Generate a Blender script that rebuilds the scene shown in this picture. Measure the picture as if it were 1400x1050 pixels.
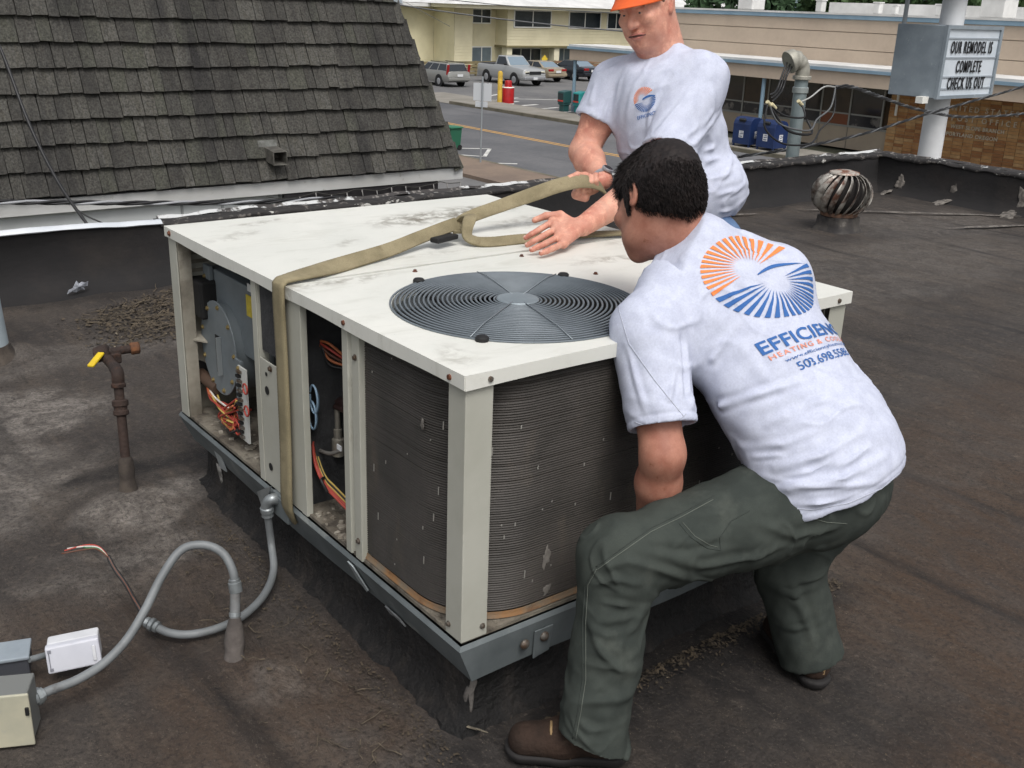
import bpy, math, random
import numpy as np
from mathutils import Vector, Matrix
from mathutils.bvhtree import BVHTree

for _o in list(bpy.data.objects):
    bpy.data.objects.remove(_o, do_unlink=True)
SC = bpy.context.scene
COL = SC.collection
random.seed(7)
RNG = np.random.default_rng(11)

# ---------------------------------------------------------------- camera
CAM_LOC = (-1.169, -1.648, 1.638)
CAM_ROT = [[0.794591, -0.606242, 0.033094], [0.18372, 0.292035, 0.938596], [0.578681, 0.73972, -0.343428]]          # rows: right, up, forward
_cd = bpy.data.cameras.new('camera')
_cd.sensor_width = 36.0
_cd.lens = 36.671
_cd.clip_start = 0.05
_cd.clip_end = 12000.0
CAM = bpy.data.objects.new('camera', _cd)
COL.objects.link(CAM)
_r, _u, _f = [Vector(v) for v in CAM_ROT]
_m = Matrix(((_r.x, _u.x, -_f.x), (_r.y, _u.y, -_f.y), (_r.z, _u.z, -_f.z))).to_4x4()
_m.translation = Vector(CAM_LOC)
CAM.matrix_world = _m
SC.camera = CAM

# ---------------------------------------------------------------- light: bright overcast
SUN_EL, SUN_AZ = math.radians(58), math.radians(200)
_w = bpy.data.worlds.new('World')
SC.world = _w
_w.use_nodes = True
_nt = _w.node_tree
_nt.nodes.clear()
_sky = _nt.nodes.new('ShaderNodeTexSky')
_sky.sky_type = 'NISHITA'
_sky.sun_disc = False
_sky.sun_elevation = SUN_EL
_sky.sun_rotation = SUN_AZ
_sky.altitude = 60
_sky.air_density = 1.0
_sky.dust_density = 6.0
_sky.ozone_density = 0.6
_hs = _nt.nodes.new('ShaderNodeHueSaturation')      # cloud cover: the same sky, greyed
_hs.inputs['Saturation'].default_value = 0.28
_bg = _nt.nodes.new('ShaderNodeBackground')
_bg.inputs['Strength'].default_value = 0.15
_wo = _nt.nodes.new('ShaderNodeOutputWorld')
_nt.links.new(_sky.outputs[0], _hs.inputs['Color'])
_nt.links.new(_hs.outputs[0], _bg.inputs['Color'])
_nt.links.new(_bg.outputs[0], _wo.inputs['Surface'])

_sd = bpy.data.lights.new('sun', 'SUN')
_sd.energy = 1.3
_sd.angle = math.radians(28)
_sd.color = (1.0, 0.97, 0.93)
SUN = bpy.data.objects.new('sun', _sd)
COL.objects.link(SUN)
# direction towards the sun (azimuth clockwise from +y)
_sv = Vector((math.sin(SUN_AZ) * math.cos(SUN_EL), math.cos(SUN_AZ) * math.cos(SUN_EL), math.sin(SUN_EL)))
SUN.rotation_euler = _sv.to_track_quat('Z', 'Y').to_euler()
SUN.location = (0, 0, 20)

SC.view_settings.view_transform = 'Standard'
SC.view_settings.look = 'None'
SC.view_settings.gamma = 1.0
SC.view_settings.use_curve_mapping = False
SC.view_settings.exposure = 0.0

# ---------------------------------------------------------------- helpers
def lin(c):
    """0-255 picture colour to linear reflectance"""
    o = []
    for v in c[:3]:
        v = v / 255.0
        o.append(v / 12.92 if v <= 0.04045 else ((v + 0.055) / 1.055) ** 2.4)
    return (o[0], o[1], o[2], 1.0)

MATS = {}
def mat(name, col, rough=0.6, metal=0.0, col2=None, scale=6.0, lo=0.4, hi=0.62, col3=None, scale3=2.0, lo3=0.55, hi3=0.7,
        bump=0.0, bscale=60.0, bdist=0.01, stretch=(1, 1, 1), stretch3=(1, 1, 1), spec=0.5, sss=0.0, coat=0.0, grain=0.0, gscale=300.0, trans=0.0, world=False):
    """weathered surface: base colour, a second tone in noise patches, a third as sparser stains, fine relief"""
    if name in MATS:
        return MATS[name]
    m = bpy.data.materials.new(name)
    m.use_nodes = True
    nt = m.node_tree
    b = nt.nodes['Principled BSDF']
    N, L = nt.nodes.new, nt.links.new
    b.inputs['Roughness'].default_value = rough
    b.inputs['Metallic'].default_value = metal
    b.inputs['Specular IOR Level'].default_value = spec
    if sss:
        b.inputs['Subsurface Weight'].default_value = sss
        b.inputs['Subsurface Radius'].default_value = (0.012, 0.005, 0.003)
        b.inputs['Subsurface Scale'].default_value = 1.0
    if coat:
        b.inputs['Coat Weight'].default_value = coat
        b.inputs['Coat Roughness'].default_value = 0.08
    if trans:
        b.inputs['Transmission Weight'].default_value = trans
    tc = N('ShaderNodeTexCoord')
    geo = N('ShaderNodeNewGeometry') if world else None
    def noise(sc, st, detail=6.0, rgh=0.6):
        mp = N('ShaderNodeMapping')
        mp.inputs['Scale'].default_value = st
        L(geo.outputs['Position'] if world else tc.outputs['Object'], mp.inputs['Vector'])
        n = N('ShaderNodeTexNoise')
        n.inputs['Scale'].default_value = sc
        n.inputs['Detail'].default_value = detail
        n.inputs['Roughness'].default_value = rgh
        L(mp.outputs[0], n.inputs['Vector'])
        return n.outputs['Fac']
    def ramp(src, a, c):
        r = N('ShaderNodeMapRange')
        r.inputs['From Min'].default_value = a
        r.inputs['From Max'].default_value = c
        L(src, r.inputs['Value'])
        return r.outputs[0]
    def mix(fac, a, c):
        x = N('ShaderNodeMix')
        x.data_type = 'RGBA'
        L(fac, x.inputs['Factor'])
        if isinstance(a, tuple): x.inputs[6].default_value = a
        else: L(a, x.inputs[6])
        if isinstance(c, tuple): x.inputs[7].default_value = c
        else: L(c, x.inputs[7])
        return x.outputs[2]
    cur = lin(col)
    if col2 is not None:
        cur = mix(ramp(noise(scale, stretch), lo, hi), cur, lin(col2))
    if col3 is not None:
        cur = mix(ramp(noise(scale3, stretch3, 8.0, 0.65), lo3, hi3), cur, lin(col3))
    if grain:
        g = N('ShaderNodeMapRange')
        g.inputs['To Min'].default_value = 1.0 - grain
        g.inputs['To Max'].default_value = 1.0 + grain
        g.inputs['From Min'].default_value = 0.3
        g.inputs['From Max'].default_value = 0.7
        L(noise(gscale, (1, 1, 1), 3.0), g.inputs['Value'])
        x = N('ShaderNodeMix'); x.data_type = 'RGBA'; x.blend_type = 'MULTIPLY'
        x.inputs['Factor'].default_value = 1.0
        if isinstance(cur, tuple): x.inputs[6].default_value = cur
        else: L(cur, x.inputs[6])
        L(g.outputs[0], x.inputs[7])
        cur = x.outputs[2]
    if isinstance(cur, tuple): b.inputs['Base Color'].default_value = cur
    else: L(cur, b.inputs['Base Color'])
    if bump:
        bp = N('ShaderNodeBump')
        bp.inputs['Strength'].default_value = bump
        bp.inputs['Distance'].default_value = bdist
        L(noise(bscale, stretch, 8.0), bp.inputs['Height'])
        L(bp.outputs[0], b.inputs['Normal'])
    MATS[name] = m
    return m

def tag(o, label=None, cat=None, group=None, kind=None):
    if label: o['label'] = label
    if cat: o['category'] = cat
    if group: o['group'] = group
    if kind: o['kind'] = kind
    return o

def empty(name, loc=(0, 0, 0), label=None, cat=None, group=None):
    o = bpy.data.objects.new(name, None)
    COL.objects.link(o)
    o.location = loc
    o.empty_display_size = 0.1
    return tag(o, label, cat, group)

class MB:
    """collects shapes and links them as ONE mesh object"""
    def __init__(s):
        s.v = []; s.f = []
    def add(s, V, F):
        n = len(s.v)
        s.v += [tuple(map(float, p)) for p in V]
        s.f += [tuple(i + n for i in q) for q in F]
        return s
    def box(s, c, d, rot=None, taper=None):
        hx, hy, hz = d[0] / 2, d[1] / 2, d[2] / 2
        V = [Vector((x * hx, y * hy, z * hz)) for z in (-1, 1) for y in (-1, 1) for x in (-1, 1)]
        if taper:
            V = [Vector((p.x * (taper if p.z > 0 else 1), p.y * (taper if p.z > 0 else 1), p.z)) for p in V]
        if rot is not None:
            V = [rot @ p for p in V]
        c = Vector(c)
        return s.add([p + c for p in V], [(0, 2, 3, 1), (4, 5, 7, 6), (0, 1, 5, 4), (2, 6, 7, 3), (0, 4, 6, 2), (1, 3, 7, 5)])
    def span(s, a, b):
        return s.box([(a[i] + b[i]) / 2 for i in range(3)], [abs(b[i] - a[i]) for i in range(3)])
    def quad(s, a, b, c, d):
        return s.add([a, b, c, d], [(0, 1, 2, 3)])
    def slab(s, pts, th):
        """polygon pts (3d, planar, anticlockwise seen from its front) given thickness th backwards"""
        P = [Vector(p) for p in pts]
        n = (P[1] - P[0]).cross(P[2] - P[0]).normalized()
        B = [p - n * th for p in P]
        k = len(P)
        F = [tuple(range(k)), tuple(reversed(range(k, 2 * k)))]
        F += [(i, i + k, (i + 1) % k + k, (i + 1) % k) for i in range(k)]
        return s.add(P + B, F)
    def tube(s, pts, r, n=10, caps=True, closed=False):
        P = [Vector(p) for p in pts]
        k = len(P)
        rs = r if isinstance(r, (list, tuple)) else [r] * k
        V = []; F = []
        up = None
        for i in range(k):
            if closed: t = (P[(i + 1) % k] - P[i - 1])
            else: t = P[min(i + 1, k - 1)] - P[max(i - 1, 0)]
            t = t.normalized() if t.length > 1e-9 else Vector((0, 0, 1))
            if up is None:
                up = Vector((0, 0, 1)) if abs(t.z) < 0.9 else Vector((1, 0, 0))
            up = (up - t * up.dot(t)).normalized()
            w = t.cross(up)
            for j in range(n):
                a = 2 * math.pi * j / n
                V.append(P[i] + (up * math.cos(a) + w * math.sin(a)) * rs[i])
        m = k if closed else k - 1
        for i in range(m):
            i2 = (i + 1) % k
            for j in range(n):
                F.append((i * n + j, i * n + (j + 1) % n, i2 * n + (j + 1) % n, i2 * n + j))
        if caps and not closed:
            F.append(tuple(reversed(range(n)))); F.append(tuple(range((k - 1) * n, k * n)))
        return s.add(V, F)
    def lathe(s, prof, c=(0, 0, 0), axis=(0, 0, 1), n=24, caps=True):
        """prof: list of (radius, height) along axis"""
        a = Vector(axis).normalized()
        q = Vector((0, 0, 1)).rotation_difference(a).to_matrix()
        c = Vector(c)
        V = []; F = []
        for (r, h) in prof:
            for j in range(n):
                t = 2 * math.pi * j / n
                V.append(c + q @ Vector((r * math.cos(t), r * math.sin(t), h)))
        for i in range(len(prof) - 1):
            for j in range(n):
                F.append((i * n + j, i * n + (j + 1) % n, (i + 1) * n + (j + 1) % n, (i + 1) * n + j))
        if caps:
            F.append(tuple(reversed(range(n)))); F.append(tuple(range((len(prof) - 1) * n, len(prof) * n)))
        return s.add(V, F)
    def cyl(s, a, b, r, n=12):
        return s.tube([a, b], r, n)
    def loft(s, rings, closed=True, caps=True):
        n = len(rings[0]); V = []; F = []
        for R in rings: V += list(R)
        for i in range(len(rings) - 1):
            for j in range(n if closed else n - 1):
                F.append((i * n + j, i * n + (j + 1) % n, (i + 1) * n + (j + 1) % n, (i + 1) * n + j))
        if caps and closed:
            F.append(tuple(reversed(range(n)))); F.append(tuple(range((len(rings) - 1) * n, len(rings) * n)))
        return s.add(V, F)
    def sheet(s, fn, us, vs):
        n = len(vs)
        V = [fn(u, v) for u in us for v in vs]
        F = [(i * n + j, (i + 1) * n + j, (i + 1) * n + j + 1, i * n + j + 1) for i in range(len(us) - 1) for j in range(n - 1)]
        return s.add(V, F)
    def build(s, name, m, parent=None, smooth=None, bevel=0.0, seg=2, label=None, cat=None, group=None, kind=None, loc=None):
        me = bpy.data.meshes.new(name)
        me.from_pydata(s.v, [], s.f)
        me.update()
        return mesh_obj(name, me, m, parent, smooth, bevel, seg, label, cat, group, kind, loc)

def mesh_obj(name, me, m, parent=None, smooth=None, bevel=0.0, seg=2, label=None, cat=None, group=None, kind=None, loc=None):
    if m is not None and not me.materials:
        me.materials.append(m)
    if smooth is not None:
        me.polygons.foreach_set('use_smooth', [True] * len(me.polygons))
        if smooth < 179:
            me.set_sharp_from_angle(angle=math.radians(smooth))
    o = bpy.data.objects.new(name, me)
    COL.objects.link(o)
    if parent is not None: o.parent = parent
    if loc is not None: o.location = loc
    if bevel:
        b = o.modifiers.new('bevel', 'BEVEL')
        b.width = bevel; b.segments = seg; b.limit_method = 'ANGLE'; b.angle_limit = math.radians(40)
        b.use_clamp_overlap = True
    return tag(o, label, cat, group, kind)

def spline(pts, n=8, closed=False):
    """Catmull-Rom through pts"""
    P = [Vector(p) for p in pts]
    k = len(P); out = []
    rng = range(k) if closed else range(k - 1)
    for i in rng:
        if closed: a, b, c, d = P[i - 1], P[i], P[(i + 1) % k], P[(i + 2) % k]
        else: a, b, c, d = P[max(i - 1, 0)], P[i], P[i + 1], P[min(i + 2, k - 1)]
        for j in range(n):
            t = j / n
            out.append(0.5 * ((2 * b) + (c - a) * t + (2 * a - 5 * b + 4 * c - d) * t * t + (3 * b - a - 3 * c + d) * t ** 3))
    if not closed: out.append(P[-1])
    return out

def text_mesh(txt, size, bold=0.0, spacing=1.0, extrude=0.0, align='CENTER'):
    cu = bpy.data.curves.new('lettering', 'FONT')
    cu.body = txt; cu.size = size; cu.align_x = align; cu.align_y = 'CENTER'
    cu.offset = bold; cu.space_character = spacing; cu.extrude = extrude
    cu.resolution_u = 3
    o = bpy.data.objects.new('lettering', cu)
    COL.objects.link(o)
    dg = bpy.context.evaluated_depsgraph_get()
    me = bpy.data.meshes.new_from_object(o.evaluated_get(dg))
    bpy.data.objects.remove(o, do_unlink=True)
    bpy.data.curves.remove(cu)
    me.materials.clear()
    return me

def islands(me):
    """split a mesh into its separate pieces: lists of (verts, faces)"""
    n = len(me.vertices); par = list(range(n))
    def find(a):
        while par[a] != a: par[a] = par[par[a]]; a = par[a]
        return a
    for p in me.polygons:
        v = list(p.vertices)
        for q in v[1:]: par[find(v[0])] = find(q)
    grp = {}
    for p in me.polygons: grp.setdefault(find(p.vertices[0]), []).append(tuple(p.vertices))
    out = []
    for fs in grp.values():
        ids = sorted({i for f in fs for i in f}); mp = {i: k for k, i in enumerate(ids)}
        out.append(([tuple(me.vertices[i].co) for i in ids], [tuple(mp[i] for i in f) for f in fs]))
    return out

def wob(x, y, seed=0, f=1.0):
    """cheap smooth noise in about -1..1, works on arrays"""
    r = np.random.default_rng(seed)
    s = 0
    for k in range(7):
        a = r.uniform(0, 2 * np.pi); q = f * r.uniform(0.6, 2.4); ph = r.uniform(0, 6.28)
        s = s + np.sin(q * (x * np.cos(a) + y * np.sin(a)) + ph)
    return s / 4.0

def wob3(P, seed=0, f=1.0, n=8):
    r = np.random.default_rng(seed)
    s = 0
    for k in range(n):
        d = r.normal(size=3); d /= np.linalg.norm(d)
        s = s + np.sin((P @ d) * f * r.uniform(0.6, 1.9) + r.uniform(0, 6.28))
    return s / (n ** 0.5)

def _sight(px, py):
    """direction of a point measured on the 1400 x 1050 photograph (used to survey real positions on known planes)"""
    k = 36.0 / (1400.0 * _cd.lens)
    return _r * ((px - 700.0) * k) - _u * ((py - 525.0) * k) + _f
def atX(px, py, v):
    d = _sight(px, py); return tuple(Vector(CAM_LOC) + d * ((v - CAM_LOC[0]) / d.x))
def atY(px, py, v):
    d = _sight(px, py); return tuple(Vector(CAM_LOC) + d * ((v - CAM_LOC[1]) / d.y))
def atZ(px, py, v):
    d = _sight(px, py); return tuple(Vector(CAM_LOC) + d * ((v - CAM_LOC[2]) / d.z))
def atD(px, py, v):
    return tuple(Vector(CAM_LOC) + _sight(px, py) * v)

# ================================================================ SETTING
STREET = -3.5
def axis_mat(name, build):
    if name in MATS: return MATS[name]
    m = bpy.data.materials.new(name); m.use_nodes = True
    build(m.node_tree, m.node_tree.nodes['Principled BSDF'])
    MATS[name] = m
    return m

def _deck_nodes(nt, b):
    N, L = nt.nodes.new, nt.links.new
    tc = N('ShaderNodeTexCoord')
    def noise(sc, st=(1, 1, 1), rot=0.0, det=8.0, rg=0.62, dist=0.0):
        mp = N('ShaderNodeMapping'); mp.inputs['Scale'].default_value = st; mp.inputs['Rotation'].default_value = (0, 0, rot)
        L(tc.outputs['Object'], mp.inputs['Vector'])
        n = N('ShaderNodeTexNoise'); n.inputs['Scale'].default_value = sc; n.inputs['Detail'].default_value = det
        n.inputs['Roughness'].default_value = rg; n.inputs['Distortion'].default_value = dist
        L(mp.outputs[0], n.inputs['Vector']); return n.outputs['Fac']
    def rng(s, a, c, lo=0.0, hi=1.0):
        r = N('ShaderNodeMapRange'); r.inputs[1].default_value = a; r.inputs[2].default_value = c
        r.inputs[3].default_value = lo; r.inputs[4].default_value = hi; L(s, r.inputs[0]); return r.outputs[0]
    def mix(fac, a, c, bt='MIX'):
        x = N('ShaderNodeMix'); x.data_type = 'RGBA'; x.blend_type = bt
        if isinstance(fac, float): x.inputs[0].default_value = fac
        else: L(fac, x.inputs[0])
        for s, k in ((a, 6), (c, 7)):
            if isinstance(s, tuple): x.inputs[k].default_value = s
            else: L(s, x.inputs[k])
        return x.outputs[2]
    def mul(a, c):
        x = N('ShaderNodeMath'); x.operation = 'MULTIPLY'; L(a, x.inputs[0]); L(c, x.inputs[1]); return x.outputs[0]
    c = mix(rng(noise(1.1, dist=0.6), 0.36, 0.66), lin((54, 50, 48)), lin((73, 67, 62)))
    c = mix(rng(noise(3.2, (2.8, 0.7, 1), 0.12, dist=0.9), 0.50, 0.78, 0, 0.7), c, lin((85, 75, 65)))          # brown silt streaks
    c = mix(rng(noise(4.0, (3.2, 0.6, 1), -0.08, dist=0.5), 0.50, 0.72, 0, 0.75), c, lin((45, 41, 39)))
    c = mix(rng(noise(26.0, dist=0.4), 0.54, 0.72, 0, 0.45), c, lin((104, 94, 84)))
    at = N('ShaderNodeAttribute'); at.attribute_name = 'dust'
    dm = mul(mul(at.outputs['Fac'], rng(noise(7.0, dist=1.0), 0.36, 0.60, 0.2, 1.0)), rng(noise(38.0, det=6.0, rg=0.75, dist=0.5), 0.36, 0.58, 0.35, 1.0))
    c = mix(dm, c, lin((130, 124, 118)))
    vo = N('ShaderNodeTexVoronoi'); vo.feature = 'DISTANCE_TO_EDGE'; vo.inputs['Scale'].default_value = 9.0
    mp = N('ShaderNodeMapping'); L(tc.outputs['Object'], mp.inputs['Vector'])
    nz = N('ShaderNodeTexNoise'); nz.inputs['Scale'].default_value = 7.0; nz.inputs['Detail'].default_value = 5.0
    L(tc.outputs['Object'], nz.inputs['Vector'])
    va = N('ShaderNodeVectorMath'); va.operation = 'MULTIPLY_ADD'; va.inputs[1].default_value = (0.35, 0.35, 0.0); L(nz.outputs['Color'], va.inputs[0]); L(mp.outputs[0], va.inputs[2]); L(va.outputs[0], vo.inputs['Vector'])
    ck = mul(rng(vo.outputs['Distance'], 0.0, 0.02, 1.0, 0.0), rng(noise(2.4), 0.52, 0.62))
    c = mix(mul(ck, rng(at.outputs['Fac'], 0.1, 0.6, 0.25, 0.9)), c, lin((40, 37, 36)))
    br = N('ShaderNodeAttribute'); br.attribute_name = 'silt'
    c = mix(mul(br.outputs['Fac'], rng(noise(4.5, (2.0, 0.8, 1), 0.2, dist=1.2), 0.30, 0.66, 0.15, 0.95)), c, lin((72, 55, 41)))
    tr = N('ShaderNodeAttribute'); tr.attribute_name = 'tar_shade'
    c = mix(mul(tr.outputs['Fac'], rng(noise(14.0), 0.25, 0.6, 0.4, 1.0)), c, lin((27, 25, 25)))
    c = mix(rng(noise(70.0, det=5.0, rg=0.8), 0.48, 0.68, 0, 0.85), c, lin((34, 31, 30)))
    c = mix(rng(noise(55.0, (1.5, 0.8, 1), det=6.0, rg=0.85), 0.56, 0.74, 0, 0.6), c, lin((116, 107, 97)))
    c = mix(rng(noise(220.0, det=2.0), 0.66, 0.8, 0, 0.6), c, lin((158, 146, 128)))                       # grit
    L(c, b.inputs['Base Color'])
    L(rng(noise(2.2, dist=0.5), 0.35, 0.65, 0.62, 0.95), b.inputs['Roughness'])
    b.inputs['Specular IOR Level'].default_value = 0.35
    h1 = N('ShaderNodeBump'); h1.inputs['Strength'].default_value = 0.8; h1.inputs['Distance'].default_value = 0.012
    L(noise(9.0, (2.4, 0.9, 1), 0.15, dist=1.4), h1.inputs['Height'])
    h2 = N('ShaderNodeBump'); h2.inputs['Strength'].default_value = 0.9; h2.inputs['Distance'].default_value = 0.006
    L(noise(90.0), h2.inputs['Height']); L(h1.outputs[0], h2.inputs['Normal'])
    L(h2.outputs[0], b.inputs['Normal'])
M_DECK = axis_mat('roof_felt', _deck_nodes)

# dusty patches: (centre, radius x, radius y, strength)
DUST = [((-0.45, 2.7), 0.45, 0.30, 1.0), ((-0.55, 2.1), 0.35, 0.35, 0.75), ((-0.25, 1.55), 0.20, 0.16, 0.85), ((-0.05, 1.62), 0.16, 0.10, 0.9),
        ((-0.35, 1.25), 0.25, 0.14, 0.6), ((-0.75, 1.75), 0.25, 0.25, 0.5), ((-0.62, 3.1), 0.30, 0.20, 0.9), ((0.15, 3.3), 0.5, 0.2, 0.35),
        ((-0.25, 0.45), 0.18, 0.14, 0.45), ((-0.1, 0.1), 0.35, 0.2, 0.2), ((5.0, 2.4), 2.2, 0.7, 0.30), ((4.0, 3.4), 1.6, 0.35, 0.35), ((6.9, 3.1), 0.9, 0.5, 0.35),
        ((2.6, 0.2), 1.2, 0.25, 0.12), ((-0.9, 0.9), 0.2, 0.3, 0.3)]
TAR_SHADE = [((0.05, 0.95), 0.10, 1.05, 0.5), ((0.6, -0.10), 0.85, 0.20, 1.0), ((0.55, -0.30), 0.5, 0.22, 0.7), ((3.0, 4.3), 6.0, 0.12, 0.6), ((0.5, -0.55), 0.5, 0.25, 0.4), ((-0.12, 1.9), 0.3, 0.06, 0.9), ((7.9, 2.0), 0.15, 3.0, 0.6)]  # tar and dirt, with painted shade under the crouching man and beside the curb
LAPS = (-1.05, -0.42, 1.62, 2.25, 2.95, 3.7, 4.5, 5.35, 6.3, 7.2)
SILT = [((2.3, -0.5), 1.3, 0.8, 0.85), ((1.3, -1.0), 1.0, 0.5, 0.85), ((3.4, 0.3), 1.2, 0.5, 0.6), ((-0.2, 0.35), 0.5, 0.35, 0.6), ((-0.5, 0.9), 0.4, 0.3, 0.45), ((0.3, -0.9), 0.8, 0.4, 0.6)]
def lap_x(k, y): return LAPS[k] + 0.025 * np.sin(y * 1.3 + k * 2.1) + 0.012 * np.sin(y * 4.1 + k)
def deck_height(x, y):
    h = 0.006 * wob(x, y, 3, 2.2) + 0.004 * wob(x, y, 4, 7.0)
    def blob(cx, cy, r, a): return a * np.exp(-(((x - cx) ** 2 + (y - cy) ** 2) / r ** 2))
    h = h + blob(-0.225, 1.66, 0.16, 0.035) + blob(-0.3, 0.6, 0.13, 0.018) + blob(-0.15, 3.5, 0.12, 0.05)
    # felt laps run along x
    for k, x0 in enumerate(LAPS):
        h = h - 0.007 * np.clip((x - lap_x(k, y)) / 0.03, 0, 1) + 0.007 * (x - x0 + 2) * 0.0
        h = h + 0.007 * np.clip((x - lap_x(k, y)) / 0.5, 0, 1)
    h = h + 0.004 * np.maximum(0, wob(x * 2.2, y * 0.5, 6, 6.0)) ** 2
    return h
def make_deck():
    xs = np.concatenate([np.arange(-3.6, 2.6, 0.03), np.arange(2.6, 8.2, 0.06)])
    ys = np.concatenate([np.arange(-3.4, 4.46, 0.035)])
    X, Y = np.meshgrid(xs, ys, indexing='ij')
    Z = deck_height(X, Y)
    V = np.stack([X, Y, Z], -1).reshape(-1, 3)
    n = len(ys); I = np.arange(len(xs) - 1)[:, None] * n + np.arange(n - 1)[None]
    F = np.stack([I, I + n, I + n + 1, I + 1], -1).reshape(-1, 4)
    me = bpy.data.meshes.new('roof_deck')
    me.from_pydata(V.tolist(), [], F.tolist())
    for nm, lst in (('dust', DUST), ('tar_shade', TAR_SHADE), ('silt', SILT)):
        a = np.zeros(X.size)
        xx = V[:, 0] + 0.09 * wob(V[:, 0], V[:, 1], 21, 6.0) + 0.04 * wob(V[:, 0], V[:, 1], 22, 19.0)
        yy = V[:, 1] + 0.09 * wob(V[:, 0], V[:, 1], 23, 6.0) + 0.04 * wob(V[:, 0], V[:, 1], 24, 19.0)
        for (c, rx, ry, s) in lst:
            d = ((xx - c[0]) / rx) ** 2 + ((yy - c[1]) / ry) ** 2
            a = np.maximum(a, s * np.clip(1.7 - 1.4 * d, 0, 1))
        if nm == 'tar_shade':
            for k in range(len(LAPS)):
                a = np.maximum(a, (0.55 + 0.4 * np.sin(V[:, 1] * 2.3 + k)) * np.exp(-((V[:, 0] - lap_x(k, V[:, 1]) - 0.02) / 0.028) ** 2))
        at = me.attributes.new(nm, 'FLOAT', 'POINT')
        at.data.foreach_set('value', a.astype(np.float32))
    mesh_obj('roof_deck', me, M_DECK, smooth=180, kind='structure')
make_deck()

# ---------------------------------------------------------------- ground, street, pavements
M_ASPH = mat('asphalt', (88, 89, 92), 0.9, col2=(104, 104, 106), scale=0.35, col3=(74, 75, 78), scale3=0.12, stretch3=(3, 0.6, 1), grain=0.10, gscale=9)
M_LOT = mat('lot_asphalt', (98, 98, 99), 0.9, col2=(112, 111, 110), scale=0.3, col3=(84, 84, 86), scale3=0.2, grain=0.10, gscale=7)
M_CONC = mat('concrete', (140, 136, 128), 0.9, col2=(124, 120, 112), scale=0.6, grain=0.06, gscale=14)
M_KERB = mat('kerb_concrete', (116, 110, 96), 0.9, col2=(96, 92, 78), scale=1.2, grain=0.08, gscale=14)
M_TANP = mat('tan_pavement', (128, 112, 98), 0.9, col2=(112, 98, 88), scale=0.6, grain=0.08, gscale=10)
M_LAND = mat('land', (92, 98, 80), 0.95, col2=(112, 108, 96), scale=0.02)
M_PWHITE = mat('road_white', (214, 214, 210), 0.8, col2=(176, 176, 172), scale=2.0)
M_PYEL = mat('road_yellow', (206, 160, 88), 0.8, col2=(186, 146, 88), scale=2.0)
MB().quad((-6000, -6000, STREET - 0.10), (6000, -6000, STREET - 0.10), (6000, 6000, STREET - 0.10), (-6000, 6000, STREET - 0.10)).build('ground', M_LAND, kind='structure')
MB().quad((19.9, -60, STREET - 0.02), (30.9, -60, STREET - 0.02), (30.9, 300, STREET - 0.02), (19.9, 300, STREET - 0.02)).build('street', M_ASPH, kind='structure')
MB().span((8.6, -60, STREET - 0.3), (17.6, 120, STREET - 0.012)).build('forecourt', M_LOT, kind='structure')
MB().span((17.6, -60, STREET - 0.3), (19.75, 120, STREET + 0.10)).build('near_pavement', M_TANP, kind='structure')
MB().span((19.75, -60, STREET - 0.3), (19.9, 120, STREET + 0.104)).build('near_kerb', M_KERB, kind='structure')
MB().span((30.9, -60, STREET - 0.3), (31.1, 45.6, STREET + 0.124)).build('far_kerb', M_KERB, kind='structure')
MB().span((31.1, -60, STREET - 0.3), (33.3, 45.6, STREET + 0.12)).build('far_pavement', M_CONC, kind='structure')
MB().quad((30.9, 45.6, STREET + 0.0), (34.5, 45.6, STREET + 0.02), (34.5, 51.5, STREET + 0.02), (30.9, 51.5, STREET)).build('driveway', M_CONC, kind='structure')
MB().quad((33.3, 33.0, STREET - 0.008), (90, 33.0, STREET - 0.008), (90, 70, STREET - 0.008), (33.3, 70, STREET - 0.008)).build('parking_lot', M_LOT, kind='structure')
MB().span((31.1, 51.5, STREET - 0.3), (33.0, 200, STREET + 0.12)).build('far_pavement.001', M_CONC, kind='structure')
MB().span((30.9, 51.5, STREET - 0.3), (31.1, 200, STREET + 0.124)).build('far_kerb.001', M_KERB, kind='structure')
_st = bpy.data.objects['street']
for dx in (0.0, 0.25):
    MB().quad((25.42 + dx, -60, STREET - 0.014), (25.54 + dx, -60, STREET - 0.014), (25.54 + dx, 300, STREET - 0.014), (25.42 + dx, 300, STREET - 0.014)).build('centre_line', M_PYEL, _st)
_lot = bpy.data.objects['parking_lot']
for k in range(5):       # white bay marks along the edge of the lot
    y0 = 45.2 - k * 1.72
    MB().slab([(33.5, y0 - 0.05, STREET - 0.002), (33.5, y0 - 0.33, STREET - 0.002), (35.4, y0 + 0.1, STREET - 0.002), (35.4, y0 + 0.38, STREET - 0.002)], 0.003).build('bay_mark', M_PWHITE, _lot)
for (a, b) in (((35.6, 48.6), (38.6, 50.6)), ((34.8, 46.6), (36.9, 47.4)), ((38.6, 41.8), (41.0, 43.2)), ((36.0, 47.0), (38.4, 45.6))):
    d = (Vector(b) - Vector(a)).normalized() * 0.1
    MB().slab([(a[0] + d.y, a[1] - d.x, STREET - 0.002), (b[0] + d.y, b[1] - d.x, STREET - 0.002), (b[0] - d.y, b[1] + d.x, STREET - 0.002), (a[0] - d.y, a[1] + d.x, STREET - 0.002)], 0.003).build('bay_mark', M_PWHITE, _lot)
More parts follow.
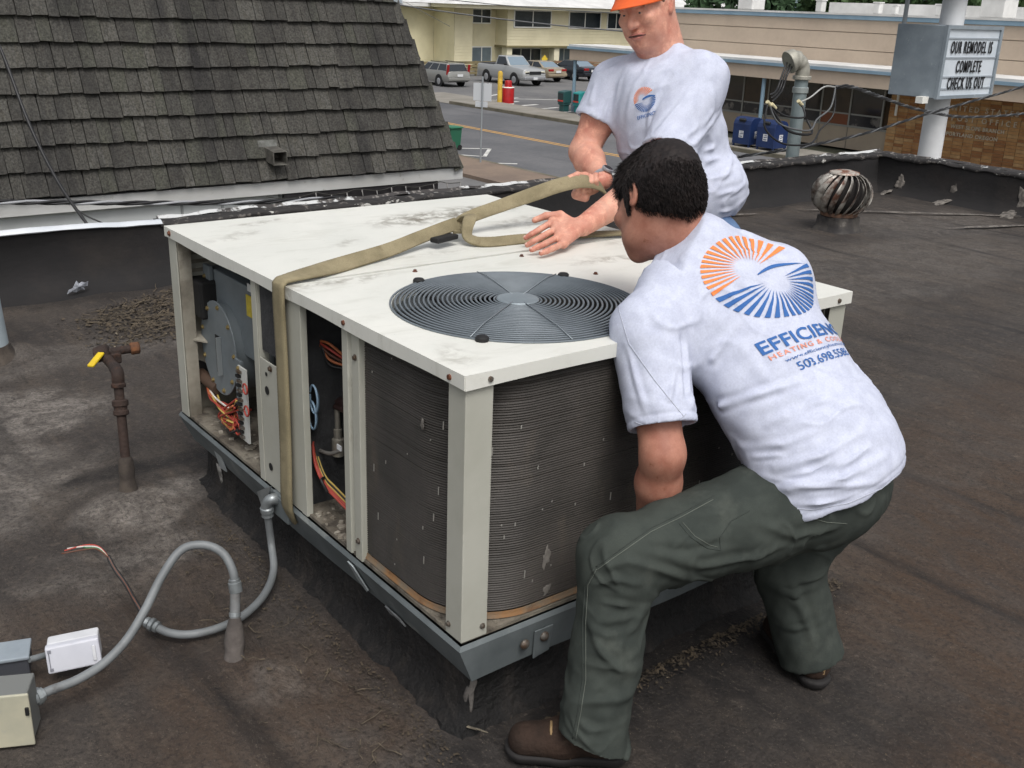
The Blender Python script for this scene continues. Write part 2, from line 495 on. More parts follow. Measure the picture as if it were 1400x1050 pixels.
for (a, b) in (((20.6, 31.2), (22.3, 30.2)), ((22.3, 30.2), (20.9, 28.6)), ((20.9, 28.6), (20.1, 29.6)), ((20.2, 27.2), (20.9, 26.7))):
    d = (Vector(b) - Vector(a)).normalized() * 0.07
    MB().slab([(a[0] + d.y, a[1] - d.x, STREET - 0.013), (b[0] + d.y, b[1] - d.x, STREET - 0.013), (b[0] - d.y, b[1] + d.x, STREET - 0.013), (a[0] - d.y, a[1] + d.x, STREET - 0.013)], 0.003).build('bay_mark', M_PWHITE, _st)

# ---------------------------------------------------------------- roof parapets
M_FELTW = mat('parapet_felt', (19, 18, 19), 0.85, col2=(26, 24, 25), scale=3.0, col3=(44, 39, 36), scale3=1.6, lo3=0.5, hi3=0.75, bump=0.5, bscale=18, bdist=0.01, grain=0.08, gscale=160)
M_PEEL = mat('peeling_cap', (34, 32, 32), 0.7, col2=(180, 179, 174), scale=9.0, lo=0.64, hi=0.66, stretch=(0.7, 2.0, 1.4), col3=(92, 88, 84), scale3=20, lo3=0.56, hi3=0.62, bump=0.4, bscale=60)
M_CAPW = mat('white_cap_metal', (206, 210, 214), 0.45, 0.0, col2=(188, 194, 200), scale=2.0, col3=(120, 118, 114), scale3=14, lo3=0.66, hi3=0.72)
M_SEAL = mat('sealant_grey', (118, 113, 107), 0.9, col2=(78, 74, 70), scale=22, lo=0.42, hi=0.56, bump=0.5, bscale=50)
M_PEEL2 = mat('peeling_metal', (54, 51, 50), 0.6, col2=(190, 192, 192), scale=3.0, lo=0.53, hi=0.56, col3=(120, 116, 112), scale3=16, lo3=0.55, hi3=0.62)
def parapet(name, along, pos, a0, a1, sgn, label, step=0.05, ztop=0.355):
    """roof-side face at 'pos'; along='x' runs in x at y=pos, along='y' runs in y at x=pos; sgn points to the outside"""
    e = empty(name, label=label, cat='wall')
    ts = np.arange(a0, a1 + 1e-6, step)
    prof = [(-0.16, -0.01), (-0.09, 0.015), (-0.04, 0.06), (-0.012, 0.13), (0.0, 0.22), (0.003, 0.30), (0.004, ztop - 0.012), (0.012, ztop)]
    def P(t, o, z):
        return (t, pos + sgn * o, z) if along == 'x' else (pos + sgn * o, t, z)
    rings = []
    for t in ts:
        w = 0.014 * wob(t, pos, 31, 2.0); w2 = 0.006 * wob(t, pos, 33, 9.0); zz = 0.008 * wob(t, pos, 32, 3.0)
        rings.append([P(t, o + (w if 0.01 < z < ztop - 0.05 else 0) + w2 * (0.01 < z < 0.3), z + (zz if z > 0.3 else 0)) for o, z in prof])
    m = MB().loft(rings, closed=False)
    if (along == 'x'): m.f = [tuple(reversed(q)) for q in m.f]
    m.build('felt_face', M_FELTW, e, smooth=60)
    m = MB()
    if along == 'x': m.span((a0, pos + 0.03, -3.5), (a1, pos + 0.056, ztop - 0.012))
    else: m.span((pos + 0.03, a0, -3.5), (pos + 0.056, a1, ztop - 0.012))
    m.build('wall', mat('own_wall', (150, 146, 138), 0.9, col2=(136, 132, 125), scale=1.0), e)
    return e, P
_e, _P = parapet('roof_parapet', 'x', 4.45, -4.2, 8.27, 1, 'long black felted parapet wall behind the rooftop unit')
# cap: clean white metal on the left stretch, then tar-covered and peeling
def cap(e, P, a0, a1, m, ztop, w0, w1, drop, seed, name, step=0.03, amp=0.006, lift=0.0):
    rings = []
    for t in np.arange(a0, a1 + 1e-6, step):
        z = ztop + 0.008 * float(wob(t, 4.45, 32, 3.0)) + amp * float(wob(t, seed, 41, 14.0)) + lift
        dd = drop + amp * 2 * float(wob(t, seed, 43, 11.0))
        rings.append([P(t, w0, z - dd), P(t, w0 - 0.006, z - dd * 0.5), P(t, w0, z), P(t, w0 + 0.02, z + 0.012), P(t, (w0 + w1) / 2, z + 0.014), P(t, w1, z + 0.004), P(t, w1 + 0.004, z - 0.05)])
    mb = MB().loft(rings, closed=False)
    mb.build(name, m, e, smooth=50)
cap(_e, _P, -4.2, 0.93, M_CAPW, 0.36, -0.012, 0.06, 0.012, 1, 'metal_cap', amp=0.002)
cap(_e, _P, 0.92, 8.27, M_PEEL, 0.352, -0.010, 0.115, 0.035, 2, 'peeling_cap')
cap(_e, _P, 0.94, 8.27, M_PEEL2, 0.366, 0.08, 0.12, 0.006, 5, 'metal_cap', amp=0.006)
_e2, _P2 = parapet('roof_parapet', 'y', 8.1, -3.6, 4.46, 1, 'black felted parapet wall on the street side, right of the turbine vent')
cap(_e2, _P2, -3.6, 4.44, M_PEEL, 0.352, -0.010, 0.12, 0.030, 3, 'peeling_cap')
cap(_e2, _P2, -3.6, 4.44, M_PEEL2, 0.366, 0.07, 0.125, 0.008, 6, 'metal_cap', amp=0.005)
def smear(parent, c, u, v, nrm, seed, m=M_SEAL, th=0.006, n=22):
    """an irregular patch of trowelled sealant lying on a face: centre, half axes u and v, normal"""
    c, u, v, nrm = map(Vector, (c, u, v, nrm))
    r = random.Random(seed)
    ph = [r.uniform(0, 6.28) for _ in range(4)]
    rim = []
    for k in range(n):
        a = 2 * math.pi * k / n
        s = 0.9 + 0.16 * math.sin(2 * a + ph[0]) + 0.16 * math.sin(3 * a + ph[1]) + 0.14 * math.sin(5 * a + ph[2]) + 0.13 * math.sin(9 * a + ph[3])
        rim.append((a, s))
    V = [c + nrm * th]; F = []
    for q, hgt in ((0.6, 1.0), (0.9, 0.7), (1.0, 0.0)):
        for a, s in rim: V.append(c + u * math.cos(a) * s * q + v * math.sin(a) * s * q + nrm * th * hgt)
    for j in range(n):
        F.append((0, 1 + j, 1 + (j + 1) % n))
        for k in range(2):
            F.append((1 + k * n + j, 1 + (k + 1) * n + j, 1 + (k + 1) * n + (j + 1) % n, 1 + k * n + (j + 1) % n))
    return MB().add(V, F).build('sealant_patch', m, parent, smooth=60)
for k, (yy, s) in enumerate(((4.15, 0.8), (3.55, 1.2), (2.9, 1.3), (2.2, 1.0))):
    smear(_e2, (8.085, yy, 0.12), (0.02, 0.02, 0.09 * s), (-0.01, 0.06 * s, 0.0), (-0.96, 0, 0.25), 50 + k)
    smear(_e2, (7.955, yy + 0.06, 0.022), (0.10 * s, 0.0, 0.022 * s), (0.0, 0.05 * s, 0), (-0.2, 0, 0.98), 60 + k)
_dk = bpy.data.objects['roof_deck']
for k, (a, b) in enumerate((((6.6, 3.95), (8.0, 2.9)), ((6.9, 2.9), (7.9, 2.55)), ((5.3, 4.25), (5.9, 4.12)))):
    a, b = Vector((a[0], a[1], 0)), Vector((b[0], b[1], 0))
    d = (b - a)
    smear(_dk, (a + b) / 2 + Vector((0, 0, 0.012)), d * 0.5, Vector((-d.y, d.x, 0)).normalized() * 0.028, (0, 0, 1), 80 + k, th=0.004, n=30)

# a scrap of white plastic stuck low on the wall
def scrap():
    c = Vector((0.393, 4.360, 0.057))
    m = MB()
    pts = [(-0.070, -0.036), (-0.058, -0.012), (-0.036, -0.006), (-0.022, 0.016), (-0.010, 0.034), (0.004, 0.014), (0.020, 0.022), (0.040, 0.014), (0.058, 0.020), (0.052, -0.008), (0.030, -0.012), (0.034, -0.028), (0.008, -0.022), (-0.016, -0.034), (-0.04, -0.026)]
    V = [c + Vector((x, 0.012 * math.sin(19 * x) - 0.02 - 0.3 * y * 0.2, y)) for x, y in pts]
    V = [c + Vector((0, -0.035, 0))] + V
    n = len(pts)
    m.add(V, [(0, 1 + i, 1 + (i + 1) % n) for i in range(n)])
    m.build('plastic_scrap', mat('scrap_white', (156, 160, 168), 0.8, col2=(112, 115, 122), scale=40), label='torn scrap of white plastic stuck low on the parapet', cat='litter')
scrap()

# ---------------------------------------------------------------- neighbouring building with a shingled mansard
EAVE_Y, EAVE_Z, HIP_X, TANS = 7.0, 0.085, 4.86, 3.25
M_SHAKE = [mat('shake_a', (70, 69, 65), 0.95, col2=(62, 60, 56), scale=9, col3=(38, 37, 37), scale3=1.3, lo3=0.47, hi3=0.66, stretch=(6, 1, 1), stretch3=(2.2, 1, 0.22), world=True, bump=0.8, bscale=30, grain=0.55, gscale=60),
           mat('shake_b', (78, 77, 73), 0.95, col2=(70, 68, 62), scale=9, col3=(40, 39, 39), scale3=1.3, lo3=0.47, hi3=0.66, stretch=(6, 1, 1), stretch3=(2.2, 1, 0.22), world=True, bump=0.8, bscale=30, grain=0.55, gscale=60),
           mat('shake_c', (61, 60, 57), 0.95, col2=(58, 56, 52), scale=9, col3=(36, 35, 35), scale3=1.3, lo3=0.47, hi3=0.66, stretch=(6, 1, 1), stretch3=(2.2, 1, 0.22), world=True, bump=0.8, bscale=30, grain=0.55, gscale=60),
           mat('shake_d', (71, 71, 65), 0.95, col2=(66, 66, 58), scale=9, col3=(42, 41, 40), scale3=1.3, lo3=0.47, hi3=0.66, stretch=(6, 1, 1), stretch3=(2.2, 1, 0.22), world=True, bump=0.8, bscale=30, grain=0.55, gscale=60)]
M_LICHEN = mat('lichen', (128, 128, 124), 0.95, col2=(98, 99, 94), scale=30)
def neighbour():
    e = empty('mansard_building', (0, 0, 0), 'grey building with weathered cedar-shingled mansard and white fascia', 'building')
    th = math.atan(TANS); ct, st = math.cos(th), math.sin(th)
    top_s = 1.78                      # slope length of the mansard
    def S(x, s, o=0.0):               # point on the slope plane: s up the slope, o outwards
        return Vector((x, EAVE_Y + s * ct - o * st, EAVE_Z + s * st + o * ct))
    # carcass
    x0 = -9.0
    zt = EAVE_Z + top_s * st; ins = top_s * ct
    V = [(x0, EAVE_Y + 0.03, EAVE_Z), (HIP_X - 0.03, EAVE_Y + 0.03, EAVE_Z), (HIP_X - 0.03, 22, EAVE_Z), (x0, 22, EAVE_Z),
         (x0, EAVE_Y + ins + 0.03, zt), (HIP_X - ins - 0.03, EAVE_Y + ins + 0.03, zt), (HIP_X - ins - 0.03, 22, zt), (x0, 22, zt)]
    MB().add(V, [(0, 1, 5, 4), (1, 2, 6, 5), (4, 5, 6, 7), (0, 3, 2, 1), (2, 3, 7, 6), (0, 4, 7, 3)]).build('roof_core', M_SHAKE[2], e)
    MB().span((x0, 7.06, STREET), (4.62, 21.8, EAVE_Z - 0.02)).build('wall', mat('grey_wall', (202, 206, 206), 0.85, col2=(190, 193, 193), scale=1.5), e)
    for xx in (2.0, 2.36, 2.9):
        MB().span((xx, 7.05, STREET), (xx + 0.02, 7.07, EAVE_Z - 0.02)).build('wall_trim', mat('grey_trim', (138, 141, 141), 0.8), e)
    mwhite = mat('white_fascia', (196, 197, 196), 0.6, col2=(178, 178, 175), scale=3, stretch=(0.3, 1, 1), col3=(150, 148, 140), scale3=9, lo3=0.62, hi3=0.72)
    MB().span((x0, EAVE_Y - 0.01, EAVE_Z - 0.125), (HIP_X + 0.01, EAVE_Y + 0.02, EAVE_Z - 0.012)).build('fascia', mwhite, e, bevel=0.004)
    MB().span((HIP_X - 0.022, EAVE_Y + 0.022, EAVE_Z - 0.125), (HIP_X + 0.008, 21, EAVE_Z - 0.012)).build('fascia', mwhite, e, bevel=0.004)
    MB().span((x0, EAVE_Y + 0.02, EAVE_Z - 0.12), (HIP_X - 0.024, 7.058, EAVE_Z - 0.10)).build('soffit', mwhite, e)
    # black panel and the light string under the fascia
    MB().span((2.93, 7.0, EAVE_Z - 0.52), (4.58, 7.045, EAVE_Z - 0.13)).build('dark_panel', mat('panel_black', (26, 24, 26), 0.6, col2=(40, 37, 40), scale=20), e)
    r = random.Random(5)
    pts = [Vector((2.75 + 0.08 * k, EAVE_Y - 0.022, EAVE_Z - 0.128 - 0.03 * abs(math.sin(k * 0.55)) - 0.01 * r.random())) for k in range(27)]
    MB().tube(spline(pts, 3), 0.004, 5).build('light_string', mat('cord_dark', (52, 52, 48), 0.7), e, smooth=180)
    for k in range(4, 27, 2):
        p = pts[k]
        MB().tube([p, p + Vector((0.01, 0, -0.05)), p + Vector((0.02 - 0.03 * (k % 3), 0, -0.09))], 0.006, 5).build('light_string', mat('cord_grey', (128, 126, 124), 0.6), e, smooth=180)
    # courses of shingles: each visible one an object, sharing a few meshes
    expo = 0.1975
    ncol = 9
    widths = (0.085, 0.105, 0.125, 0.15, 0.18)
    protos = {}
    def proto(w, var, mi):
        key = (w, var, mi)
        if key in protos: return protos[key]
        rr = random.Random(hash((w, var)) & 0xffff)
        L = expo + 0.05
        j1, j2 = rr.uniform(-0.006, 0.004), rr.uniform(-0.006, 0.004)
        # local: x across, y up the slope, z outwards; butt at y=0
        t = 0.046 + 0.008 * rr.random()
        g = 0.003
        V = [(g, j1, 0), (w - g, j2, 0), (w - g, L, -0.004), (g, L, -0.004), (g, j1, t), (w * 0.5, (j1 + j2) / 2 + rr.uniform(-0.003, 0.003), t + rr.uniform(-0.002, 0.003)), (w - g, j2, t), (w - g, L, 0.004), (g, L, 0.004)]
        F = [(0, 1, 6, 5, 4), (4, 5, 8), (5, 7, 8), (5, 6, 7), (0, 4, 8, 3), (1, 2, 7, 6), (0, 3, 2, 1)]
        me = bpy.data.meshes.new('shingle')
        me.from_pydata(V, [], F)
        me.materials.append(M_SHAKE[mi])
        protos[key] = me
        return me
    R3 = Matrix(((1, 0, 0), (0, ct, -st), (0, st, ct)))
    r = random.Random(99)
    left = MB()                     # those outside the picture, joined
    count = 0
    vis_left = [-1.2 + 0.0 * k for k in range(ncol)]
    for c in range(ncol):
        s = 0.0 + c * expo
        xr = HIP_X - s * ct - 0.035
        x = xr
        lo = 0.42 - 0.10 * 0 + (0.10 * c * 0.0)
        while x > x0 + 0.2:
            w = r.choice(widths)
            x -= w
            var = r.randrange(4); mi = r.choice((0, 0, 1, 1, 2, 3))
            P = S(x, s, 0.004)
            if x + w > 0.42 - 0.0 and count < 300:
                o = bpy.data.objects.new('shingle', proto(w, var, mi))
                COL.objects.link(o)
                o.parent = e
                M4 = (R3 @ Matrix.Rotation(r.uniform(-0.02, 0.02), 3, 'Z')).to_4x4(); M4.translation = P + R3 @ Vector((0, r.uniform(-0.007, 0.005), r.uniform(-0.002, 0.004)))
                o.matrix_local = M4
                count += 1
            else:
                V = [P + R3 @ Vector(q) for q in ((0.003, 0, 0.024), (w - 0.003, 0, 0.024), (w - 0.003, expo + 0.04, 0.004), (0.003, expo + 0.04, 0.004), (0.003, 0, 0), (w - 0.003, 0, 0))]
                left.add(V, [(0, 1, 2, 3), (4, 5, 1, 0)])
    lo_ = left.build('shingle_courses', M_SHAKE[0], e); lo_['kind'] = 'stuff'
    # hip: a run of cap shingles, folded over the edge
    k = 0
    s = -0.02
    while s < top_s - 0.12:
        a = S(HIP_X - s * ct, s, 0.030); b = S(HIP_X - (s + 0.24) * ct, s + 0.24, 0.012)
        up = (b - a).normalized()
        inn = Vector((-0.115, 0.0, 0.0)) + up * 0.0
        out = Vector((0.045, 0.12, 0.0))
        inn = (inn - up * inn.dot(up)); out = (out - up * out.dot(up))
        nrm = Vector((0.5, -0.8, 0.3)).normalized()
        t = nrm * 0.022
        V = [a + inn, a, a + out, b + inn, b, b + out, a + inn - t, a - t, a + out - t]
        MB().add(V, [(0, 1, 4, 3), (1, 2, 5, 4), (6, 7, 1, 0), (7, 8, 2, 1)]).build('hip_shingle', M_SHAKE[1 if k % 2 else 3], e)
        s += 0.178; k += 1
    # metal flashing at the head of the hip
    a = S(HIP_X - 1.56 * ct, 1.56, 0.04); b = S(HIP_X - top_s * ct, top_s, 0.04)
    MB().slab([a + Vector((-0.06, -0.02, 0.02)), a + Vector((0.10, 0.10, 0.0)), b + Vector((0.16, 0.16, 0.12)), b + Vector((-0.20, -0.02, 0.12))], 0.01).build('hip_flashing', mat('flashing_pale', (176, 184, 190), 0.45, 0.3), e)
    # pale lichen crust along the heads of the courses
    lm = MB(); rr = random.Random(4)
    for q in range(1300):
        c = rr.randrange(ncol); s = c * expo + expo * rr.choice((0.97, 0.93, 0.9, 0.97)) + rr.uniform(-0.015, 0.005)
        x = rr.uniform(-0.3, HIP_X - s * ct - 0.12); w = rr.uniform(0.004, 0.02); h = rr.uniform(0.003, 0.010)
        P = S(x, s - 0.02, 0.0105)
        lm.add([P + R3 @ Vector(v) for v in ((-w, 0, 0.0), (-w * 0.2, -h, 0.001), (w, -h * 0.4, 0.001), (w * 0.6, h, -0.0005), (-w * 0.5, h * 0.7, -0.0005))], [(0, 1, 2, 3, 4)])
    l = lm.build('lichen_crust', M_LICHEN, e); l['kind'] = 'stuff'
    # little galvanised vent hood on the slope
    vh = empty('roof_vent_hood', label='small square metal drain hood sticking out of the shingles', cat='vent')
    P = S(*HOOD)
    m = MB(); q = 0.066
    A = P + Vector((0, 0.02, 0)); out = Vector((0.02, -0.20, -0.035))
    def ring(p, h): return [p + Vector((-h, 0, -h * 0.9)), p + Vector((h, 0, -h * 0.9)), p + Vector((h, 0, h * 0.9)), p + Vector((-h, 0, h * 0.9))]
    m.loft([ring(A, q), ring(A + out, q), ring(A + out * 1.0, q - 0.008), ring(A + out * 0.2, q - 0.01)], caps=False)
    m.build('spout', mat('galv_dull', (112, 110, 104), 0.6, 0.5, col2=(86, 84, 80), scale=20), vh, bevel=0.003)
    F0 = [S(HOOD[0] + dx, HOOD[1] + ds, 0.036) for dx, ds in ((-0.11, -0.05), (0.06, -0.05), (0.07, 0.10), (-0.11, 0.10))]
    MB().slab(F0, 0.012).build('flange', mat('flange_pale', (116, 118, 114), 0.7, 0.2, col2=(84, 84, 80), scale=14), vh)
HOOD = (2.84, 0.25)
neighbour()

# ---------------------------------------------------------------- far land
def hills():
    m = MB()
    for (d, z0, amp, sd) in ((2600, 40, 26, 3), (3600, 90, 30, 9)):
        az = np.linspace(math.radians(20), math.radians(95), 140)
        ring0 = []; ring1 = []; ring2 = []
        for a in az:
            h = z0 + amp * float(wob(a * 14, 0.3, sd, 1.0)) + 4 * float(wob(a * 90, 0.3, sd + 1, 1.0))
            ring0.append((d * math.sin(a), d * math.cos(a), -30)); ring1.append((1.15 * d * math.sin(a), 1.15 * d * math.cos(a), h))
            ring2.append((1.5 * d * math.sin(a), 1.5 * d * math.cos(a), h * 0.7))
        m.loft([ring0, ring1, ring2], closed=False)
    m.f = [tuple(reversed(q)) for q in m.f]
    m.build('hills', mat('hazy_forest', (92, 108, 112), 0.95, col2=(74, 92, 98), scale=0.01), smooth=180, kind='structure')  # distance haze is put into the forest colour as a blue tint
hills()

# ================================================================ STREET AND BUILDINGS
M_CREAM = mat('cream_siding', (222, 214, 182), 0.8, col2=(212, 204, 172), scale=0.7)
M_CREAM2 = mat('cream_trim', (226, 220, 192), 0.75)
M_GLASSD = mat('dark_glass', (40, 46, 52), 0.12, col2=(60, 66, 70), scale=0.8, spec=0.7)
M_GLASSL = mat('pale_glass', (120, 134, 140), 0.2, col2=(100, 112, 120), scale=0.6, spec=0.6)
M_WFRAME = mat('white_frame', (226, 226, 220), 0.6)
M_BLUE = mat('blue_trim', (132, 158, 176), 0.7, col2=(120, 146, 164), scale=1.0)
M_BEIGE = mat('beige_panel', (190, 174, 156), 0.8, col2=(180, 164, 147), scale=0.5, grain=0.03, gscale=6)
M_ROOFW = mat('white_roof', (216, 216, 214), 0.7, col2=(196, 196, 194), scale=0.8)

def siding(a, b, z0, z1, nrm, m, e, step=0.24, name='siding'):
    """lapped boards on the wall from ground point a to b, each board tilted out at its foot"""
    mb = MB(); z = z0
    a, b, n = Vector(a), Vector(b), Vector(nrm)
    while z < z1 - 0.02:
        t = min(z + step, z1)
        lo = n * 0.035; hi = n * 0.006
        mb.quad((a.x + lo.x, a.y + lo.y, z), (b.x + lo.x, b.y + lo.y, z), (b.x + hi.x, b.y + hi.y, t), (a.x + hi.x, a.y + hi.y, t))
        mb.quad((a.x, a.y, z), (b.x, b.y, z), (b.x + lo.x, b.y + lo.y, z), (a.x + lo.x, a.y + lo.y, z))
        z = t
    o = mb.build(name, m, e); return o

def window_y(e, x0, x1, z0, z1, y, n=2, glass=None, frame=None, fw=0.09):
    """window in a wall facing -y: frame ring, mullions as sub-parts, panes as sub-parts"""
    m = MB()
    m.span((x0 - fw, y - 0.08, z0 - fw), (x1 + fw, y + 0.02, z0)); m.span((x0 - fw, y - 0.08, z1), (x1 + fw, y + 0.02, z1 + fw))
    m.span((x0 - fw, y - 0.078, z0), (x0, y + 0.02, z1)); m.span((x1, y - 0.078, z0), (x1 + fw, y + 0.02, z1))
    f = m.build('window', frame or M_WFRAME, e)
    w = (x1 - x0) / n
    for k in range(n):
        MB().span((x0 + k * w + (0.04 if k else 0), y - 0.045, z0), (x0 + (k + 1) * w - (0.04 if k < n - 1 else 0), y - 0.03, z1)).build('pane', glass or M_GLASSD, f)
        if k: MB().span((x0 + k * w - 0.04, y - 0.07, z0), (x0 + k * w + 0.04, y - 0.01, z1)).build('mullion', frame or M_WFRAME, f)
    return f

def motel():
    e = empty('motel', (55, 72, STREET), 'two-storey cream lapped-siding motel behind the parked cars', 'building')
    e.location = (0, 0, 0)
    Zt = 1.10
    MB().span((50.5, 72, STREET), (84, 86, Zt)).build('wall', M_CREAM, e)
    siding((50.5, 72, 0), (53.4, 72, 0), STREET, Zt, (0, -1, 0), M_CREAM, e)
    MB().span((40, 74.2, STREET), (50.5, 86, Zt)).build('wall', M_CREAM, e)
    siding((40, 74.2, 0), (48.6, 74.2, 0), STREET, Zt, (0, -1, 0), M_CREAM, e)
    MB().span((48.7, 71.2, STREET), (50.46, 74.19, Zt)).build('wall', M_CREAM, e)
    siding((48.7, 71.2, 0), (50.46, 71.2, 0), STREET, Zt, (0, -1, 0), M_CREAM, e)
    siding((48.7, 74.19, 0), (48.7, 71.2, 0), STREET, Zt, (-1, 0, 0), M_CREAM, e)
    # projecting upper storey
    MB().span((53.4, 70.4, -1.72), (84, 71.99, Zt)).build('upper_storey', M_CREAM, e)
    siding((53.4, 70.4, 0), (84, 70.4, 0), -1.72, -0.30, (0, -1, 0), M_CREAM, e)
    siding((53.4, 71.98, 0), (53.4, 70.4, 0), -1.72, Zt, (-1, 0, 0), M_CREAM, e)
    MB().span((53.3, 70.3, -1.86), (84, 71.98, -1.725)).build('band', mat('olive_band', (126, 118, 84), 0.8), e)
    window_y(e, 51.0, 52.75, 0.0, 1.0, 71.96)
    window_y(e, 50.98, 52.9, -3.05, -1.95, 71.96, glass=M_GLASSL)
    for (x0, x1) in ((54.1, 57.9), (60.0, 63.5), (64.4, 66.4), (68.2, 72.0), (73.5, 77.0)):
        window_y(e, x0, x1, -0.22, 1.0, 70.38)
    for x0 in (53.5, 58.6, 63.9, 70.0):
        MB().span((x0, 70.5, STREET), (x0 + 0.55, 71.2, -1.865)).build('pillar', M_CREAM2, e)
    for (x0, x1) in ((55.0, 58.2), (59.5, 63.6), (64.8, 69.5)):
        window_y(e, x0, x1, -3.3, -2.05, 71.96, n=3, glass=M_GLASSL if x0 > 59 else M_GLASSD)
    MB().span((47.5, 69.2, Zt + 0.005), (86, 88, Zt + 0.28)).build('eave', M_CREAM2, e)
    MB().add([(47.2, 68.9, Zt + 0.29), (86.3, 68.9, Zt + 0.29), (86.3, 88.3, Zt + 0.29), (47.2, 88.3, Zt + 0.29), (53, 78.0, Zt + 2.4), (80, 78.0, Zt + 2.4)],
             [(0, 1, 5, 4), (1, 2, 5), (2, 3, 4, 5), (3, 0, 4), (0, 3, 2, 1)]).build('roof', M_ROOFW, e)
    MB().span((40, 72.8, Zt + 0.005), (47.45, 88, Zt + 0.25)).build('roof', M_ROOFW, e)
motel()

def fence():
    e = empty('board_fence', label='low weathered horizontal-board fence between the cars and the motel', cat='fence')
    for k, x0 in enumerate(np.arange(40, 70, 2.5)):
        m = mat('fence_board', (128, 116, 84), 0.9, col2=(104, 98, 76), scale=1.5) if x0 < 52 else mat('fence_board_red', (142, 110, 84), 0.9, col2=(118, 94, 74), scale=1.5)
        MB().span((x0, 63.0, STREET), (x0 + 0.12, 63.12, -2.45)).build('post', m, e)
        for j in range(4):
            MB().span((x0 - 0.05, 62.95, STREET + 0.12 + 0.24 * j), (x0 + 2.45, 62.995, STREET + 0.31 + 0.24 * j)).build('board', m, e)
fence()

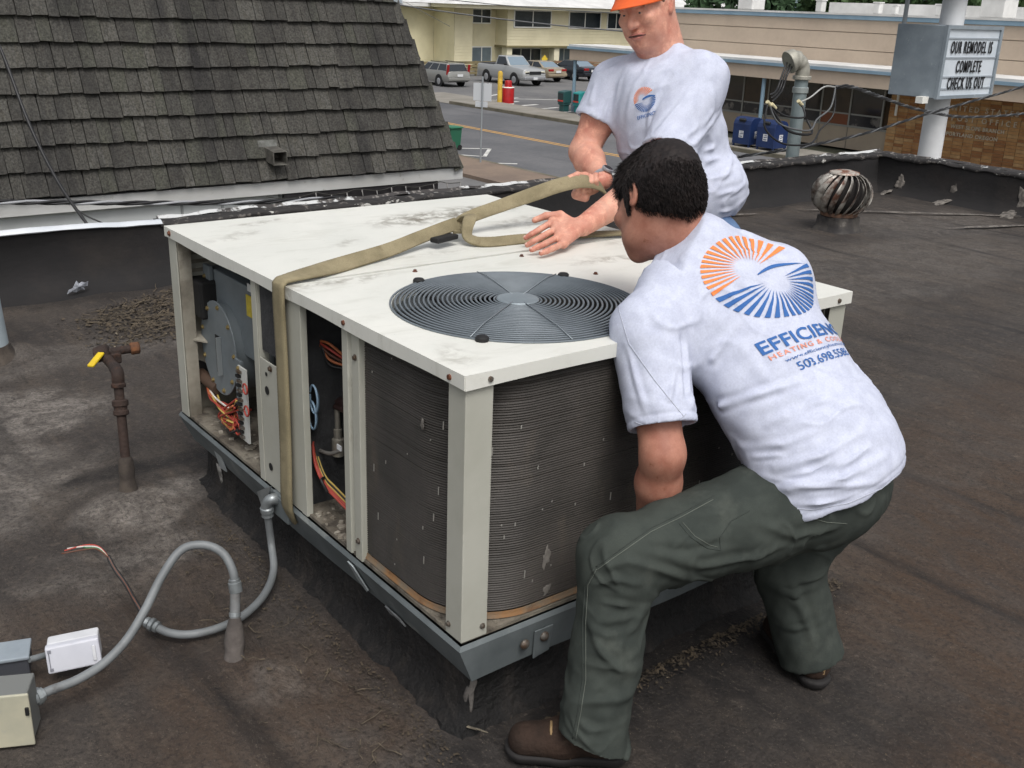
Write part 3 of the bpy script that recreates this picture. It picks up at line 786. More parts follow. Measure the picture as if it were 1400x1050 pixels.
# ---------------------------------------------------------------- cars
M_TYRE = mat('tyre', (26, 26, 27), 0.85)
M_RIM = mat('rim', (190, 192, 195), 0.3, 0.7)
M_CGLASS = mat('car_glass', (34, 40, 46), 0.06, spec=0.8)
M_CGLASSL = mat('car_glass_sky', (120, 136, 148), 0.08, spec=0.8)
M_RED = mat('tail_lamp', (150, 26, 26), 0.25)
M_LAMP = mat('head_lamp', (214, 210, 190), 0.15)
M_BLKP = mat('black_plastic', (30, 31, 33), 0.6)
M_PLATE = mat('number_plate', (214, 216, 218), 0.5)
def car(name, x, y, head, label, paint, kind):
    """local frame: +x forward, +y left; head = angle of forward from world +x"""
    e = empty(name, (x, y, STREET), label, 'car' if kind != 'pickup' else 'truck')
    e.rotation_euler = (0, 0, head)
    def rings(st):
        out = []
        for (px, zb, zt, hw) in st:
            out.append([(px, -hw * 0.90, zb), (px, -hw, zb + 0.18), (px, -hw, zb + (zt - zb) * 0.62), (px, -hw * 0.93, zt - 0.02), (px, -hw * 0.6, zt + 0.015), (px, hw * 0.6, zt + 0.015), (px, hw * 0.93, zt - 0.02), (px, hw, zb + (zt - zb) * 0.62), (px, hw, zb + 0.18), (px, hw * 0.90, zb)])
        return out
    if kind == 'pickup':
        L, W, wb, wr = 5.25, 0.98, 3.05, 0.37
        ax = (1.62, -1.62 + 0.15)
        st = [(2.62, 0.45, 0.88, 0.86), (2.52, 0.36, 1.06, 0.95), (1.9, 0.34, 1.14, W), (1.1, 0.34, 1.20, W), (0.9, 0.34, 1.22, W), (-0.65, 0.34, 1.24, W), (-0.72, 0.34, 1.20, W), (-2.45, 0.36, 1.20, W), (-2.58, 0.42, 1.18, W * 0.96)]
        base, roof, hr = (1.0, -0.62), (0.35, -0.50), 1.84
    elif kind == 'wagon':
        ax = (1.35, -1.30); wr = 0.32; W = 0.88
        st = [(2.25, 0.42, 0.66, 0.70), (2.1, 0.28, 0.76, 0.82), (1.2, 0.26, 0.92, W), (0.9, 0.25, 0.96, W), (-1.6, 0.25, 1.0, W), (-2.1, 0.28, 0.98, W), (-2.28, 0.34, 0.92, W * 0.95), (-2.36, 0.42, 0.62, W * 0.92)]
        base, roof, hr = (0.95, -2.2), (0.25, -1.95), 1.45
    else:
        ax = (1.35, -1.30); wr = 0.31; W = 0.87
        st = [(2.3, 0.40, 0.60, 0.70), (2.15, 0.28, 0.74, 0.82), (1.1, 0.25, 0.90, W), (0.8, 0.24, 0.94, W), (-1.2, 0.24, 0.97, W), (-2.0, 0.28, 0.99, W * 0.98), (-2.3, 0.36, 0.90, W * 0.92), (-2.36, 0.42, 0.6, W * 0.9)]
        base, roof, hr = (0.95, -1.75), (0.15, -0.95), 1.38
    MB().loft(rings(st)).build('body', paint, e, smooth=35, bevel=0.03)
    zb = 0.93 if kind != 'pickup' else 1.2
    bw, rw = W * 0.92, W * 0.74
    B = [(base[0], -bw, zb), (base[0], bw, zb), (base[1], bw, zb), (base[1], -bw, zb)]
    T = [(roof[0], -rw, hr - 0.03), (roof[0], rw, hr - 0.03), (roof[1], rw, hr - 0.03), (roof[1], -rw, hr - 0.03)]
    B, T = [Vector(p) for p in B], [Vector(p) for p in T]
    cab = MB().loft([[p for p in B], [p for p in T]]).build('cabin', paint, e, bevel=0.06, seg=3, smooth=35)
    def pane(a, b, c, d, m, k0=0.06, k1=0.94, v0=0.08, v1=0.88):
        def bl(u, v): return (a * (1 - u) + b * u) * (1 - v) + (d * (1 - u) + c * u) * v
        P = [bl(k0, v0), bl(k1, v0), bl(k1, v1), bl(k0, v1)]
        n = (P[1] - P[0]).cross(P[3] - P[0]).normalized()
        MB().slab([p + n * 0.012 for p in P], 0.02).build('window', m, cab)
    pane(B[1], B[0], T[0], T[1], M_CGLASSL if kind == 'pickup' else M_CGLASS)             # windscreen
    pane(B[3], B[2], T[2], T[3], M_CGLASS if kind != 'sedan' else M_CGLASSL)               # rear glass
    for (p, q, r, s) in ((B[0], B[3], T[3], T[0]), (B[2], B[1], T[1], T[2])):
        if kind == 'pickup': pane(p, q, r, s, M_CGLASS, 0.10, 0.90)
        else:
            pane(p, q, r, s, M_CGLASS, 0.05, 0.36 if kind == 'wagon' else 0.47); pane(p, q, r, s, M_CGLASS, 0.40 if kind == 'wagon' else 0.52, 0.68 if kind == 'wagon' else 0.93)
            if kind == 'wagon': pane(p, q, r, s, M_CGLASS, 0.72, 0.96)
    for xx in ax:
        for s in (-1, 1):
            w = MB().lathe([(wr * 0.6, -0.11), (wr, -0.11), (wr + 0.012, 0.0), (wr, 0.11), (wr * 0.6, 0.11)], (xx, s * (W - 0.10), wr), (0, 1, 0), 20).build('wheel', M_TYRE, e, smooth=50)
            MB().lathe([(wr * 0.62, 0.0), (wr * 0.5, 0.02), (wr * 0.2, 0.005), (0.02, 0.012)], (xx, s * (W - 0.10 + 0.112), wr), (0, s, 0), 14).build('rim', M_RIM, w, smooth=40)
            MB().lathe([(wr + 0.07, -0.02), (wr + 0.09, 0.012), (wr - 0.02, 0.014)], (xx, s * (W - 0.005), wr + 0.02), (0, s, 0), 20, caps=False).build('wheel_arch', M_BLKP if kind != 'pickup' else mat('arch_dark', (40, 41, 42), 0.7), e)
    xr, xf = st[-1][0], st[0][0]
    MB().box((xr + 0.02, 0, 0.5), (0.16, 2 * W * 0.94, 0.2)).build('bumper', M_RIM if kind == 'pickup' else paint, e, bevel=0.04)
    MB().box((xf - 0.05, 0, 0.52), (0.2, 2 * W * 0.9, 0.2)).build('bumper', M_RIM if kind == 'pickup' else paint, e, bevel=0.04)
    for s in (-1, 1):
        hz = 0.86 if kind == 'pickup' else 0.66
        MB().box((xf - 0.07, s * W * 0.66, hz), (0.14, 0.36, 0.16)).build('headlight', M_LAMP, e, bevel=0.02)
        if kind == 'wagon': MB().box((xr + 0.16, s * W * 0.90, 1.05), (0.12, 0.14, 0.62), Matrix.Rotation(-0.18, 3, 'Y')).build('tail_light', M_RED, e, bevel=0.02)
        else: MB().box((xr + 0.06, s * W * 0.66, 0.82), (0.12, 0.42, 0.15)).build('tail_light', M_RED, e, bevel=0.02)
        MB().box((base[0] - 0.25, s * (W + 0.08), zb + 0.09), (0.12, 0.18, 0.13)).build('mirror', M_BLKP, e, bevel=0.03)
    MB().box((xr - 0.06, 0, 0.72), (0.02, 0.42, 0.15)).build('number_plate', M_PLATE, e)
    if kind == 'pickup':
        MB().box((xf - 0.01, 0, 0.84), (0.06, 0.95, 0.2)).build('grille', M_BLKP, e)
        MB().box((xf + 0.02, 0, 0.5), (0.14, 0.32, 0.14)).build('number_plate', M_PLATE, e)
        MB().box((-1.62, 0, 1.222), (1.7, 1.55, 0.02)).build('bed', mat('bed_dark', (52, 53, 56), 0.8), e)
    if kind == 'wagon':
        for s in (-1, 1): MB().tube([(0.1, s * 0.56, 1.47), (-1.85, s * 0.56, 1.47)], 0.02, 6).build('roof_rail', M_BLKP, e)
    return e
P_SIL = mat('paint_silver', (178, 180, 180), 0.28, 0.35, coat=0.6)
P_SILV2 = mat('paint_pewter', (150, 150, 146), 0.3, 0.35, coat=0.6)
P_GOLD = mat('paint_gold', (172, 158, 134), 0.28, 0.35, coat=0.6)
P_DARK = mat('paint_dark', (36, 40, 48), 0.2, 0.2, coat=0.8)
H90 = math.pi / 2
car('station_wagon', 37.68, 56.8, H90, 'pewter station wagon seen from behind beside the shingled roof', P_SILV2, 'wagon')
car('pickup_truck', 43.25, 56.45, -H90, 'silver regular-cab pickup truck parked nose towards the street', P_SIL, 'pickup')
car('sedan', 47.2, 58.6, H90, 'gold saloon car parked beyond the nose of the pickup', P_GOLD, 'sedan')
car('sedan', 50.7, 58.9, H90, 'dark blue-black saloon car partly hidden by the blue canopy post', P_DARK, 'sedan')

# ---------------------------------------------------------------- street furniture
M_POLE = mat('galv_pole', (150, 156, 160), 0.5, 0.3)
def street_sign():
    e = empty('street_sign', label='pale blank back of a street sign on a thin pole by the near kerb', cat='sign')
    b = Vector((19.46, 26.85, STREET + 0.1))
    MB().cyl(b, b + Vector((0.02, 0.0, 2.75)), 0.03, 8).build('pole', M_POLE, e, smooth=60)
    u = Vector((0.62, -0.78, 0)) * 0.5; n = Vector((0.78, 0.62, 0))
    for (w, z0, z1, dx) in ((0.62, -1.42, -0.86, 0), (0.42, -1.62, -1.44, -0.05)):
        c = b + n * 0.05 + u * dx
        MB().slab([(c.x - u.x * w, c.y - u.y * w, z0), (c.x + u.x * w, c.y + u.y * w, z0), (c.x + u.x * w, c.y + u.y * w, z1), (c.x - u.x * w, c.y - u.y * w, z1)], 0.01).build('plate', mat('sign_back', (198, 202, 206), 0.5, 0.2), e, bevel=0.003)
street_sign()
e = empty('bollard', label='tall yellow bollard next to the red cylinder', cat='bollard')
MB().lathe([(0.13, 0), (0.13, 1.62), (0.09, 1.70), (0.02, 1.72)], (33.3, 44.35, STREET), n=14).build('post', mat('bollard_yellow', (206, 172, 62), 0.6, col2=(186, 152, 56), scale=3), e, smooth=40)
MB().lathe([(0.17, 0), (0.17, 0.05), (0.13, 0.06)], (33.3, 44.35, STREET), n=14).build('base', M_CONC, e)
e = empty('gas_cylinder', label='red tank with a white band standing beside the yellow bollard', cat='tank')
_rm = mat('tank_red', (176, 34, 36), 0.4, col2=(156, 28, 32), scale=3)
_c = (33.85, 44.35, STREET)
MB().lathe([(0.30, 0.03), (0.33, 0.06), (0.33, 0.80), (0.30, 0.88), (0.2, 0.93), (0.19, 1.18), (0.17, 1.22), (0.02, 1.23)], _c, n=20).build('body', _rm, e, smooth=40)
MB().lathe([(0.335, 0.86), (0.305, 0.905), (0.30, 0.90), (0.33, 0.85)], _c, n=20).build('band', M_WFRAME, e, smooth=40)
MB().lathe([(0.345, 0.0), (0.345, 0.06), (0.30, 0.062)], _c, n=20).build('foot_ring', M_WFRAME, e, smooth=40)
def news_box(x, y, col, label, col2=None):
    e = empty('newspaper_box', (x, y, STREET + 0.12), label, 'newspaper box', 'newspaper boxes by the blue post')
    m = mat('newsbox_' + label.split()[0], col, 0.45)
    MB().box((0, 0, 0.16), (0.34, 0.36, 0.32)).build('pedestal', m, e, bevel=0.02)
    MB().box((0, 0, 0.36), (0.46, 0.46, 0.08)).build('waist', m, e, bevel=0.02)
    MB().add([(-0.25, -0.25, 0.41), (0.25, -0.25, 0.41), (0.25, 0.25, 0.41), (-0.25, 0.25, 0.41), (-0.25, -0.25, 0.95), (0.25, -0.25, 1.02), (0.25, 0.25, 1.02), (-0.25, 0.25, 0.95)],
             [(0, 3, 2, 1), (4, 5, 6, 7), (0, 1, 5, 4), (1, 2, 6, 5), (2, 3, 7, 6), (3, 0, 4, 7)]).build('cabinet', m, e, bevel=0.03)
    MB().box((-0.255, 0, 0.70), (0.02, 0.36, 0.36)).build('door', mat('box_door', (50, 60, 62), 0.2), e)
    MB().box((-0.262, 0, 0.52), (0.02, 0.40, 0.07)).build('card', mat('box_card', col2 or (196, 190, 180), 0.6), e)
news_box(33.5, 39.25, (40, 78, 78), 'dark green newspaper box with a red card left of the blue post', (190, 60, 50))
news_box(33.9, 38.55, (48, 146, 146), 'teal newspaper box right of the blue post')
e = empty('wheelie_bin', (20.85, 30.55, STREET - 0.02), 'green bin at the roadside beyond the shingled hip', 'bin')
MB().box((0, 0, 0.42), (0.42, 0.42, 0.72), taper=1.2).build('body', mat('bin_green', (38, 96, 72), 0.5), e, bevel=0.02)
MB().box((0, 0, 0.82), (0.56, 0.60, 0.06)).build('lid', mat('bin_lid', (44, 112, 84), 0.5), e, bevel=0.02)
for s in (-1, 1): MB().lathe([(0.10, -0.03), (0.10, 0.03)], (0.18, s * 0.2, 0.10), (0, 1, 0), 12).build('wheel', M_TYRE, e)
e = empty('warning_sign', label='small yellow diamond sign beyond the gold saloon car', cat='sign')
MB().cyl((50.2, 61.5, STREET), (50.2, 61.5, -2.0), 0.04, 8).build('pole', M_POLE, e)
MB().slab([(49.9, 61.45, -2.25), (50.2, 61.45, -2.55), (50.5, 61.45, -2.25), (50.2, 61.45, -1.95)], 0.02).build('plate', mat('sign_yellow', (220, 190, 60), 0.6), e)

# ---------------------------------------------------------------- post office
M_BRICKS = [mat('brick_a', (184, 138, 92), 0.9, col2=(168, 122, 80), scale=3, grain=0.08, gscale=10, world=True), mat('brick_b', (194, 150, 102), 0.9, col2=(178, 134, 90), scale=3, grain=0.08, gscale=10, world=True),
            mat('brick_c', (168, 118, 78), 0.9, col2=(152, 106, 70), scale=3, grain=0.08, gscale=10, world=True), mat('brick_d', (200, 162, 116), 0.9, col2=(184, 144, 102), scale=3, grain=0.08, gscale=10, world=True)]
M_MORTAR = mat('mortar', (172, 150, 120), 0.95)
def post_office():
    e = empty('post_office', label='beige post office with blue-trimmed fascia and tan brick end', cat='building')
    XW = 36.0
    Y0, Y1 = 4.0, 36.5
    MB().span((XW + 0.4, Y0, -0.2), (58, Y1, 1.48)).build('upper_wall', M_BEIGE, e)
    for z0, z1 in ((0.97, 1.44), (0.30, 0.945), (-0.2, 0.275)):       # fascia boards
        MB().span((XW + 0.3, Y0, z0), (XW + 0.395, Y1 + 0.1, z1)).build('fascia_board', M_BEIGE, e, bevel=0.01)
    MB().span((XW + 0.22, Y0, 1.445), (58, Y1 + 0.12, 1.60)).build('roof_edge', M_BLUE, e)
    MB().span((XW + 0.20, Y0, 1.605), (58, Y1 + 0.14, 1.68)).build('roof_cap', M_ROOFW, e)
    MB().span((33.9, Y0, -0.92), (XW + 0.35, 39.5, -0.42)).build('canopy', M_BEIGE, e)
    MB().span((33.8, Y0, -0.415), (XW + 0.34, 39.6, -0.30)).build('canopy_trim', M_BLUE, e)
    MB().span((33.86, Y0, -0.295), (XW + 0.33, 39.55, -0.20)).build('canopy_cap', M_ROOFW, e)
    for yy in (39.25, 27.35):
        MB().cyl((34.08, yy, STREET + 0.1), (34.08, yy, -0.93), 0.085, 10).build('canopy_post', M_BLUE, e, smooth=60)
    # wall below the windows and the glazing
    MB().span((XW, 22.56, STREET), (57.9, Y1 - 0.1, -2.66)).build('sill_wall', mat('sill_panel', (178, 164, 146), 0.85, col2=(166, 152, 136), scale=0.6), e)
    MB().span((XW + 0.1, 22.56, -2.655), (57.9, Y1 - 0.1, -0.93)).build('inner_wall', mat('inside_dark', (58, 52, 46), 0.9, col2=(84, 66, 48), scale=0.5), e)
    fr = mat('grey_mullion', (150, 150, 146), 0.5, 0.2)
    ys = [22.9, 24.4, 25.8, 27.2, 28.6, 30.0, 31.4, 32.8, 34.2, 35.6]
    w = MB(); w.span((XW - 0.03, 22.56, -2.655), (XW + 0.05, Y1 - 0.1, -2.58)); w.span((XW - 0.03, 22.56, -1.02), (XW + 0.05, Y1 - 0.1, -0.935))
    wf = w.build('window', fr, e)
    for yy in ys:
        MB().span((XW - 0.025, yy - 0.035, -2.58), (XW + 0.045, yy + 0.035, -1.02)).build('mullion', fr, wf)
    for k in range(len(ys) - 1):
        a, b = ys[k] + 0.036, ys[k + 1] - 0.036
        wood = (k == 1)
        MB().span((XW + 0.0, a, -2.17), (XW + 0.03, b, -2.11)).build('transom', fr, wf)
        MB().span((XW + 0.01, a, -2.11), (XW + 0.022, b, -1.02)).build('pane', mat('po_glass', (44, 40, 36), 0.1, col2=(64, 56, 46), scale=0.6, spec=0.7) if k in (0, 2, 3) or k > 4 else mat('po_glass_b', (78, 64, 48), 0.15, col2=(60, 50, 40), scale=0.8), wf)
        MB().span((XW + 0.01, a, -2.58), (XW + 0.022, b, -2.17)).build('pane', mat('wood_panel', (126, 74, 48), 0.6) if wood else mat('po_glass_low', (52, 52, 54), 0.15, col2=(120, 116, 112), scale=1.6, lo=0.55, hi=0.62), wf)
    for yy in (24.4, 25.8, 27.2, 28.6, 30.0):
        MB().span((XW - 0.012, yy - 0.02, STREET), (XW - 0.002, yy + 0.02, -2.66)).build('panel_joint', mat('joint_grey', (132, 126, 116), 0.8), e)
    # tan brick end, stack bond
    bw = MB().span((XW - 0.16, 6.0, STREET), (57.8, 22.5, -0.93)).build('brick_wall', M_MORTAR, e)
    me4 = []
    for m in M_BRICKS:
        t = MB().box((0, 0, 0), (0.05, 0.385, 0.104))
        q = bpy.data.meshes.new('brick'); q.from_pydata(t.v, [], t.f); q.materials.append(m); me4.append(q)
    r = random.Random(3); rest = MB()
    yk = 22.5 - 0.2
    while yk > 6.3:
        z = STREET + 0.07
        while z < -0.99:
            if yk > 16.6 and z > -3.35:
                o = bpy.data.objects.new('brick', r.choice(me4)); COL.objects.link(o); o.parent = bw
                o.location = (XW - 0.162 + r.uniform(-0.012, 0.012), yk, z)
            else: rest.box((XW - 0.162, yk, z), (0.05, 0.385, 0.104))
            z += 0.120
        yk -= 0.405
    rest.build('brickwork', M_BRICKS[0], bw)['kind'] = 'stuff'
    ml = mat('letter_metal', (216, 204, 186), 0.6, 0.0, col2=(196, 182, 162), scale=4)
    def letters(txt, yr, zc, size, sp):
        me = text_mesh(txt, size, 0.004, sp, 0.012, 'RIGHT')
        R = Matrix(((0, 0, -1), (-1, 0, 0), (0, 1, 0))).to_4x4()
        R.translation = Vector((XW - 0.215, yr, zc))
        for (v, f) in islands(me):
            o = MB().add(v, f).build('letter', ml, e); o.matrix_local = R
        bpy.data.meshes.remove(me)
    letters('UNITED STATES', 17.35, -1.47, 0.26, 1.6)
    letters('POST OFFICE', 17.35, -1.83, 0.26, 1.75)
    letters('WEST SLOPE BRANCH', 17.75, -2.12, 0.19, 1.12)
    letters('PORTLAND OREGON', 17.95, -2.40, 0.19, 1.12)
    # wall lamp bracket by the brick end
    MB().cyl((XW - 0.5, 22.0, -0.93), (XW - 0.5, 22.0, -1.95), 0.05, 8).build('downpipe', M_WFRAME, e)
    # small plant on the roof
    for k, (yy, xx, w_, h) in enumerate(((33.5, 40, 0.9, 0.75), (31.0, 42, 0.35, 0.5), (27.2, 41, 0.3, 0.45), (23.6, 40, 0.3, 0.42), (21.4, 40.5, 1.0, 0.8), (19.0, 44, 1.8, 0.7), (29, 45, 0.25, 0.4))):
        u = MB().box((xx, yy, 1.69 + h / 2), (w_, w_, h)).build('roof_unit', M_ROOFW, e, bevel=0.04)
        MB().box((xx, yy, 1.71 + h), (w_ * 1.15, w_ * 1.15, 0.05)).build('cowl', M_ROOFW, u)
    MB().span((48, 20, 1.69), (56, 35, 2.2)).build('roof_unit', M_ROOFW, e)
post_office()

def mailbox(x, y, label):
    e = empty('mailbox', (x, y, STREET + 0.12), label, 'mailbox', 'navy mailboxes at the kerb')
    m = mat('mail_navy', (32, 52, 96), 0.4, col2=(26, 44, 84), scale=2)
    W, D, H = 0.86, 0.80, 1.12
    prof = [(-D / 2, 0.10), (-D / 2, H - 0.26), (-D / 2 + 0.05, H - 0.12), (-D / 2 + 0.16, H - 0.03), (-D / 2 + 0.30, H), (D / 2 - 0.30, H), (D / 2 - 0.14, H - 0.04), (D / 2 - 0.04, H - 0.13), (D / 2, H - 0.26), (D / 2, 0.10)]
    MB().loft([[(px, -W / 2, pz) for px, pz in prof], [(px, W / 2, pz) for px, pz in prof]]).build('body', m, e, bevel=0.012)
    for sx in (-1, 1):
        for sy in (-1, 1): MB().box((sx * (D / 2 - 0.06), sy * (W / 2 - 0.05), 0.05), (0.06, 0.06, 0.10)).build('leg', m, e)
    MB().box((-D / 2 + 0.02, 0, H - 0.10), (0.10, 0.30, 0.10), Matrix.Rotation(-0.6, 3, 'Y')).build('pull_handle', M_BLKP, e, bevel=0.015)
    wl = mat('mail_white', (206, 208, 212), 0.5)
    def emblem(o, ux):     # a white square carrying a slanted blue wing shape
        q = MB()
        n = Vector((ux[1], -ux[0], 0)); u = Vector(ux)
        P = [o + u * a + Vector((0, 0, b)) + n * 0.004 for a, b in ((-0.11, -0.13), (0.11, -0.13), (0.11, 0.13), (-0.11, 0.13))]
        q.slab(P, 0.003).build('emblem', wl, e)
        for (a0, b0, a1, b1, t) in ((-0.09, -0.08, 0.06, -0.08, 0.03), (-0.08, 0.0, 0.09, 0.03, 0.03), (-0.05, 0.08, 0.07, 0.08, 0.02)):
            P = [o + u * a + Vector((0, 0, b)) + n * 0.007 for a, b in ((a0, b0 - t / 2), (a1, b1 - t / 2), (a1 + 0.02, b1 + t / 2), (a0 + 0.02, b0 + t / 2))]
            MB().slab(P, 0.002).build('emblem_stroke', m, e)
    emblem(Vector((-D / 2, 0.0, 0.48)), (0, -1, 0))
    emblem(Vector((0.0, -W / 2, 0.48)), (1, 0, 0))
mailbox(31.75, 24.75, 'navy mailbox nearer the grey mast, two white emblems in view')
mailbox(31.75, 25.95, 'navy mailbox half hidden behind the standing man in white')

# ---------------------------------------------------------------- reader-board sign
def readerboard():
    e = empty('readerboard_sign', label='grey metal letter-board sign on a thick white pole beyond the parapet', cat='sign')
    x0, x1, y0, y1, z0, z1 = 14.13, 15.73, 7.6, 8.42, 0.46, 1.53
    mg = mat('cabinet_galv', (142, 152, 160), 0.6, 0.1, col2=(128, 138, 146), scale=3, col3=(176, 182, 186), scale3=8, lo3=0.62, hi3=0.7)
    MB().span((x0, y0, z0), (x1, y1, z1)).build('cabinet', mg, e, bevel=0.01)
    m = MB()
    m.span((x0 - 0.004, y0 - 0.05, z0 - 0.01), (x0 + 0.06, y0 + 0.002, z1 + 0.005)); m.span((x1 - 0.06, y0 - 0.05, z0 - 0.01), (x1 + 0.004, y0 + 0.002, z1 + 0.005))
    m.span((x0 + 0.06, y0 - 0.05, z1 - 0.05), (x1 - 0.06, y0 + 0.002, z1 + 0.005)); m.span((x0 + 0.06, y0 - 0.05, z0 - 0.01), (x1 - 0.06, y0 + 0.002, z0 + 0.04))
    m.build('face_frame', mg, e)
    f = MB().span((x0 + 0.06, y0 - 0.02, z0 + 0.04), (x1 - 0.06, y0 - 0.001, z1 - 0.05)).build('face_panel', mat('board_white', (206, 214, 222), 0.35, col2=(190, 200, 208), scale=1.5), e)
    tr = mat('track_grey', (150, 158, 166), 0.4)
    for zz in (1.345, 1.06, 0.775, 0.60):
        MB().span((x0 + 0.06, y0 - 0.032, zz - 0.012), (x1 - 0.06, y0 - 0.021, zz + 0.012)).build('letter_track', tr, f)
    mk = mat('letter_black', (24, 24, 28), 0.5)
    for txt, zz in (('OUR REMODEL IS', 1.205), ('COMPLETE', 0.92), ('CHECK US OUT', 0.67)):
        me = text_mesh(txt, 0.25, 0.004, 1.28, 0.004)
        pieces = islands(me); bpy.data.meshes.remove(me)
        k = 0.49                                     # tall condensed letters
        M4 = Matrix(((k, 0, 0), (0, 0, -1), (0, 1, 0))).to_4x4()
        M4.translation = Vector(((x0 + x1) / 2 - 0.02, y0 - 0.036, zz))
        for (v, fc) in pieces:
            o = MB().add(v, fc).build('letter', mk, f); o.matrix_local = M4
    pm = mat('pole_white', (216, 218, 220), 0.5, col2=(202, 204, 206), scale=2)
    px, py = 14.9, 7.98
    MB().lathe([(0.185, STREET), (0.185, z0 - 0.002)], (px, py, 0), n=24).build('pole', pm, e, smooth=50)
    MB().lathe([(0.185, z1 + 0.002), (0.185, 6.0)], (px, py, 0), n=24).build('pole', pm, e, smooth=50)
    MB().cyl((14.2, 8.36, z1), (14.2, 8.36, 5.2), 0.035, 8).build('conduit', M_POLE, e)
    MB().span((13.2, 7.5, 2.25), (16.6, 8.5, 4.4)).build('upper_cabinet', mg, e, bevel=0.02)
    MB().box((14.05, 7.75, z0 - 0.03), (0.16, 0.12, 0.10)).build('vent_box', M_WFRAME, e)
readerboard()

# ---------------------------------------------------------------- service mast with weatherhead
def catenary(a, b, sag, n=24):
    a, b = Vector(a), Vector(b)
    return [a.lerp(b, t / n) + Vector((0, 0, -sag * 4 * (t / n) * (1 - t / n))) for t in range(n + 1)]
M_CABLE = mat('cable_black', (28, 28, 30), 0.5)
M_CABLEG = mat('cable_grey', (86, 88, 90), 0.5)
M_ALU = mat('bare_aluminium', (196, 196, 192), 0.4, 0.6)
def twisted(m_a, m_b, path, r, pitch, e, name='strand'):
    P = [Vector(p) for p in path]
    for k, m in enumerate((m_a, m_b, m_a)):
        out = []; s = 0.0; prev = P[0]
        for i, p in enumerate(P):
            s += (p - prev).length; prev = p
            t = (P[min(i + 1, len(P) - 1)] - P[max(i - 1, 0)]).normalized()
            u = t.cross(Vector((0, 0, 1))).normalized(); w = u.cross(t)
            a = 2 * math.pi * (s / pitch + k / 3)
            out.append(p + (u * math.cos(a) + w * math.sin(a)) * r * 1.05)
        MB().tube(out, r, 6).build(name, m, e, smooth=180)
def resample(P, d):
    P = [Vector(p) for p in P]; out = [P[0]]
    for a, b in zip(P, P[1:]):
        n = max(1, int((b - a).length / d))
        for i in range(1, n + 1): out.append(a.lerp(b, i / n))
    return out
def mast():
    e = empty('service_mast', label='galvanised service mast with a weatherhead rising behind the parapet', cat='mast')
    b, t = Vector((7.13, 4.74, -1.0)), Vector((7.13, 4.74, 1.10))
    MB().cyl(b, t, 0.062, 20).build('pipe', mat('mast_galv', (148, 160, 162), 0.45, 0.45, col2=(132, 145, 148), scale=5), e, smooth=60)
    MB().lathe([(0.066, 0), (0.074, 0.004), (0.074, 0.05), (0.066, 0.056)], (7.13, 4.74, 0.93), n=20).build('coupling', mat('mast_galv2', (160, 168, 168), 0.4, 0.5), e, smooth=40)
    mh = mat('cast_alu', (170, 168, 158), 0.55, 0.4, col2=(150, 148, 138), scale=12)
    # hood: a bent, flared elbow opening down to the left
    dirn = Vector((-0.80, 0.30, 0))
    ctr = [t + Vector((0, 0, -0.04)), t + Vector((0, 0, 0.04)), t + Vector((0, 0, 0.08)) + dirn * 0.02, t + Vector((0, 0, 0.115)) + dirn * 0.07, t + Vector((0, 0, 0.12)) + dirn * 0.13, t + Vector((0, 0, 0.10)) + dirn * 0.19]
    MB().tube(spline(ctr, 4), [0.066] * 5 + [0.064] * 4 + [0.070] * 4 + [0.088] * 3 + [0.104] * 3 + [0.108, 0.104], 18).build('weatherhead', mh, e, smooth=50)
    MB().lathe([(0.080, 0), (0.086, 0.006), (0.086, 0.03), (0.080, 0.036)], t + Vector((0, 0, -0.05)), n=20).build('collar', mh, e, smooth=40)
    f = Vector(ctr[-1])
    # drooping leads: out of the hood, down to the splices, round the back of the mast
    sp = Vector((6.53, 4.60, 0.86))
    for k in range(3):
        o = Vector((0.03 * k - 0.02, -0.02 * k, 0))
        MB().tube(spline([f + o, f + Vector((-0.07 - 0.02 * k, -0.02, -0.10)) + o, f + Vector((-0.17, -0.05, -0.24)) + o * 0.7, sp + Vector((0.02 * k, 0, 0.08 - 0.03 * k))], 6), 0.009, 6).build('lead', M_CABLE, e, smooth=180)
    s2 = Vector((7.55, 4.66, 0.98))
    loops = [[sp, sp + Vector((0.16, -0.05, -0.10)), sp + Vector((0.42, -0.08, -0.12)), Vector((7.0, 4.62, 0.86))],
             [sp, sp + Vector((0.10, -0.06, -0.17)), sp + Vector((0.45, -0.12, -0.24)), Vector((7.25, 4.60, 0.70)), Vector((7.46, 4.62, 0.80)), s2],
             [sp + Vector((-0.02, 0, 0)), sp + Vector((-0.06, -0.03, -0.20)), sp + Vector((0.12, -0.1, -0.34)), sp + Vector((0.5, -0.12, -0.36)), Vector((7.32, 4.60, 0.60)), Vector((7.52, 4.62, 0.74)), s2 + Vector((0, 0, -0.02))],
             [sp + Vector((0.02, 0, -0.02)), sp + Vector((0.2, -0.08, -0.23)), sp + Vector((0.5, -0.12, -0.27)), Vector((7.10, 4.60, 0.70))]]
    for k, L in enumerate(loops):
        MB().tube(spline(L, 8), 0.009 if k != 3 else 0.012, 6).build('lead', M_CABLEG if k == 1 else M_CABLE, e, smooth=180)
    MB().tube(spline([Vector((6.98, 4.62, 0.86)), Vector((7.13, 4.62, 0.90)), Vector((7.35, 4.64, 0.99)), s2], 6), 0.008, 6).build('neutral', M_ALU, e, smooth=180)
    for p in (sp, sp + Vector((0.05, -0.01, -0.02)), Vector((6.98, 4.61, 0.855))):
        MB().cyl(p + Vector((-0.03, 0, 0.02)), p + Vector((0.03, 0, -0.02)), 0.018, 8).build('splice', mat('splice_tape', (206, 196, 160), 0.5), e, smooth=60)
    c = empty('service_cable', label='twisted service drop cable running from the mast past the letter board', cat='cable')
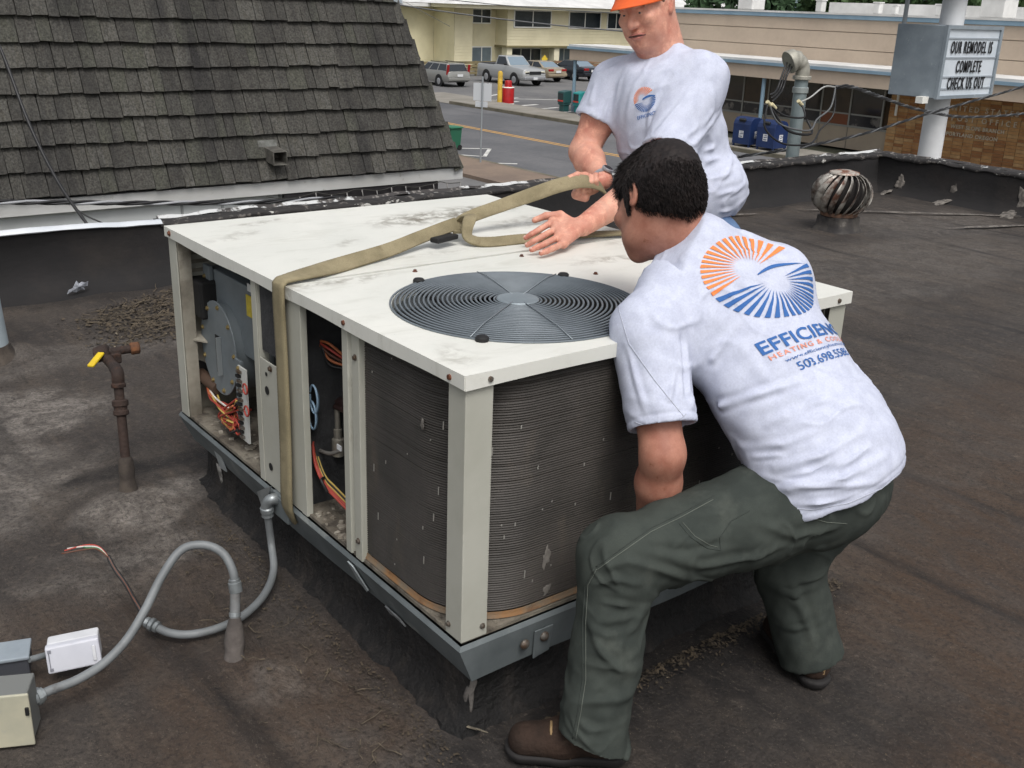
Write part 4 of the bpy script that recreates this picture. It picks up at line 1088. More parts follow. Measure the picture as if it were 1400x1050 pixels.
    path = spline([s2, (7.75, 4.63, 0.985), (8.6, 4.9, 0.86), (10.2, 5.35, 0.62), (12.5, 6.0, 0.40), (15.5, 6.5, 0.35), (20, 7.2, 0.5)], 10)
    twisted(M_CABLE, M_CABLEG, resample(path, 0.05), 0.0095, 0.45, c)
    c = empty('service_cable', label='twisted cable rising from the parapet to the upper right past the white pole', cat='cable')
    path = spline([(6.547, 4.900, 0.355), (7.409, 4.950, 0.378), (8.601, 5.000, 0.461), (9.804, 5.100, 0.598), (11.002, 5.200, 0.717), (12.332, 5.300, 0.854), (13.988, 5.400, 1.085)], 10)
    twisted(M_CABLE, M_CABLEG, resample(path, 0.05), 0.008, 0.4, c)
mast()
def left_cables():
    c = empty('service_cable', label='twisted black cable strung along the neighbouring wall below the fascia', cat='cable')
    path = spline([(0.049, 5.600, 0.350), (0.301, 5.600, 0.332), (0.747, 5.600, 0.292), (1.230, 5.600, 0.249), (1.924, 5.600, 0.194), (2.455, 5.600, 0.172), (2.769, 5.600, 0.164)], 8)
    twisted(M_CABLE, mat('cable_light', (150, 152, 156), 0.45), resample(path, 0.04), 0.009, 0.5, c)
    c = empty('guy_wire', label='thin black wire slanting across the shingles down to the parapet', cat='cable')
    MB().tube(spline([(0.328, 5.600, 1.524), (0.381, 5.400, 1.263), (0.416, 5.100, 0.866), (0.466, 4.800, 0.562), (0.531, 4.520, 0.352)], 6), 0.0095, 6).build('wire', M_CABLE, c, smooth=180)
    MB().tube(spline([(0.386, 5.360, 1.181), (0.452, 5.000, 0.697), (0.479, 4.750, 0.505), (0.522, 4.620, 0.416), (0.622, 4.520, 0.356)], 6), 0.005, 6).build('wire', M_CABLE, c, smooth=180)
    c = empty('overhead_wire', label='pair of overhead wires crossing the motel front', cat='cable')
    for (a, b, r, sg) in (((552, 0), (845, 40), 0.030, 0.25), ((600, -8), (845, 16), 0.018, 0.2), ((556, 4), (615, 36), 0.010, 0.0)):
        A, B = Vector(atY_(a, 40.0)), Vector(atY_(b, 34.0))
        d = (B - A); MB().tube(catenary(A - d * (0.6 if sg else 0.0), B + d * (0.12 if sg else 0), sg, 20), r, 6).build('wire', M_CABLEG, c, smooth=180)
def atY_(q, Y):
    """world point on the plane y=Y in the direction of a picture position (fixed survey of the photograph)"""
    return SURVEY[q]
SURVEY = {(552, 0): (24.633, 40.000, 1.577), (845, 40): (31.937, 34.000, 0.682), (600, -8): (26.474, 40.000, 1.874), (845, 16): (31.869, 34.000, 1.407), (556, 4): (24.783, 40.000, 1.460), (615, 36): (23.016, 34.000, 0.679)}
left_cables()

# ---------------------------------------------------------------- turbine ventilator
def turbine():
    c = Vector((6.02, 3.36, 0.0))
    e = empty('turbine_vent', c, 'rusty round turbine ventilator with curved blades on the far roof', 'vent')
    mb = mat('turbine_blade', (170, 167, 160), 0.45, 0.3, col2=(92, 64, 52), scale=9, lo=0.48, hi=0.64, col3=(44, 32, 28), scale3=6, lo3=0.46, hi3=0.62)
    R, zc, hz = 0.205, 0.292, 0.172
    n = 18
    proto = None
    for k in range(n):
        a0 = 2 * math.pi * k / n
        m = MB(); rows = []
        for i in range(13):
            t = i / 12
            ph = math.pi * (0.10 + 0.80 * t)               # from top to bottom
            r = R * (math.sin(ph) ** 0.75); z = zc + hz * math.cos(ph)
            tw = a0 - 0.75 * (t - 0.5)
            w = (2 * math.pi / n) * 0.54
            row = []
            for q in (0.0, 0.35, 0.7, 1.0):
                aa = tw + w * q
                rr = r + 0.034 * math.sin(ph) * (1 - q) ** 1.2 - 0.008 * q
                row.append((rr * math.cos(aa), rr * math.sin(aa), z))
            rows.append(row)
        m.loft(rows, closed=False)
        o = m.build('blade', mb, e, smooth=60)
        sm = o.modifiers.new('thick', 'SOLIDIFY'); sm.thickness = 0.003
    MB().lathe([(0.12, 0.0), (0.115, 0.012), (0.06, 0.026), (0.012, 0.032)], (0, 0, zc + hz * 0.93), n=24).build('top_cap', mat('turbine_cap', (186, 178, 168), 0.5, 0.4, col2=(128, 84, 64), scale=12, lo=0.5, hi=0.6), e, smooth=50)
    MB().lathe([(0.138, 0), (0.146, 0.005), (0.146, 0.03), (0.136, 0.032)], (0, 0, zc - hz * 1.02), n=24, caps=True).build('lower_ring', mat('turbine_rust', (112, 84, 66), 0.7, 0.3, col2=(76, 58, 50), scale=14), e, smooth=40)
    MB().cyl((0, 0, 0.08), (0, 0, zc + hz), 0.012, 8).build('shaft', M_BLKP, e)
    MB().lathe([(0.05, zc - hz * 0.95), (0.155, zc - hz * 0.6), (0.175, zc), (0.14, zc + hz * 0.6), (0.05, zc + hz * 0.9)], (0, 0, 0), n=20).build('rotor_core', mat('rotor_black', (24, 20, 19), 0.9), e, smooth=50)
    MB().lathe([(0.130, 0.09), (0.130, 0.14)], (0, 0, 0), n=24).build('throat', mat('throat_metal', (150, 138, 118), 0.5, 0.4, col2=(112, 96, 80), scale=10), e, smooth=40)
    m = MB()
    rings = []
    for (s, z) in ((0.185, -0.02), (0.160, 0.015), (0.142, 0.05), (0.136, 0.115), (0.12, 0.12)):
        rings.append([Vector((s * (math.copysign(abs(math.cos(a)) ** 0.45, math.cos(a))), s * (math.copysign(abs(math.sin(a)) ** 0.45, math.sin(a))), z)) for a in [2 * math.pi * i / 28 for i in range(28)]])
    m.loft(rings).build('curb', mat('curb_tar', (44, 42, 42), 0.8, col2=(74, 70, 66), scale=9, col3=(120, 116, 110), scale3=12, lo3=0.62, hi3=0.7, bump=0.5, bscale=30), e, smooth=50)
turbine()

# ---------------------------------------------------------------- trees beyond the post office
M_LEAF = [mat('leaf_a', (58, 84, 46), 0.8), mat('leaf_b', (44, 70, 40), 0.8), mat('leaf_c', (74, 98, 58), 0.8), mat('leaf_con', (38, 58, 42), 0.85)]
M_BARK = mat('bark', (70, 60, 50), 0.95)
def tree(x, y, h, w, label, kind, seed):
    e = empty('conifer_tree' if kind else 'broadleaf_tree', (x, y, STREET - 0.1), label, 'tree', 'trees beyond the post office')
    r = np.random.default_rng(seed)
    MB().tube([(0, 0, 0), (0.05 * h * 0.2, 0, h * 0.4), (0, 0, h * 0.92)], [h * 0.03, h * 0.02, h * 0.006], 7).build('trunk', M_BARK, e, smooth=60)
    V = []; F = []
    nl = 2600
    for k in range(nl):
        if kind:
            t = r.uniform(0.08, 1.0); rad = w * 0.5 * (1 - t) ** 0.8 * (0.75 + 0.25 * math.sin(t * 46)) * r.uniform(0.3, 1.0) ** 0.5
            a = r.uniform(0, 6.28); p = np.array([rad * math.cos(a), rad * math.sin(a), t * h])
        else:
            d = r.normal(size=3); d /= np.linalg.norm(d); rr = r.uniform(0.35, 1.0) ** 0.4 * (0.8 + 0.22 * math.sin(d[0] * 5 + seed) + 0.16 * math.sin(d[2] * 7 + seed * 2))
            p = np.array([d[0] * w * 0.5 * rr, d[1] * w * 0.5 * rr, h * 0.6 + d[2] * h * 0.38 * rr])
        s = r.uniform(0.25, 0.55) * w * 0.09
        u = r.normal(size=3); u /= np.linalg.norm(u); v = np.cross(u, r.normal(size=3)); v /= np.linalg.norm(v)
        n = len(V)
        V += [tuple(p - u * s), tuple(p + v * s * 0.7), tuple(p + u * s), tuple(p - v * s * 0.7)]; F.append((n, n + 1, n + 2, n + 3))
    MB().add(V, F).build('crown', M_LEAF[3] if kind else M_LEAF[seed % 3], e)
for k, (px_x, px_y, h, w, lab, kd) in enumerate((
        (72, 62, 9.5, 10, 'dark broadleaf tree behind the post office roof, left end', 0), (78, 56, 9, 9, 'mid-green bushy tree behind the roof above the mast', 0),
        (84, 52, 10, 10, 'broadleaf tree behind the roof right of the mast', 0), (92, 66, 10, 11, 'tall spreading tree behind the roof, farthest left', 0),
        (92, 49, 9.0, 8, 'rounded tree behind the white roof unit', 0), (110, 40, 12, 6, 'dark pointed conifer at the right edge of the skyline', 1),
        (112, 46, 11.0, 7, 'dark conifer left of the white sign pole', 1), (116, 56, 11, 10, 'pale green tree at the back of the skyline', 0), (104, 70, 12, 12, 'wide dark tree at the back behind the post office', 0))):
    tree(px_x, px_y, h, w, lab, kd, k + 1)
e = empty('far_house', label='pale green-roofed house among the trees on the skyline', cat='building')
MB().span((96, 41.5, STREET), (104, 47, 1.2)).build('wall', mat('house_wall', (196, 200, 196), 0.8), e)
MB().add([(95.5, 41, 1.2), (104.5, 41, 1.2), (104.5, 47.5, 1.2), (95.5, 47.5, 1.2), (95.5, 44.2, 3.0), (104.5, 44.2, 3.0)], [(0, 1, 5, 4), (2, 3, 4, 5), (1, 2, 5), (3, 0, 4), (0, 3, 2, 1)]).build('roof', mat('house_roof', (150, 172, 164), 0.7), e)
for yy in (42.5, 44.5): MB().span((95.96, yy, -0.6), (95.99, yy + 0.9, 0.6)).build('window', M_GLASSD, e)

# ================================================================ ROOFTOP UNIT
UX, UY, UT, UB = 1.29, 1.70, 0.918, 0.265
M_UNIT = mat('unit_paint', (206, 204, 192), 0.45, col2=(192, 190, 178), scale=2.5, col3=(150, 146, 134), scale3=7, lo3=0.60, hi3=0.78, bump=0.08, bscale=9)
M_POST = mat('unit_post_paint', (178, 178, 168), 0.5, col2=(166, 166, 155), scale=3, col3=(132, 128, 116), scale3=9, lo3=0.62, hi3=0.78, stretch3=(1, 1, 0.4))
def _top_nodes(nt, b):
    N, L = nt.nodes.new, nt.links.new
    tc = N('ShaderNodeTexCoord')
    def noise(sc, st=(1, 1, 1), det=8.0, dist=0.0):
        mp = N('ShaderNodeMapping'); mp.inputs['Scale'].default_value = st; L(tc.outputs['Object'], mp.inputs['Vector'])
        n = N('ShaderNodeTexNoise'); n.inputs['Scale'].default_value = sc; n.inputs['Detail'].default_value = det; n.inputs['Roughness'].default_value = 0.65; n.inputs['Distortion'].default_value = dist
        L(mp.outputs[0], n.inputs['Vector']); return n.outputs['Fac']
    def rng(s, a, c, lo=0.0, hi=1.0):
        r = N('ShaderNodeMapRange'); r.inputs[1].default_value = a; r.inputs[2].default_value = c; r.inputs[3].default_value = lo; r.inputs[4].default_value = hi; L(s, r.inputs[0]); return r.outputs[0]
    def mix(fac, a, c):
        x = N('ShaderNodeMix'); x.data_type = 'RGBA'; L(fac, x.inputs[0])
        for s, k in ((a, 6), (c, 7)):
            if isinstance(s, tuple): x.inputs[k].default_value = s
            else: L(s, x.inputs[k])
        return x.outputs[2]
    def mul(a, c):
        x = N('ShaderNodeMath'); x.operation = 'MULTIPLY'; L(a, x.inputs[0]); L(c, x.inputs[1]); return x.outputs[0]
    c = mix(rng(noise(1.6, dist=0.5), 0.35, 0.65), lin((221, 221, 214)), lin((208, 209, 202)))
    c = mix(rng(noise(5.0, (1, 3, 1), dist=0.6), 0.52, 0.75, 0, 0.5), c, lin((178, 178, 166)))
    at = N('ShaderNodeAttribute'); at.attribute_name = 'grime'
    g = mul(at.outputs['Fac'], rng(noise(24.0, (1.0, 1.0, 1), dist=0.5), 0.40, 0.60))
    c = mix(g, c, lin((118, 112, 98)))
    c = mix(rng(noise(150.0, det=2.0), 0.70, 0.8, 0, 0.6), c, lin((120, 112, 100)))
    L(c, b.inputs['Base Color']); b.inputs['Roughness'].default_value = 0.42
    h = N('ShaderNodeBump'); h.inputs['Strength'].default_value = 0.12; h.inputs['Distance'].default_value = 0.01
    L(noise(3.0), h.inputs['Height']); L(h.outputs[0], b.inputs['Normal'])
M_TOP = axis_mat('unit_top_paint', _top_nodes)
M_GALV = mat('rail_galv', (106, 113, 115), 0.55, 0.1, col2=(90, 97, 99), scale=6, col3=(146, 150, 146), scale3=5, lo3=0.6, hi3=0.72, bump=0.1, bscale=30)
M_DKGREY = mat('dark_sheet', (88, 93, 95), 0.55, 0.1, col2=(72, 77, 79), scale=4)
M_SHEET = mat('blower_sheet', (124, 132, 136), 0.5, 0.15, col2=(108, 116, 120), scale=5, col3=(112, 116, 116), scale3=8, lo3=0.6, hi3=0.75)
M_INNER = mat('inner_beige', (168, 163, 150), 0.7, col2=(116, 111, 100), scale=3, col3=(84, 76, 66), scale3=4, lo3=0.55, hi3=0.75)
M_INSUL = mat('insulation_black', (46, 47, 49), 0.95, col2=(62, 63, 65), scale=8, bump=0.5, bscale=60)
M_FLOOR = mat('pan_dirty', (128, 122, 110), 0.9, col2=(92, 85, 75), scale=7, col3=(60, 54, 48), scale3=16, lo3=0.52, hi3=0.66, bump=0.8, bscale=50)
M_BRASS = mat('screw_brass', (168, 150, 104), 0.4, 0.7)
M_STEEL = mat('screw_steel', (120, 116, 110), 0.45, 0.6, col2=(96, 78, 64), scale=60)
M_RUSTY = mat('screw_rust', (112, 68, 48), 0.7, 0.2, col2=(84, 52, 40), scale=60)
M_BLACK = mat('matt_black', (20, 20, 21), 0.7)
U = empty('rooftop_unit', (0, 0, 0), 'beige packaged rooftop heating and cooling unit with open side panels', 'air conditioner')
FANC, FANR = Vector((0.414, 0.364, UT)), 0.312

def grime(me, spots):
    n = len(me.vertices); co = np.empty(n * 3); me.vertices.foreach_get('co', co); co = co.reshape(-1, 3)
    a = np.zeros(n)
    xx = co[:, 0] + 0.03 * wob(co[:, 0], co[:, 1], 71, 16.0); yy = co[:, 1] + 0.03 * wob(co[:, 0], co[:, 1], 72, 16.0)
    for (cx, cy, rx, ry, rot, s) in spots:
        dx, dy = xx - cx, yy - cy
        u, v = dx * math.cos(rot) + dy * math.sin(rot), -dx * math.sin(rot) + dy * math.cos(rot)
        a = np.maximum(a, s * np.clip(1.4 - 1.4 * ((u / rx) ** 2 + (v / ry) ** 2), 0, 1))
    at = me.attributes.new('grime', 'FLOAT', 'POINT'); at.data.foreach_set('value', a.astype(np.float32))
SPOTS = [(0.12, 0.80, 0.22, 0.030, 0.0, 0.8), (0.95, 1.45, 0.42, 0.10, 0.15, 0.95), (1.10, 1.20, 0.2, 0.08, 0.3, 0.5), (1.05, 0.62, 0.22, 0.03, -0.3, 0.9), (0.6, 0.95, 0.3, 0.03, 0.05, 0.35),
         (0.30, 1.62, 0.14, 0.03, 0.1, 0.6), (0.12, 1.45, 0.12, 0.05, 0.4, 0.4), (0.4, 1.2, 0.1, 0.03, 0.3, 0.4), (0.05, 0.12, 0.05, 0.08, 0.0, 0.4), (1.2, 0.8, 0.1, 0.3, 0.0, 0.4)]
def top_panel(x0, x1, y0, y1, name, hole=None, dz=0.0):
    lip = 0.034; z = UT + dz
    V = []; F = []
    if hole:
        n = 96; ring_o = []; ring_i = []
        cx, cy = FANC.x, FANC.y
        for k in range(n):
            a = 2 * math.pi * k / n; c, s = math.cos(a), math.sin(a)
            t = min(((x1 - cx) / c if c > 1e-6 else (x0 - cx) / c if c < -1e-6 else 9), ((y1 - cy) / s if s > 1e-6 else (y0 - cy) / s if s < -1e-6 else 9))
            ring_o.append(Vector((cx + c * t, cy + s * t, z)))
            ring_i.append(Vector((cx + c * hole, cy + s * hole, z)))
        # snap nearest samples to the true corners
        for q in ((x0, y0), (x1, y0), (x1, y1), (x0, y1)):
            j = min(range(n), key=lambda i: (ring_o[i] - Vector((*q, z))).length); ring_o[j] = Vector((*q, z))
        rows = 8
        rings = [[ring_i[k].lerp(ring_o[k], (i / rows)) for k in range(n)] for i in range(rows + 1)]
        mb = MB(); mb.loft([[v + Vector((0, 0, -0.03)) for v in ring_i], [v + Vector((0, 0, -0.004)) for v in ring_i]] + rings, caps=False)
        mb.f = [tuple(reversed(q)) for q in mb.f]
    else:
        mb = MB().sheet(lambda u, v: (u, v, z), np.linspace(x0, x1, 48), np.linspace(y0, y1, 36))
    # folded-down lips, butting at the corners
    for (a, b) in (((x0, y0), (x1, y0)), ((x1, y0), (x1, y1)), ((x1, y1), (x0, y1)), ((x0, y1), (x0, y0))):
        pts = [Vector(a).lerp(Vector(b), i / 24) for i in range(25)]
        jit = [0.0025 * math.sin(9 * i / 24.0 + x0 + y0) for i in range(25)]
        mb.loft([[(p.x, p.y, z) for p in pts], [(p.x, p.y, z - 0.004) for p in pts], [(p.x, p.y, z - lip + j) for p, j in zip(pts, jit)]], closed=False)
    me = bpy.data.meshes.new(name); me.from_pydata(mb.v, [], mb.f); me.update()
    grime(me, SPOTS)
    o = mesh_obj(name, me, M_TOP, U)
    s = o.modifiers.new('sheet', 'SOLIDIFY'); s.thickness = 0.002; s.offset = -1
    return o
TP1 = top_panel(-0.008, UX + 0.008, -0.008, 0.822, 'top_panel', FANR + 0.006)
TP2 = top_panel(-0.006, UX + 0.006, 0.848, UY + 0.008, 'top_panel', None, -0.002)
def screw(p, n, m, r=0.008, parent=U):
    MB().lathe([(r * 1.25, 0), (r * 1.25, 0.0015), (r * 0.85, 0.002), (r * 0.8, 0.006), (r * 0.3, 0.0068)], p, n, 8).build('screw', m, parent, smooth=40)
for yy, m in ((0.045, M_RUSTY), (0.50, M_RUSTY), (1.66, M_RUSTY)): screw((-0.008, yy, UT - 0.018), (-1, 0, 0), m, parent=TP1 if yy < 0.8 else TP2)
for xx in (0.055, 1.24): screw((xx, -0.008, UT - 0.018), (0, -1, 0), M_STEEL, parent=TP1)
for p in ((0.71, 1.22), (0.37, 0.78), (0.80, 0.50), (1.22, 0.62), (0.75, 0.78)): screw((p[0], p[1], UT), (0, 0, 1), M_RUSTY, 0.006, parent=TP1 if p[1] < 0.82 else TP2)

# ---- posts
def post(pts, z0, z1, name='corner_post', bevel=0.003):
    k = len(pts)
    MB().loft([[(x, y, z0) for x, y in pts], [(x, y, z1) for x, y in pts]]).build(name, M_POST, U, bevel=bevel)
zt = UT - 0.036
post([(0.0, 0.0), (0.072, 0.0), (0.072, 0.004), (0.004, 0.004), (0.004, 0.064), (0.0, 0.064)], UB + 0.003, UT - 0.030)
post([(UX - 0.07, 0.0), (UX, 0.0), (UX, 0.064), (UX - 0.004, 0.064), (UX - 0.004, 0.004), (UX - 0.07, 0.004)], UB, UT - 0.030)
post([(UX, UY), (UX - 0.07, UY), (UX - 0.07, UY - 0.004), (UX - 0.004, UY - 0.004), (UX - 0.004, UY - 0.064), (UX, UY - 0.064)], UB, zt)
post([(0.0, UY), (0.0, 1.635), (0.004, 1.635), (0.004, UY - 0.004), (0.05, UY - 0.004), (0.05, UY)], UB, zt)
MB().span((0.004, 1.628, UB), (0.045, 1.634, zt)).build('post_return', M_INNER, U)
# divider between the two openings
dv = MB().span((0.0, 1.030, UB), (0.004, 1.062, zt)); dv.span((0.004, 1.030, UB), (0.035, 1.034, zt)); dv.build('divider_post', M_POST, U, bevel=0.002)
MB().span((0.002, 0.785, UB), (0.006, 1.0295, 0.66)).build('divider_panel', M_POST, U, bevel=0.002)
MB().span((0.0, 0.785, UB), (0.005, 0.905, zt)).build('divider_panel', M_POST, U, bevel=0.002)
MB().span((-0.002, 0.752, UB), (0.018, 0.784, zt)).build('divider_flange', M_POST, U, bevel=0.002)
for z, r in ((0.57, 0.013), (0.33, 0.012), (0.62, 0.006)):
    MB().lathe([(r, 0), (r, 0.001), (r * 0.4, 0.0013)], (0.0015 - 0.001, 0.985, z), (-1, 0, 0), 14).build('knockout', M_BLACK, U)
screw((0.0, 0.955, 0.645), (-1, 0, 0), M_STEEL)
# post between access bay and coil: stepped profile
post([(0.0, 0.448), (0.0, 0.482), (0.010, 0.486), (0.010, 0.500), (0.0, 0.504), (0.0, 0.532), (0.030, 0.532), (0.030, 0.448)], UB, zt, 'coil_post', 0.002)
for z in (0.82, 0.32): screw((0.0, 0.465, z), (-1, 0, 0), M_STEEL, 0.007)
for (x, y, n) in ((0.0, 0.050, (-1, 0, 0)), (0.058, 0.0, (0, -1, 0))): screw((x, y, UB + 0.03), n, M_STEEL, 0.006)
# closed faces away from the camera
MB().span((UX - 0.006, 0.066, UB), (UX - 0.001, UY - 0.066, zt)).build('side_panel', M_POST, U)
MB().span((0.051, UY - 0.006, UB), (UX - 0.072, UY - 0.001, zt)).build('side_panel', M_POST, U)

# ---- condenser coil, bent round the corner, horizontally ribbed
def coil():
    R = 0.19; a0 = 0.018; path = []
    for y in np.linspace(0.446, R + a0, 12): path.append((a0, y, (-1, 0)))
    for k in range(1, 15):
        t = math.pi / 2 * k / 14
        path.append((a0 + R - R * math.cos(t), a0 + R - R * math.sin(t), (-math.cos(t), -math.sin(t))))
    for x in np.linspace(a0 + R + 0.03, UX - 0.075, 34): path.append((x, a0, (0, -1)))
    z0, z1 = 0.290, 0.884; n = 96
    zs = np.linspace(z0, z1, 2 * n + 1)
    rng = np.random.default_rng(5)
    rows = []
    for i, z in enumerate(zs):
        o = 0.0032 if i % 2 else 0.0
        zz = z + (0.0003 * rng.normal() if 0 < i < 2 * n else 0)
        rows.append([(x + d[0] * o, y + d[1] * o, zz + 0.0012 * math.sin(9 * x + 7 * y)) for x, y, d in path])
    m = MB().loft(rows, closed=False)
    m.f = [tuple(reversed(q)) for q in m.f]
    c = m.build('condenser_coil', mat('coil_fins', (68, 64, 60), 0.6, 0.15, col2=(54, 51, 47), scale=5, col3=(86, 79, 69), scale3=11, lo3=0.58, hi3=0.8, stretch3=(1, 1, 0.35), grain=0.22, gscale=260), U, smooth=20)
    # core behind, so no light passes
    MB().loft([[(x - d[0] * 0.012, y - d[1] * 0.012, z) for x, y, d in path] for z in (z0, z1)], closed=False).build('coil_core', M_BLACK, U)
    # rusted bottom channel
    m = MB(); m.loft([[(x + d[0] * o, y + d[1] * o, z) for x, y, d in path] for o, z in ((0.004, 0.291), (0.006, 0.283), (0.010, 0.276))], closed=False)
    m.build('coil_channel', mat('channel_rust', (134, 100, 66), 0.8, 0.1, col2=(110, 104, 92), scale=12, col3=(96, 66, 42), scale3=20), U)
    # bent fins: pale nicks
    r = random.Random(8); pale = mat('bent_fin', (178, 176, 170), 0.4, 0.5)
    nk = MB()
    for k in range(60):
        i = r.randrange(0, len(path)); x, y, d = path[i]
        z = r.uniform(0.30, 0.86); h = r.choice((0.004, 0.006, 0.009, 0.02)); w = 0.0016
        t = Vector((-d[1], d[0], 0)); c0 = Vector((x + d[0] * 0.0042, y + d[1] * 0.0042, z)) + t * r.uniform(-0.01, 0.01)
        nk.slab([c0 - t * w, c0 + t * w, c0 + t * w * 1.4 + Vector((0, 0, h)), c0 - t * w * 0.6 + Vector((0, 0, h))], 0.001)
    o = nk.build('bent_fins', pale, c); o['kind'] = 'stuff'
    # scuffed flattened patches, like a shoe print
    sm = mat('flattened_fins', (136, 132, 126), 0.6, 0.2, col2=(104, 100, 95), scale=30)
    for (p, u, v) in (((0.254, 0.014, 0.404), 0.012, 0.030), ((0.259, 0.014, 0.314), 0.011, 0.017)):
        smear(c, (p[0], 0.0145, p[2]), (u, 0, 0.002), (0, 0, v), (0, -1, 0), int(p[2] * 1000), sm, 0.0015)
    for (p, u, v) in (((0.014, 0.186, 0.739), 0.008, 0.014),):
        smear(c, (0.0135, p[1], p[2]), (0, -u, 0.006), (0, 0, v), (-1, 0, 0), 5, sm, 0.0015)
coil()

# ---- base pan and rail
MB().span((0.006, 0.006, 0.262), (UX - 0.008, UY - 0.008, 0.272)).build('base_pan', M_FLOOR, U)
def rail():
    zb = 0.150; i = 0.034
    T = [(-0.004, -0.004), (UX + 0.004, -0.004), (UX + 0.004, UY + 0.004), (-0.004, UY + 0.004)]
    B = [(i, -0.004 + 0.006), (UX - 0.004, 0.002), (UX - 0.004, UY - 0.006), (i, UY - 0.006)]
    def edge(P, z, n=30): 
        out = []
        for k in range(4):
            a, b = Vector(P[k]), Vector(P[(k + 1) % 4])
            for j in range(n):
                p = a.lerp(b, j / n); out.append((p.x, p.y, z))
        return out
    top = edge(T, UB - 0.001); lipo = [(x + (-0.006 if x < 0.01 else 0.004 if x > UX - 0.01 else 0), y + (-0.006 if y < 0.01 else 0.004 if y > UY - 0.01 else 0), UB - 0.012) for x, y, z in top]
    bot = edge(B, zb)
    bot = [(x, y, z + 0.006 * math.sin(7 * x + 5 * y)) for x, y, z in bot]
    m = MB().loft([top, lipo, [(a[0] * 0.5 + b[0] * 0.5, a[1] * 0.5 + b[1] * 0.5, (a[2] + b[2]) / 2) for a, b in zip(lipo, bot)], bot], caps=False)
    m.f = [tuple(reversed(q)) for q in m.f]
    r = m.build('base_rail', M_GALV, U)
    s = r.modifiers.new('sheet', 'SOLIDIFY'); s.thickness = 0.003; s.offset = -1
    # lifting brackets, tape
    tape = mat('foil_tape', (172, 180, 182), 0.4, 0.3, col2=(150, 158, 160), scale=20)
    MB().slab([(0.004, 1.46, 0.252), (0.004, 1.40, 0.252), (0.030, 1.40, 0.145), (0.030, 1.455, 0.14)], 0.003).build('bracket', tape, r)
    MB().slab([(0.205, -0.011, 0.232), (0.262, -0.011, 0.232), (0.258, -0.004, 0.158), (0.208, -0.004, 0.150)], 0.004).build('bracket', M_GALV, r, bevel=0.002)
    for x in (0.175, 0.235): MB().lathe([(0.013, 0), (0.013, 0.004), (0.007, 0.010), (0.002, 0.011)], (x, -0.013, 0.208), (0, -1, 0), 12).build('bolt', M_STEEL, r, smooth=40)
    MB().slab([(-0.011, 0.503, 0.248), (-0.011, 0.475, 0.246), (0.0205, 0.452, 0.175), (0.0265, 0.468, 0.161), (0.0145, 0.498, 0.190)], 0.004).build('tape_scrap', tape, r)
    MB().slab([(0.0225, 0.37, 0.170), (0.0245, 0.30, 0.166), (0.0315, 0.285, 0.150), (0.0285, 0.33, 0.157), (0.0318, 0.36, 0.149)], 0.004).build('tape_scrap', mat('tape_dirty', (128, 130, 132), 0.7, col2=(92, 94, 95), scale=30), r)
rail()

# ---- condenser fan grille
def fan():
    mw = mat('grille_wire', (112, 120, 126), 0.45, 0.2, col2=(96, 104, 110), scale=6)
    mlt = mat('grille_strut', (140, 148, 154), 0.4, 0.4)
    z = UT + 0.012
    g = MB().lathe([(0.052, 0), (0.055, 0.002), (0.052, 0.005), (0.01, 0.006)], (FANC.x, FANC.y, z), n=32).build('fan_grille', mat('grille_hub', (142, 152, 158), 0.45, 0.4, col2=(126, 136, 142), scale=10), U, smooth=40)
    nr = 23
    for k in range(nr):
        r = 0.060 + (FANR + 0.010 - 0.060) * k / (nr - 1)
        zz = z - 0.010 * (k / (nr - 1)) ** 3
        MB().tube([(FANC.x + r * math.cos(2 * math.pi * i / 72), FANC.y + r * math.sin(2 * math.pi * i / 72), zz) for i in range(72)], 0.0030, 6, closed=True).build('ring', mw, g, smooth=180)
    for k in range(4):
        a = math.radians((73, 33, 213, 255)[k])
        d = Vector((math.cos(a), math.sin(a), 0))
        MB().tube([FANC + d * 0.04 + Vector((0, 0, 0.0165)), FANC + d * 0.24 + Vector((0, 0, 0.0155)), FANC + d * (FANR + 0.012) + Vector((0, 0, 0.006))], 0.0014, 6).build('strut', mlt, g, smooth=180)
    for k in range(4):
        a = math.radians((108, 29, 218, 300)[k])
        d = Vector((math.cos(a), math.sin(a), 0))
        c = FANC + d * (FANR + 0.012)
        MB().lathe([(0.016, -0.002), (0.016, 0.008), (0.012, 0.012), (0.003, 0.013)], c, n=14).build('clip', M_BLACK, g, smooth=40)
    # throat, motor and blades below
    MB().lathe([(FANR + 0.003, -0.028), (FANR - 0.02, -0.05), (FANR - 0.022, -0.20)], FANC, n=48, caps=False).build('fan_throat', mat('throat_dark', (66, 64, 60), 0.6, 0.2, col2=(50, 48, 46), scale=6), U, smooth=60)
    MB().lathe([(FANR - 0.021, -0.2), (0.01, -0.2)], FANC, n=32).build('fan_floor', M_INSUL, U)
    MB().lathe([(0.07, -0.18), (0.07, -0.06), (0.05, -0.045), (0.01, -0.04)], FANC, n=24).build('fan_motor', mat('motor_grey', (74, 76, 78), 0.5, 0.3), U, smooth=40)
    for k in range(4):
        a = math.pi / 2 * k + 0.5; rows = []
        for i in range(6):
            r = 0.06 + (FANR - 0.03 - 0.06) * i / 5; w = 0.30 + 0.10 * math.sin(i)
            rows.append([(FANC.x + r * math.cos(a + q * w), FANC.y + r * math.sin(a + q * w), UT - 0.10 + 0.05 * (q - 0.5)) for q in (0, 0.5, 1.0)])
        MB().loft(rows, closed=False).build('fan_blade', mat('blade_alu', (132, 126, 116), 0.5, 0.4, col2=(106, 98, 88), scale=9), U, smooth=60)
fan()

